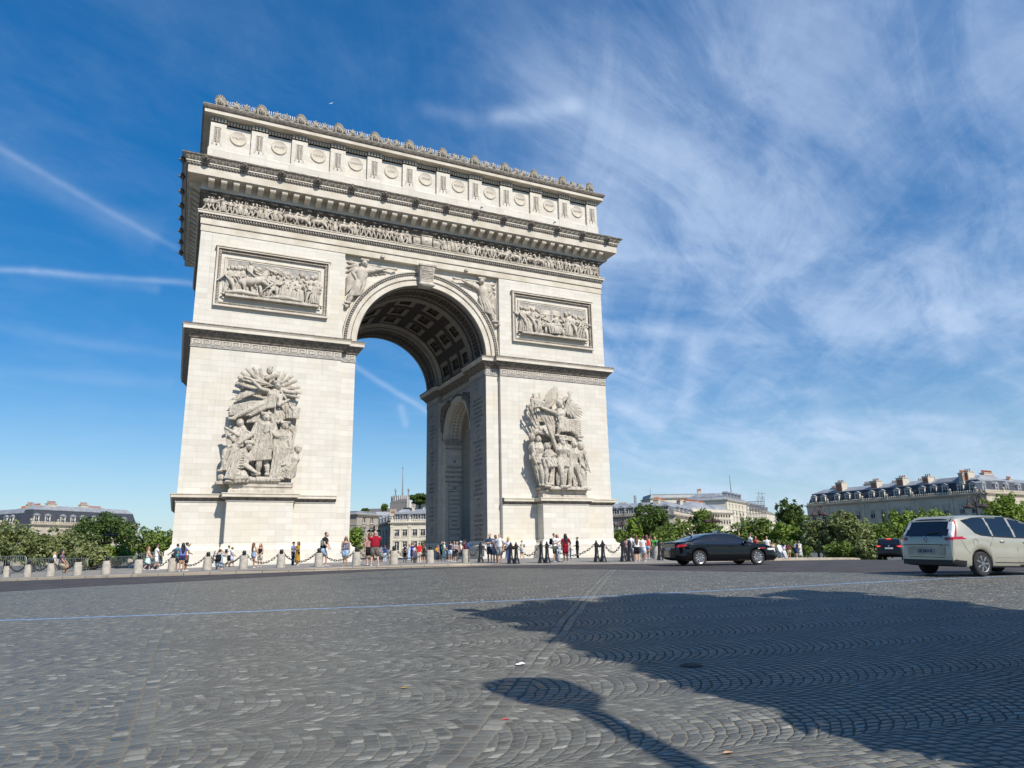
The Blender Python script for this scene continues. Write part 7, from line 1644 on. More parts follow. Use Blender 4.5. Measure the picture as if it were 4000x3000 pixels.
q = P_('woman with very long dark hair, blue tee and navy shorts beside a bollard', 707, 2231, 2123, 195, 't', ('k', 'vlong'), ('tee', (.12, .17, .40)), ('hotpants', (.03, .04, .10)), WH, ('hold', 'down'), fem=True); bag(q, 'small red bag at the hip of the woman in blue', (.42, .06, .09), size=(.09, .04, .10), side=-1)
q = P_('woman in white shading her eyes behind the woman in blue', 724, 2229, 2122, 110, 't', ('k', 'bun'), ('tee', WH), ('shorts', (.09, .08, .08)), WH, ('brow', 'hold'), fem=True)
q = P_('bearded man in a grey tee carrying a white bag, walking', 768, 2217, 2122, 75, 'd', ('k', 'beard'), ('tee', (.38, .38, .40)), ('shorts', (.16, .16, .18)), BK, ('down', 'back'), ('f', 'b')); backpack(q, 'black backpack of the bearded man in grey', BK, .15, .24)
bag(q, 'white paper bag held low by the bearded man in grey', (.75, .75, .78), 'shopping_bag', 1, (.16, .06, .20), .18, False, Vector((.11, -.03, .22)))
q = P_('small woman with a dark ponytail behind the crouching photographer', 856, 2210, 2137, 60, 't', ('k', 'pony'), ('tee', (.60, .50, .50)), ('trousers', BK), BK, ('fold', 'fold'), fem=True)
q = P_('crouching photographer in a cap and grey-blue tee', 852, 2225, 2160, 165, 'l', ('b', 'short'), ('tee', (.30, .38, .45)), ('shorts', (.40, .52, .62)), BK, ('brow', 'brow'), ('cr1', 'cr2'), hipz=.19, lean=.18, cap=(.22, .17, .14), fat=1.08, H=1.72); backpack(q, 'round black backpack of the crouching photographer', BK, .17, .22)
q = P_('man in a white shirt and black shorts striding right', 890, 2214, 2133, 85, 't', ('k', 'short'), ('tee', WH), ('shorts', BK), BK, ('fwd', 'back'), ('f', 'b')); backpack(q, 'black backpack of the striding man in white', BK, .15, .24)
q = P_('boy in a cap and white tee running beside the striding man', 903, 2214, 2140, 85, 't', ('k', 'short'), ('tee', (.66, .67, .70)), ('shorts', (.50, .53, .60)), BK, ('fwd', 'hold'), ('f', 'b'), cap=BK)
q = P_('woman with long auburn hair in denim shorts, seen from behind', 987, 2217, 2122, 130, 't', ('o', 'vlong'), ('crop', (.70, .70, .70)), ('hotpants', (.26, .34, .46)), WH, ('low', 'hold'), ('f', 'st'), fem=True)
q = P_('woman in a black strappy top and cream shorts looking down', 1014, 2213, 2125, -20, 'l', ('b', 'long'), ('tank', BK), ('shorts', (.55, .48, .38)), WH, ('low', 'low'), fem=True, nod=.3)
q = P_('man in a dark cap, blue shirt and navy trousers', 1143, 2208, 2119, 65, 't', ('k', 'short'), ('tee', (.16, .23, .36)), ('trousers', (.03, .045, .10)), BK, ('phone', 'down'), cap=BK, sleeve=.8); bag(q, 'black bag slung over the man in the dark cap', BK, side=-1)
q = P_('woman in a mustard yellow dress and sunglasses', 1161, 2208, 2118, -60, 't', ('b', 'long'), ('gown', (.42, .23, .03)), None, WH, ('phone', 'phone'), fem=True, sleeve=.95, glasses=True); bag(q, 'small black bag before the mustard dress', BK, side=1, size=(.10, .05, .09))
q = P_('stooping bearded man in a black tee looking at his feet', 1259, 2212, 2084, 70, 'l', ('b', 'beard'), ('tee', BK), ('shorts', (.30, .38, .48)), WH, ('low', 'low'), ('f', 'st'), lean=.16, fat=1.08, nod=.35); bag(q, 'camouflage bag worn by the stooping man in black', (.16, .19, .18), 'messenger_bag', -1, (.17, .08, .17), -.14)
q = P_('woman in a navy patterned top and denim shorts walking towards us', 1348, 2209, 2097.7, -10, 't', ('b', 'long'), ('tank', (.03, .035, .07)), ('shorts', (.30, .44, .60)), (.45, .22, .16), ('down', 'down'), ('f', 'st'), fem=True, fat=1.08, top_pat='leaf', glasses=True)
q = P_('bald man in a dark red tee and grey shorts, seen from behind', 1463, 2210, 2076, 190, 'l', ('b', 'bald'), ('tee', (.30, .012, .028)), ('shorts', (.17, .145, .12)), WH, ('side', 'down'), ('wide', 'wide'), fat=1.16); bag(q, 'black shoulder bag across the back of the bald man in red', BK, 'shoulder_bag', -1, (.15, .10, .17), -.10)
q = P_('person in dusky pink half hidden behind the bald man in red', 1441, 2206, 2083, 200, 'l', ('o', 'long'), ('tee', (.40, .20, .18)), ('shorts', BK), WH, ('down', 'down'), fem=True)
q = P_('person in a blue shirt in the queue under the arch, left of the red cap', 1488, 2195, 2131, 170, 't', ('k', 'short'), ('tee', (.08, .20, .40)), ('shorts', (.40, .38, .34)), BK)
q = P_('person in a bright red cap and navy tee in the queue', 1503, 2195, 2132, 185, 'l', ('b', 'short'), ('tee', (.03, .05, .14)), ('trousers', (.50, .60, .68)), BK, cap=(.55, .05, .04))
q = P_('dark-haired person in grey right of the red cap', 1517, 2196, 2138, 160, 't', ('k', 'bob'), ('tee', (.22, .24, .27)), ('shorts', (.42, .37, .32)), BK, fem=True)
q = P_('person in a white tee carrying a black backpack under the arch', 1581, 2196, 2127, 185, 'l', ('k', 'short'), ('tee', WH), ('shorts', BK), BK); backpack(q, 'big black backpack on the person in white under the arch', BK, .17, .27)
q = P_('person in a pale blue dress beside the black backpack', 1598, 2196, 2128, 170, 'l', ('g', 'short'), ('gown', (.42, .53, .66)), None, WH, fem=True)
q = P_('tall woman with dark wavy hair in a royal blue top', 1611, 2199, 2117, 20, 't', ('o', 'long'), ('tank', (.02, .05, .30)), ('skirt', (.02, .05, .28)), (.40, .30, .2), ('hold', 'side'), ('f', 'st'), fem=True)
q = P_('girl in a white and purple flowered dress in front of the woman in blue', 1620, 2199, 2131, -15, 'd', ('k', 'long'), ('dress', (.70, .68, .72)), None, BK, fem=True, top_pat='floral')
q = P_('girl in a bright red top and wide beige trousers', 1637, 2199, 2121, 190, 'l', ('o', 'bun'), ('tee', (.55, .035, .03)), ('wide', (.56, .47, .40)), WH, fem=True, cap=(.65, .60, .55))
q = P_('woman with bare shoulders in a black strapless dress and white cap', 1654, 2193, 2126, 185, 't', ('o', 'long'), ('tank', BK), ('skirt', BK), WH, fem=True, cap=WH)
q = P_('girl with an orange backpack at the foot of the right pier', 1710, 2190, 2130, 120, 'l', ('o', 'pony'), ('tee', (.45, .32, .28)), ('trousers', BK), BK, ('low', 'down'), ('f', 'b'), fem=True); backpack(q, 'orange yellow backpack at the foot of the right pier', (.62, .30, .02), .13, .20)
q = P_('man in a navy tee and black shorts with a green bag', 1724, 2191, 2115, 100, 'l', ('k', 'short'), ('tee', (.022, .03, .06)), ('shorts', BK), WH, ('hold', 'down'), ('f', 'st')); bag(q, 'bright green bag on the hip of the man in navy', (.06, .50, .14), 'shoulder_bag', -1, (.13, .05, .14), -.06)
q = P_('woman in a mint green dress and pale cap', 1735, 2191, 2119, 85, 'l', ('g', 'short'), ('gown', (.52, .68, .60)), None, WH, ('phone', 'hold'), fem=True, cap=(.66, .55, .50))
q = P_('woman in a navy top and pale denim shorts turned away', 1758, 2191, 2112.6, 150, 'l', ('k', 'bob'), ('tank', (.03, .035, .08)), ('shorts', (.52, .58, .64)), WH, ('hold', 'hold'), fem=True)
q = P_('woman with dark hair in a grey tee hugging a black bag', 1775, 2195, 2117, -30, 'l', ('k', 'long'), ('tee', (.32, .33, .34)), ('shorts', (.05, .05, .055)), WH, ('fold', 'fold'), fem=True, fat=1.05, glasses=True); bag(q, 'big black bag on the hip of the woman in grey', BK, 'shoulder_bag', 1, (.18, .10, .15), 0)
q = P_('person in a beige cap behind the woman in grey', 1785, 2190, 2119, 60, 'l', ('b', 'short'), ('tee', (.30, .24, .22)), ('trousers', (.14, .13, .13)), BK, cap=(.60, .46, .40))
q = P_('person in a white top sitting on the ledge of the pier', 1800, 2187, 2126, 70, 't', ('b', 'short'), ('tank', WH), ('shorts', BK), WH, ('fwd', 'low'), ('sit', 'sit'), hipz=.32, cap=WH, H=1.68)
q = P_('stooping man in a maroon tee and beige shorts', 1824, 2198, 2110, 235, 't', ('k', 'short'), ('tee', (.13, .018, .035)), ('shorts', (.52, .44, .34)), WH, ('low', 'low'), lean=.22, fat=1.05, nod=.3); backpack(q, 'blue backpack of the stooping man in maroon', (.035, .10, .22), .13, .24)
# around the iron bollards
q = P_('bearded man with folded arms in a navy and white tee', 1914, 2197, 2087, -15, 'l', ('o', 'beard'), ('tee', (.035, .06, .12)), ('shorts', (.05, .06, .085)), BK, ('fold', 'fold'), sleeve=.62); t0, H0, j0 = q
m_ = MB(); w_ = H0 * .101
for z0, z1, mi in ((.545, .655, 0), (.655, .69, 1)): m_.rings([[Vector((1.22 * w_ * cos(2 * pi * i / 16), .88 * w_ * sin(2 * pi * i / 16), z * H0)) for i in range(16)] for z in (z0, z1)], mi, cap=False)
m_.build('tee_stripe', [cloth((.55, .60, .68)), cloth((.10, .40, .55))], t0, 180)
q = P_('woman with a ponytail in a grey speckled dress, seen from behind', 1936, 2199, 2092, 200, 'l', ('o', 'pony'), ('dress', (.14, .15, .18)), None, (.5, .42, .36), ('hold', 'hold'), fem=True, top_pat='speck', sleeve=.7)
q = P_('man in a white tee and grey shorts with hand on hip', 1953, 2201, 2087, -30, 'l', ('b', 'short'), ('tee', WH), ('shorts', (.36, .36, .37)), (.10, .05, .04), ('down', 'hip'))
q = P_('blonde woman in white with a long lilac skirt', 1987, 2201, 2100, 165, 'l', ('y', 'bob'), ('tee', (.66, .64, .70)), None, (.6, .5, .4), ('side', 'hold'), ('f', 'st'), fem=True); m_ = MB(); H0 = q[1]
m_.rings([[Vector((r * H0 * cos(2 * pi * i / 22) * (1 + .08 * sin(i * 4)), r * H0 * .9 * sin(2 * pi * i / 22), z * H0)) for i in range(22)] for z, r in ((.57, .088), (.50, .103), (.3, .12), (.17, .145))], cap=False); m_.build('skirt', cloth((.54, .48, .64)), q[0], 180); bag(q, 'tan leather shoulder bag beside the lilac skirt', (.42, .20, .05), 'shoulder_bag', 1, (.15, .07, .17), -.05)
q = P_('boy in a cream tee and denim shorts walking before the right pedestal', 2039, 2182, 2112.6, -80, 'l', ('b', 'short'), ('tee', (.64, .60, .50)), ('shorts', (.22, .34, .50)), (.5, .5, .5), ('fwd', 'back'), ('f', 'b')); backpack(q, 'grey backpack of the boy in the cream tee', (.20, .21, .22), .13, .2)
q = P_('man in a white tee and olive shorts with a phone', 2168, 2194, 2086, 70, 'l', ('k', 'short'), ('tee', WH), ('shorts', (.10, .105, .075)), (.55, .56, .58), ('phone', 'fold')); backpack(q, 'black backpack of the man in olive shorts', BK, .13, .22)
q = P_('auburn-haired woman in white hidden behind the man in olive shorts', 2181, 2192, 2090, 40, 'l', ('o', 'long'), ('tee', (.66, .68, .72)), ('trousers', (.48, .56, .66)), WH, ('phone', 'hold'), fem=True)
q = P_('woman with long black hair in a red playsuit', 2211, 2195, 2087, 200, 'd', ('k', 'vlong'), ('tee', (.28, .012, .025)), ('shorts', (.26, .012, .025)), WH, ('down', 'hip'), fem=True, fat=1.05); bag(q, 'pale grey bag of the woman in the red playsuit', (.50, .48, .46), 'handbag', -1, (.10, .06, .2), -.12, False)
q = P_('small child in grey beside the woman in the red playsuit', 2229, 2182, 2127.5, 100, 't', ('k', 'short'), ('tee', (.45, .45, .46)), ('trousers', (.40, .50, .62)), BK, ('side', 'hold'))
q = P_('figure dressed all in black in a long wide skirt', 2257, 2182, 2100, -75, 't', ('k', 'bun'), ('long', BK), ('wide', BK), WH, ('hold', 'down'), fem=True)
# right of the arch
q = P_('man in a white tee with a dark 3 on it and grey shorts', 2470, 2188, 2089.5, 160, 'd', ('k', 'short'), ('tee', WH), ('shorts', (.42, .43, .45)), BK, ('hold', 'hold')); o = obj('numeral', text_mesh('3', .30, cloth(BK), .004), q[0], (0, .112 * q[1], .66 * q[1]), pi)
q = P_('woman with long auburn hair, white tee and black shorts', 2490, 2193, 2092, 190, 'l', ('o', 'vlong'), ('tee', WH), ('shorts', BK), WH, ('hold', 'down'), fem=True); bag(q, 'thin black bag strap across the woman in black shorts', BK, 'handbag', 1, (.08, .04, .09), -.02)
q = P_('girl in a white top and pale blue shorts', 2515, 2193, 2096, 160, 't', ('k', 'bun'), ('tee', WH), ('shorts', (.55, .64, .76)), WH, ('hip', 'hold'), ('f', 'st'), fem=True)
q = P_('woman in a scarlet tank top and denim shorts', 2531, 2182, 2091, 175, 'l', ('o', 'long'), ('tank', (.58, .03, .03)), ('hotpants', (.22, .36, .55)), WH, ('hold', 'down'), fem=True)
q = P_('woman in a grey tank top just right of the scarlet top', 2545, 2180, 2094, 150, 't', ('b', 'long'), ('tank', (.30, .16, .12)), ('trousers', (.25, .26, .28)), BK, fem=True)
q = P_('fair-haired girl in a vivid green tee', 2562, 2180, 2098, 190, 'l', ('y', 'bob'), ('tee', (.04, .42, .06)), ('shorts', WH), WH, fem=True)
q = P_('small person in dusky pink right of the girl in green', 2575, 2178, 2108, 170, 't', ('o', 'short'), ('tee', (.50, .28, .22)), ('shorts', (.3, .3, .3)), WH)
q = P_('dark-haired person left of the man in the numbered tee', 2450, 2182, 2103, 150, 't', ('k', 'short'), ('tee', (.40, .25, .22)), ('trousers', (.12, .12, .13)), BK)
q = P_('person in pink and black sitting by the corner barrier', 2443, 2176, 2128, 30, 't', ('k', 'long'), ('tee', (.50, .25, .30)), ('trousers', BK), BK, ('low', 'low'), ('sit', 'sit'), hipz=.33, fem=True, H=1.6)
q = P_('man in a black tee standing behind the bonnet of the black sedan', 2895, 2187, 2086, 30, 't', ('k', 'short'), ('tee', BK), ('trousers', (.12, .13, .15)), BK, ('fwd', 'hold'), fat=1.1)
q = P_('young man in a white tee behind the front wing of the black sedan', 2938, 2186, 2085, 110, 't', ('k', 'short'), ('tee', WH), ('shorts', (.35, .36, .38)), WH, ('down', 'down'))
q = P_('woman in a red dress reaching out both arms', 2958, 2185, 2096, 75, 't', ('k', 'long'), ('dress', (.46, .045, .045)), None, WH, ('out', 'out'), fem=True, fat=1.1)
q = P_('young man in a white tee with black sleeves and turquoise shorts', 3002, 2181, 2097, 0, 't', ('k', 'short'), ('tee', (.66, .66, .64)), ('shorts', (.22, .50, .48)), WH, ('down', 'down'))
q = P_('woman with bare back in white shorts', 3023, 2181, 2117, 180, 't', ('o', 'bun'), ('crop', (.62, .55, .45)), ('shorts', (.68, .66, .62)), WH, ('hold', 'hold'), fem=True)
q = P_('person in a white hooded top sitting on the kerb', 3047, 2182, 2162, 70, 'd', ('k', 'short'), ('long', WH), ('trousers', (.66, .66, .66)), WH, ('low', 'low'), ('floor', 'floor'), hipz=.12, H=1.65)
q = P_('woman in a white and lilac tee and black skirt by the hedge', 3065, 2179, 2121, 190, 't', ('k', 'long'), ('tee', (.52, .50, .58)), ('mini', BK), WH, ('hold', 'down'), fem=True)
q = P_('man in a black tee with a red 8 and beige shorts', 3084, 2179, 2121, 185, 't', ('k', 'short'), ('tee', BK), ('shorts', (.52, .40, .26)), WH, ('down', 'down')); o = obj('numeral', text_mesh('8', .34, cloth((.50, .08, .10)), .004), q[0], (0, .115 * q[1], .67 * q[1]), pi)
q = P_('man bending forward in navy shorts with a grey backpack', 3110, 2179, 2117, 150, 'l', ('b', 'short'), ('tee', BK), ('shorts', (.02, .045, .12)), WH, ('low', 'low'), lean=.25, fat=1.05); backpack(q, 'grey and black backpack of the bending man', (.24, .24, .26), .15, .24)
q = P_('woman in a white cap and zebra patterned dress', 3128, 2179, 2117, 200, 'l', ('b', 'short'), ('gown', (.66, .66, .64)), None, WH, ('low', 'down'), fem=True, cap=WH, top_pat='zebra', lean=.1)
# visitors on the roof terrace
for i, (u, v, c, l, hc) in enumerate(((1224, 497, (.10, .08, .09), 'left end', 'k'), (1374, 533, BK, 'nearest the little plane', 'k'), (1391, 540, (.35, .3, .28), 'second from the little plane', 'b'), (1531, 562, (.30, .10, .09), 'over the fifth shield', 'b'), (1703, 607, (.45, .08, .12), 'over the sixth shield', 'k'), (1060, 455, (.3, .26, .2), 'between the third and fourth heads', 'b'))):
    d = px_dir(u, v - 24); tt = (1.6 - CAM.y) / d.y; pp = CAM + d * tt
    P_('visitor looking over the parapet of the roof terrace, ' + l, 0, 0, 0, -20, 't', (hc, 'short'), ('tee', c), ('trousers', (.1, .1, .13)), BK, ('fwd', 'hold'), pos=Vector((pp.x, 1.6, 44.72)), H=1.72)
# ------------------------------------------------------------------ vehicles
def pchip(tab):
    X = [p[0] for p in tab]; Y = [p[1] for p in tab]; n = len(X); d = [(Y[i + 1] - Y[i]) / (X[i + 1] - X[i]) for i in range(n - 1)]
    m = [d[0]] + [0 if d[i - 1] * d[i] <= 0 else 2 * d[i - 1] * d[i] / (d[i - 1] + d[i]) for i in range(1, n - 1)] + [d[-1]]
    def f(x):
        if x <= X[0]: return Y[0]
        if x >= X[-1]: return Y[-1]
        i = max(k for k in range(n - 1) if X[k] <= x); h = X[i + 1] - X[i]; t = (x - X[i]) / h
        return Y[i] * (1 + 2 * t) * (1 - t) ** 2 + h * m[i] * t * (1 - t) ** 2 + Y[i + 1] * t * t * (3 - 2 * t) + h * m[i + 1] * t * t * (t - 1)
    return f
def inside(poly, x, z):
    c = False; n = len(poly)
    for i in range(n):
        a, b = poly[i], poly[(i + 1) % n]
        if (a[1] > z) != (b[1] > z) and x < (b[0] - a[0]) * (z - a[1]) / (b[1] - a[1]) + a[0]: c = not c
    return c
CGLASS = mat('car_glass_dark', (.012, .014, .018), .06, var=.05, spec=.8)
ALLOY_ = 0
TYRE = mat('tyre_rubber', (.022, .022, .023), .85, scale=8)
TRIM = mat('car_trim_black', (.018, .018, .019), .55)
CHROME = mat('chrome', (.70, .70, .70), .15, metal=1.0, var=.02)
ALLOY = mat('alloy_rim', (.38, .38, .38), .35, metal=.85, var=.05)
REDL = mat('tail_light_red', (.40, .010, .015), .15, var=.1, spec=.7, coat=.6)
CLEARL = mat('clear_lamp', (.72, .72, .72), .15, var=.1, scale=30, spec=.7)
PLATE = mat('plate_white', (.62, .62, .60), .5)
class Car:
    def __init__(s, name, label, root, heading, paint, L, W, zt, zb, zl0, axles, wr, dlo, screens, parts, black_below=.30, nx=230, taper=.17, tum=.42):
        s.L, s.W, s.zt, s.zb_, s.ax, s.wr, s.zl0, s.taper, s.tum = L, W, pchip(zt), pchip(zb), axles, wr, pchip(zl0), taper, tum
        s.t = t = thing(name, label, 'car', root, atan2(heading.y, heading.x)); bag_ = {}
        xs = [-cos(pi * i / nx) for i in range(nx + 1)]; xs = [L / 2 * (q * .55 + .45 * (i / nx * 2 - 1)) for i, q in enumerate(xs)]
        R = [s.ring(x) for x in xs]; n = len(R[0][0])
        keep = {'body': MB()}; idx = {}
        def vert(mbname, i, j):
            k = (mbname, i, j)
            if k not in idx: idx[k] = keep[mbname].V(R[i][0][j])
            return idx[k]
        for i in range(nx):
            for j in range(n):
                k = (j + 1) % n; c = [(a + b + c_ + d) / 4 for a, b, c_, d in zip(R[i][0][j], R[i][0][k], R[i + 1][0][k], R[i + 1][0][j])]
                seg = R[i][1][j]; m = 0; nm = 'body'
                if seg == 'u': m = 1
                elif seg == 's' and c[2] < black_below(c[0]): m = 1
                if seg in 'gt':
                    for q in dlo:
                        if seg == 'g' and inside(q, c[0], c[2]): nm = 'side_window'
                    for nm_, x0, x1, zmin, pil in screens:
                        wt = R[i][2]
                        if x0 < c[0] < x1 and c[2] > zmin and abs(c[1]) < wt - pil: nm = nm_
                for nm_, fn, _m in parts:
                    if fn(c[0], abs(c[1]), c[2], seg): nm = nm_; break
                if nm != 'body':
                    if nm == 'side_window': nm = (nm, next(k_ for k_, q in enumerate(dlo) if inside(q, c[0], c[2])), c[1] > 0)
                    elif nm in ('windscreen', 'rear_window', 'grille'): nm = (nm, 0, 0)
                    else: nm = (nm, 0, c[1] > 0)
                if nm not in keep: keep[nm] = MB()
                keep[nm].F([vert(nm, i, j), vert(nm, i + 1, j), vert(nm, i + 1, k), vert(nm, i, k)], m if nm == 'body' else 0)
        b = keep['body']
        b.F([vert('body', 0, j) for j in range(n)], 0); b.F([vert('body', nx, j) for j in range(n)][::-1], 0)
        body = b.build('body', [paint, TRIM], t, 38)
        pm = {nm_: m_ for nm_, _, m_ in parts}
        for nm, k in keep.items():
            if nm != 'body' and k.f: k.build(nm[0], pm.get(nm[0], CGLASS), t, 38)
        # wheels
        for x in axles:
            for q in (-1, 1): s.wheel(x, q)
        s.settle(root, heading)
    def settle(s, root, hd):
        "stand the four wheels on the road"
        l = Vector((-hd.y, hd.x, 0)); g = lambda a, q: G(root.x + hd.x * a + l.x * q, root.y + hd.y * a + l.y * q) + .010
        a, b = s.ax; q = s.W - .1; zs = [g(a, q), g(a, -q), g(b, q), g(b, -q)]
        pit = (zs[2] + zs[3] - zs[0] - zs[1]) / 2 / (b - a); rol = (zs[0] + zs[2] - zs[1] - zs[3]) / 2 / (2 * q)
        s.t.location.z = sum(zs) / 4 - (a + b) / 2 * pit; s.t.rotation_euler = (math.atan(rol), -math.atan(pit), s.t.rotation_euler.z)
    def half(s, x):
        q = max(0, (abs(x) - (s.L / 2 - .75)) / .75); return s.W * (1 - s.taper * q ** 2.6)
    def ring(s, x):
        w = s.half(x); zt = s.zt(x); zl = s.zl0(x)
        for a in s.ax:
            r = s.wr + .055
            if abs(x - a) < r: zl = max(zl, s.wr + sqrt(r * r - (x - a) ** 2) - .01)
        zb = min(s.zb_(x), zt - .025); zl = min(zl, zb - .03)
        P = [(0, zl, 'u'), (w * .5, zl, 'u'), (w * .93, zl, 's')]
        prof = pchip([(0, .955), (.04, .962), (.15, .985), (.3, .998), (.42, 1.0), (.55, .995), (.65, .988), (.75, .986), (.85, .984), (.93, .975), (1.0, .955)])
        for tt, f in [((k + 1) / 20, prof((k + 1) / 20)) for k in range(20)]: P.append((w * f, zl + (zb - zl) * tt, 's'))
        P[-1] = (P[-1][0], P[-1][1], 'g')
        h = zt - zb; wt = w * max(.35, .955 - h * s.tum); zr = zt - min(.055, h * .28); s.wt = wt
        for k in range(1, 19): tt = k / 18; P.append((w * .955 + (wt - w * .955) * tt + .018 * sin(pi * tt) * min(1, h * 3), zb + (zr - zb) * tt, 'g'))
        P[-1] = (P[-1][0], P[-1][1], 't')
        for f, g_ in ((.97, .2), (.93, .38), (.88, .53), (.82, .66), (.7, .82), (.45, .95), (.22, .99), (0, 1.0)): P.append((wt * f, zr + (zt - zr) * g_, 't'))
        m = len(P); pts = [(x, -y, z) for y, z, _ in P]; sg = [q for *_, q in P]
        pts += [(x, y, z) for y, z, _ in P[1:-1][::-1]]; sg[-1] = 't'; sg += [P[m - 2 - i - 1][2] if m - 3 - i >= 0 else 'u' for i in range(m - 2)]
        return pts, sg, wt
    def side(s, x, z):
        "half width of the flank at height z"
        P = s.ring(x)[0]; n = len(P) // 2; best = P[0]
        for a, b in zip(P[:n], P[1:n + 1]):
            if a[2] <= z <= b[2] and b[2] > a[2]: t = (z - a[2]) / (b[2] - a[2]); return -(a[1] + (b[1] - a[1]) * t)
        return s.half(x)
    def wheel(s, x, q):
        r = s.wr; y = q * (s.W - .115)
        w_ = obj('wheel', None, s.t, (x, y, r)); tm = MB(); tm.M = Matrix.Rotation(radians(-90 * q), 4, 'X')
        tm.lathe([(r * .62, -.10), (r * .9, -.105), (r * .98, -.08), (r, -.04), (r, .05), (r * .98, .085), (r * .9, .105), (r * .70, .10), (r * .66, .07)], 36); tm.build('tyre', TYRE, w_, 40)
        rm = MB(); rm.M = tm.M; rm.lathe([(r * .70, .100), (r * .68, .108), (r * .65, .105), (r * .62, .06), (r * .60, -.02), (.0, -.02)], 32, m=1); ns = s.spokes
        for i in range(ns):
            a = 2 * pi * i / ns; d = Vector((cos(a), sin(a), 0)); rm.tube([d * .05 + Vector((0, 0, .085)), d * r * .36 + Vector((0, 0, .098)), d * r * .64 + Vector((0, 0, .092))], [.030, .026, .034], 5, sq=(1, .5), up=(0, 0, 1))
        rm.lathe([(.07, .07), (.065, .105), (.0, .108)], 12); rm.lathe([(r * .68, .09), (r * .67, .108), (r * .62, .10), (r * .62, .07)], 32)
        o = rm.build('rim', [ALLOY, TRIM], w_, 40)
    spokes = 10
    def line(s, pts, r=.006, m=None, name='panel_gap', off=.002, sides=(-1, 1)):
        mb = MB()
        for q in sides: mb.tube([(x, q * (s.side(x, z) + off), z) for x, z in pts], r, 4, round_=False)
        return mb.build(name, m or TRIM, s.t)
    def handle(s, x, z, m):
        for q in (-1, 1):
            mb = MB(); y = s.side(x, z) * q; mb.tube([(x - .09, y, z), (x - .06, y + q * .035, z), (x + .06, y + q * .035, z + .004), (x + .09, y, z)], .016, 6); mb.build('door_handle', m, s.t, 60)
    def mirror(s, x, z, m):
        for q in (-1, 1):
            mb = MB(); y = s.side(x, z - .05) * q; mb.ball((x - .02, y + q * .13, z), (.09, .11, .075), 10, 7); mb.tube([(x, y - q * .02, z - .05), (x - .01, y + q * .08, z - .02)], .025, 6); mb.build('wing_mirror', m, s.t, 60)
def cam_heading(lat, dep):
    f2 = Vector((sin(YAW), cos(YAW), 0)); return (_r * lat + f2 * dep).normalized()
def cam_xy(lat, dep):
    f2 = Vector((sin(YAW), cos(YAW), 0)); p = Vector((CAM.x, CAM.y, 0)) + _r * lat + f2 * dep * (1.0); p.z = G(p.x, p.y) + .012; return p
def paint(name, c, metal=.0, rough=.28, coat=1.0):
    m = mat(name, c, rough, metal, var=.03, scale=1.5, spec=.5, coat=coat); b = m.node_tree.nodes['Principled BSDF']; b.inputs['Coat Roughness'].default_value = .04; return m
# black saloon: heading right and slightly away
ph = cam_heading(cos(radians(12)), sin(radians(12))); sdv = Vector((-ph.y, ph.x, 0))
def ground_at(u, v, depth_plan):
    lat = (u - 2000) / F; return lat
nr = at(2732, 2207, 31.2); base = Vector((nr.x, nr.y, 0)) + ph * 1.39 + sdv * .80; base.z = min(G(base.x, base.y) + .008, nr.z + .05); base.z = nr.z
BLACKP = paint('paint_black', (.002, .0024, .0035), 0, .3, .35); BLACKP.node_tree.nodes['Principled BSDF'].inputs['Specular IOR Level'].default_value = .05; BLACKP.node_tree.nodes['Principled BSDF'].inputs['Coat Weight'].default_value = .8; BLACKP.node_tree.nodes['Principled BSDF'].inputs['Coat Roughness'].default_value = .02
Car.spokes = 10
sed = Car('sedan', 'glossy black saloon car with taxi sign on its roof, passing right of the arch', base, ph, BLACKP, 4.97, .935,
    [(-2.485, .80), (-2.46, .98), (-2.40, 1.055), (-2.1, 1.085), (-1.85, 1.12), (-1.4, 1.265), (-.9, 1.39), (-.4, 1.44), (0, 1.445), (.35, 1.405), (.75, 1.27), (1.22, 1.035), (1.45, .985), (1.9, .92), (2.2, .83), (2.4, .72), (2.46, .62), (2.485, .52)],
    [(-2.485, .78), (-2.3, .97), (-1.5, .975), (0, .95), (1.0, .93), (1.6, .90), (2.3, .75), (2.485, .5)], [(-2.485, .36), (-2.3, .27), (-1.8, .2), (1.9, .18), (2.3, .19), (2.485, .26)], (-1.39, 1.48), .338,
    [[(-1.70, 1.045), (-1.25, 1.235), (-.75, 1.36), (-.62, 1.37), (-.62, .995), (-1.5, 1.005)], [(-.55, .995), (-.55, 1.375), (-.1, 1.385), (.2, 1.355), (.62, 1.20), (.98, 1.02), (.98, .985)]],
    [('windscreen', .38, 1.24, 1.0, .10), ('rear_window', -1.78, -.72, 1.1, .10)],
    [('tail_light', lambda x, y, z, s: (x < -2.0 and .82 < z < .93 and s == 's' and y > .38 and z > .80 - (x + 2.0) * .0 and (x < -2.2 or z > .86)), REDL), ('headlight', lambda x, y, z, s: 2.0 < x < 2.42 and .66 < z < .74 and y > .5, CLEARL), ('grille', lambda x, y, z, s: x > 2.40 and z < .62 and y < .45, TRIM)], black_below=lambda x: .24)
sed.line([(-1.75, 1.035), (-1.25, 1.25), (-.75, 1.375), (-.1, 1.40), (.2, 1.37), (.62, 1.215), (1.02, 1.0)], .011, CHROME, 'window_trim'); sed.line([(-1.75, 1.035), (-1.5, .99), (-.6, .98), (1.02, .975)], .011, CHROME, 'window_trim')
sed.line([(-.585, .30), (-.59, .6), (-.585, .97), (-.585, 1.38)]); sed.line([(.62, .30), (.66, .6), (.64, .94)]); sed.line([(-1.50, 1.0), (-1.38, .78), (-1.05, .55), (-1.0, .34)]); sed.line([(-2.45, .50), (-2.2, .47), (-2.05, .50), (-2.02, .56)], .010, CHROME, 'bumper_trim')
sed.handle(-.95, .86, BLACKP); sed.handle(.18, .84, BLACKP); sed.mirror(.86, 1.02, BLACKP)
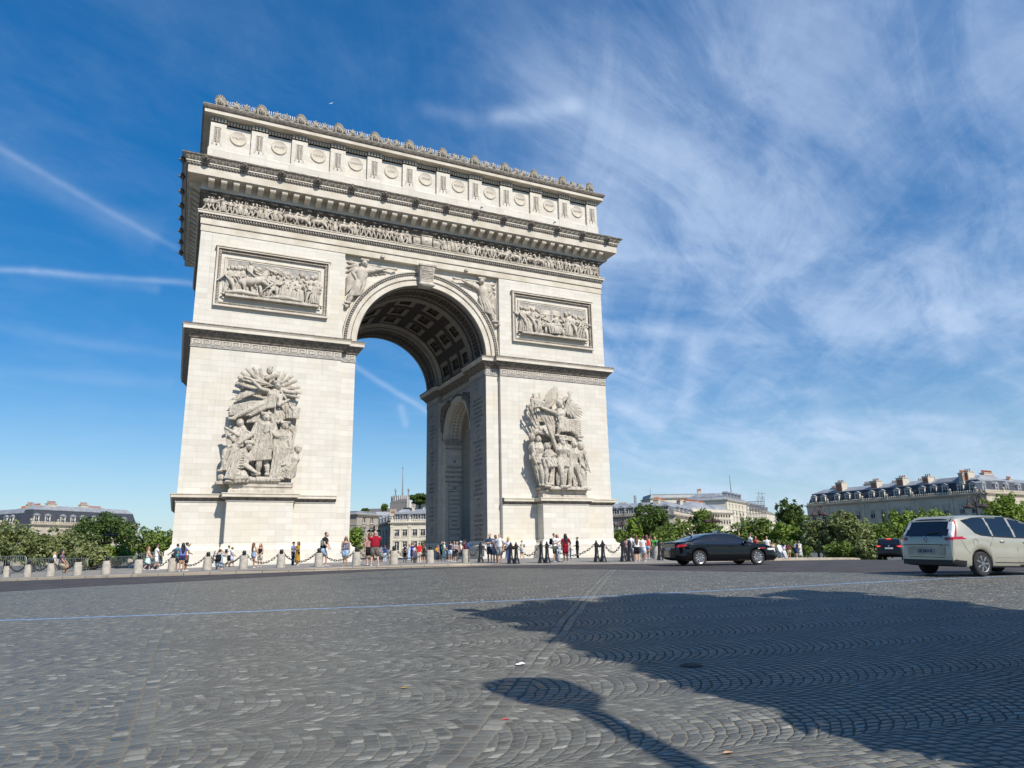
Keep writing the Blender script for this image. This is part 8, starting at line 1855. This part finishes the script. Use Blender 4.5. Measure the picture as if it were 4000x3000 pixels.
mb = MB(); mb.prism([(-.14, 1.44), (.12, 1.44), (.06, 1.56), (-.05, 1.58)], 'y', -.20, .20, 0); mb.prism([(-.13, 1.455), (-.06, 1.56), (-.075, 1.565), (-.145, 1.455)], 'y', -.19, .19, 1); mb.build('taxi_sign', [TRIM, mat('sign_pale_green', (.35, .55, .48), .4)], sed.t)
mb = MB(); y = -sed.side(1.72, .72); mb.box(1.62, 1.84, y - .012, y + .04, .72, .77); mb.box(1.50, 1.60, y - .012, y + .04, .71, .75, 1); mb.build('wing_sticker', [REDL, PLATE], sed.t)
mb = MB(); mb.box(-2.50, -2.475, -.26, .26, .70, .81); mb.build('number_plate', PLATE, sed.t); mb = MB(); mb.tube([(-1.30, 0, 1.31), (-1.42, 0, 1.40), (-1.55, 0, 1.36)], [.03, .035, .02], 6); mb.build('roof_aerial', BLACKP, sed.t)
for q in (-1, 1): mb = MB(); mb.box(-2.44, -2.36, q * .62 - .12, q * .62 + .12, .44, .49); mb.build('reflector', REDL, sed.t)
# silver-beige people carrier at the right edge
vh = cam_heading(.943, .33); vs = Vector((-vh.y, vh.x, 0)); n1 = at(3832, 2250, 19.1)
base = Vector((n1.x, n1.y, n1.z)) + vh * 1.33 + vs * .79
SILV = paint('paint_silver_beige', (.44, .415, .33), .35, .36, .6)
Car.spokes = 7
van = Car('people_carrier', 'silver beige people carrier cut off by the right edge of the photo', base, vh, SILV, 4.58, .925,
    [(-2.29, .62), (-2.275, .88), (-2.25, 1.05), (-2.20, 1.16), (-2.08, 1.38), (-1.97, 1.54), (-1.86, 1.60), (-1.5, 1.64), (-.8, 1.665), (0, 1.655), (.45, 1.595), (.9, 1.44), (1.55, 1.12), (1.75, 1.04), (2.05, .93), (2.2, .80), (2.29, .55)],
    [(-2.29, .6), (-2.2, 1.06), (-1.5, 1.075), (0, 1.0), (1.2, .95), (1.8, .9), (2.29, .5)], [(-2.29, .34), (-2.1, .28), (-1.6, .24), (1.8, .2), (2.29, .24)], (-1.33, 1.44), .33,
    [[(-1.74, 1.50), (-1.30, 1.565), (-.86, 1.59), (-.80, 1.07), (-1.22, 1.10), (-1.42, 1.16)], [(-.80, 1.59), (-.1, 1.59), (.02, 1.585), (.06, 1.03), (-.74, 1.065)], [(.10, 1.575), (.42, 1.52), (.80, 1.37), (1.24, 1.11), (1.24, 1.0), (.13, 1.025)]],
    [('windscreen', .5, 1.6, 1.1, .10), ('rear_window', -2.24, -1.92, 1.08, .075)],
    [('tail_light', lambda x, y, z, s: (x < -1.80 and .975 < z < 1.05 and y > .62 and s in 'sg' and x > -2.275) , REDL),
     ('tail_light_clear', lambda x, y, z, s: (x < -1.93 - (1.50 - z) * .42 + .06 and 1.05 <= z < 1.50 and y > van_wt(x) - .135 and s in 'gts'), CLEARL)] if False else
    [('tail_light', lambda x, y, z, s: x > -2.285 and y > .60 and ((x < -1.82 and .97 < z < 1.05) or (-2.16 < x - (z - 1.05) * .42 < -2.10 and 1.05 <= z < 1.50)), REDL),
     ('reversing_lamp', lambda x, y, z, s: x > -2.285 and y > .74 - max(0, z - 1.05) * .42 and (x - (z - 1.05) * .42 <= -2.16 and 1.05 <= z < 1.47), CLEARL)], black_below=lambda x: .44 if x < -1.9 else .27, taper=.12, tum=.34)
van.line([(-.86, .36), (-1.0, .52), (-.98, .80), (-.80, 1.02), (-.78, 1.06)]); van.line([(.06, .34), (.075, .7), (.08, 1.03), (.06, 1.58)]); van.line([(-.86, .36), (.06, .34), (1.0, .33)], .012); van.line([(-1.80, .66), (-1.60, .62), (-1.55, .70)], .004); van.line([(-1.98, .97), (-1.85, .72), (-1.76, .60)], .004)
van.line([(-1.72, 1.50), (-1.30, 1.57), (-.80, 1.60), (.06, 1.60), (.42, 1.535), (.82, 1.38), (1.27, 1.11)], .014, TRIM, 'window_trim'); van.line([(-1.74, 1.50), (-1.42, 1.165), (-1.22, 1.10), (-.75, 1.06), (.08, 1.025), (1.27, .995)], .014, TRIM, 'window_trim')
van.line([(-.80, .50), (.04, .48), (.9, .48)], .008, SILV, 'door_crease')
van.handle(-.48, .93, SILV); van.handle(.42, .90, SILV); van.mirror(1.12, 1.06, SILV)
mb = MB(); mb.rings([[(-van.L / 2 - .010, van.half(-2.285) * .965 * (k - 8) / 8, z) for k in range(17)] for z in (.30, .36, .44)], closed=False, cap=False); mb.build('bumper_trim', TRIM, van.t, 40)
mb = MB(); yv = -van.side(-1.50, .88)
mb.tube([(-1.50 + .085 * cos(2 * pi * k / 20), yv - .001, .90 + .10 * sin(2 * pi * k / 20)) for k in range(21)], .004, 4, round_=False); mb.build('fuel_flap', TRIM, van.t)
mb = MB(); mb.box(-2.302, -2.286, -.56, .56, .50, .515, 1); mb.tube([(-2.30, -.72, .84), (-2.30, 0, .85), (-2.30, .72, .84)], .010, 5, 1); mb.box(-2.315, -2.28, -.50, .50, .80, .83); mb.box(-2.302, -2.285, -.60, .60, .56, .79, 2)
mb.build('tailgate_trim', [SILV, TRIM, mat('paint_silver_beige_recess', (.36, .35, .29), .4, .4)], van.t)
mb = MB(); mb.box(-2.315, -2.30, -.27, .27, .615, .73); pl_ = mb.build('number_plate', mat('plate_grey', (.30, .31, .33), .5), van.t)
tx = text_mesh('DE 834 HT', .115, TRIM, .003, wide=.85); tx.transform(Matrix.Rotation(radians(-90), 4, 'Z')); obj('plate_letters', tx, pl_, (-2.319, 0, .672))
mb = MB(); e = [(0, .085), (.055, 0), (0, -.085), (-.055, 0), (0, .085)]; mb.tube([(-2.285 + (.0), a, 1.0 + b) for a, b in e], .014, 5, round_=False); mb.build('maker_badge', CHROME, van.t)
mb = MB(); mb.tube([(-2.235, .0, 1.135), (-2.23, -.10, 1.15), (-2.20, -.42, 1.19)], .014, 5); mb.build('wiper', TRIM, van.t)
mb = MB(); mb.rings([[(x, y_, van.zt(x) + .012 - .03 * abs(y_) ** 2) for y_ in [-.60 + 1.2 * k / 10 for k in range(11)]] for x in (-2.02, -1.9, -1.72)], closed=False, cap=False); mb.build('roof_spoiler', SILV, van.t, 40)
for q in (-1, 1): mb = MB(); mb.box(-2.275, -2.2, q * .66 - .10, q * .66 + .10, .36, .41); mb.build('fog_lamp', REDL, van.t)
# dark car seen from behind
hh = cam_heading(.57, .82); n1 = at(3478, 2187, 52.0); base = Vector((n1.x, n1.y, n1.z)) + hh * 2.15
DARKP = paint('paint_dark_plum', (.007, .006, .008), 0, .3, .4); DARKP.node_tree.nodes['Principled BSDF'].inputs['Specular IOR Level'].default_value = .3; Car.spokes = 8
suv = Car('sport_utility_car', 'dark sport utility car driving away with red lights on, behind the silver van', base, hh, DARKP, 4.40, .915,
    [(-2.2, .70), (-2.19, .95), (-2.16, 1.08), (-2.08, 1.20), (-1.92, 1.46), (-1.80, 1.56), (-1.4, 1.60), (-.5, 1.615), (.2, 1.57), (.85, 1.27), (1.15, 1.10), (1.8, 1.0), (2.1, .85), (2.2, .6)],
    [(-2.2, .68), (-2.1, 1.04), (-1, 1.04), (1.0, .99), (1.8, .93), (2.2, .55)], [(-2.2, .42), (-1.9, .3), (1.8, .24), (2.2, .3)], (-1.33, 1.32), .35,
    [[(-1.65, 1.12), (-1.45, 1.42), (-.7, 1.52), (.1, 1.49), (.75, 1.15), (.75, 1.08)]], [('windscreen', .3, 1.15, 1.1, .1), ('rear_window', -2.14, -1.83, 1.13, .12)],
    [('tail_light', lambda x, y, z, s: x > -2.195 and x < -1.85 and y > .48 and .93 < z < 1.06, REDL)], black_below=lambda x: .52 if x < -1.9 else .4, nx=110, taper=.12, tum=.36)
LIT = mat('brake_light_lit', (.6, .03, .02), .3, emit=((1.0, .06, .03), 2.2))
for q in (-1, 1): mb = MB(); mb.box(-2.205, -2.15, q * .70 - .10, q * .70 + .10, .965, 1.02); mb.build('brake_light', LIT, suv.t)
mb = MB(); mb.box(-1.93, -1.86, -.16, .16, 1.535, 1.565); mb.build('brake_light', LIT, suv.t)
mb = MB(); mb.box(-2.215, -2.195, -.27, .27, .80, .91); mb.build('number_plate', PLATE, suv.t); mb = MB(); mb.ball((-2.185, 0, 1.02), (.02, .06, .06), 10, 6); mb.build('maker_badge', CHROME, suv.t)
mb = MB(); mb.tube([(-2.2, -.5, .56), (-2.2, .5, .56)], .03, 5); mb.build('bumper_trim', TRIM, suv.t)
# ------------------------------------------------------------------ what throws the shadows in the foreground
t = thing('clipped_tree', 'tall box clipped street tree behind the photographer, known by its shadow on the cobbles', 'tree', (-13.2, -69.3, G(-13.2, -69.3)), 0)
cl = []; R_ = random.Random(11)
for i in range(150):
    x, y, z = R_.uniform(-2.9, 3.9), R_.uniform(-1.9, 1.9), R_.uniform(2.4, 11.3)
    cl.append(((x - 1.2 + .27 * z, y, z), (.85, .85, .75)))
for i in range(30): z = R_.uniform(2.4, 11.4); cl.append(((R_.uniform(-3.2, -2.7) - 1.2 + .27 * z, R_.uniform(-1.8, 1.8), z), (.45, .6, .6)))
for i in range(14): cl.append(((R_.uniform(-2.5, 2.9) + 2.8, R_.uniform(-1.8, 1.8), R_.uniform(11.4, 12.1)), (.8, .6, .5)))
leaf_cloud('crown', cl, 17000, .62, LEAF['mid'], t, 77)
mb = MB(); mb.tube([(0, 0, -.3), (.1, 0, 3), (.9, 0, 8), (1.6, 0, 12)], [.24, .20, .12, .03], 9)
for i in range(12): a = R_.uniform(0, 6.28); z = R_.uniform(2.8, 8); mb.tube([(z * .1, 0, z), (z * .1 + cos(a) * 1.4, sin(a) * 1.2, z + 1.2), (z * .1 + cos(a) * 2.6, sin(a) * 1.8, z + 2.6)], [.10, .06, .02], 5)
mb.build('trunk', BARK, t, 60)
def caster(x, y, h):
    "point at height h above the camera's footing whose shadow falls on (x, y)"
    k = (h - (G(x, y))) / tan(SUN_EL); return Vector((x + k * sin(SUN_AZ), y - k * cos(SUN_AZ), h))
A_, B_, C_ = caster(-19.33, -64.6, 4.6), caster(-19.14, -62.8, 5.9), caster(-19.16, -62.0, 6.4)
lx, ly = A_.x - .25, A_.y - .30
t = thing('street_lantern', 'swan necked street lantern behind the photographer, known by its shadow on the cobbles', 'street lamp', (lx, ly, G(lx, ly)), 0)
o_ = Vector((lx, ly, G(lx, ly)))
mb = MB(); mb.lathe([(.16, 0), (.16, .7), (.10, .8), (.075, 1.2), (.065, 3.4)], 12); mb.tube([Vector((0, 0, 3.3)), Vector((.06, .05, 3.9)), A_ - o_, (A_ - o_).lerp(B_ - o_, .5), B_ - o_], [.11, .115, .12, .115, .11], 8); mb.build('lantern_post', IRON, t, 50)
d = (C_ - B_).normalized(); mb = MB(); mb.tube([B_ - o_ - d * .1, B_ - o_ + d * .08, B_ - o_ + d * .25, B_ - o_ + d * .7, B_ - o_ + d * .9, B_ - o_ + d * 1.0], [.12, .30, .40, .46, .36, .12], 10, round_=False); mb.ball(B_ - o_ + d * .8 + Vector((-.2, 0, -.1)), (.2, .2, .16), 8, 5); mb.build('lantern_head', IRON, t, 30)

# ------------------------------------------------------------------ aeroplane far away
p = at(1293, 404, 3300); k = 3300 / F
mb = MB(); mb.tube([(-8.5, 0, 0), (-6, 0, .1), (6, 0, .1), (9, 0, .3)], [.6, 1.5, 1.5, .4], 8)
for q in (-1, 1): mb.prism([(1.5, q * 1.0), (-2.6, q * 1.0), (3.0, q * 8.5), (4.2, q * 8.5)], 'z', -.3, .2); mb.prism([(7.0, q * .5), (8.6, q * .5), (9.2, q * 3.2), (8.4, q * 3.2)], 'z', .3, .6)
mb.prism([(6.5, .8), (9.0, .8), (9.6, 4.2), (8.6, 4.2)], 'y', -.2, .2)
o = mb.build('airliner', mat('white_fuselage', (.8, .8, .8), .4)); o.location = p; o.rotation_euler = (radians(38), radians(-24), -YAW + .2); tag(o, 'tiny white airliner high in the blue sky above the arch', 'aeroplane')
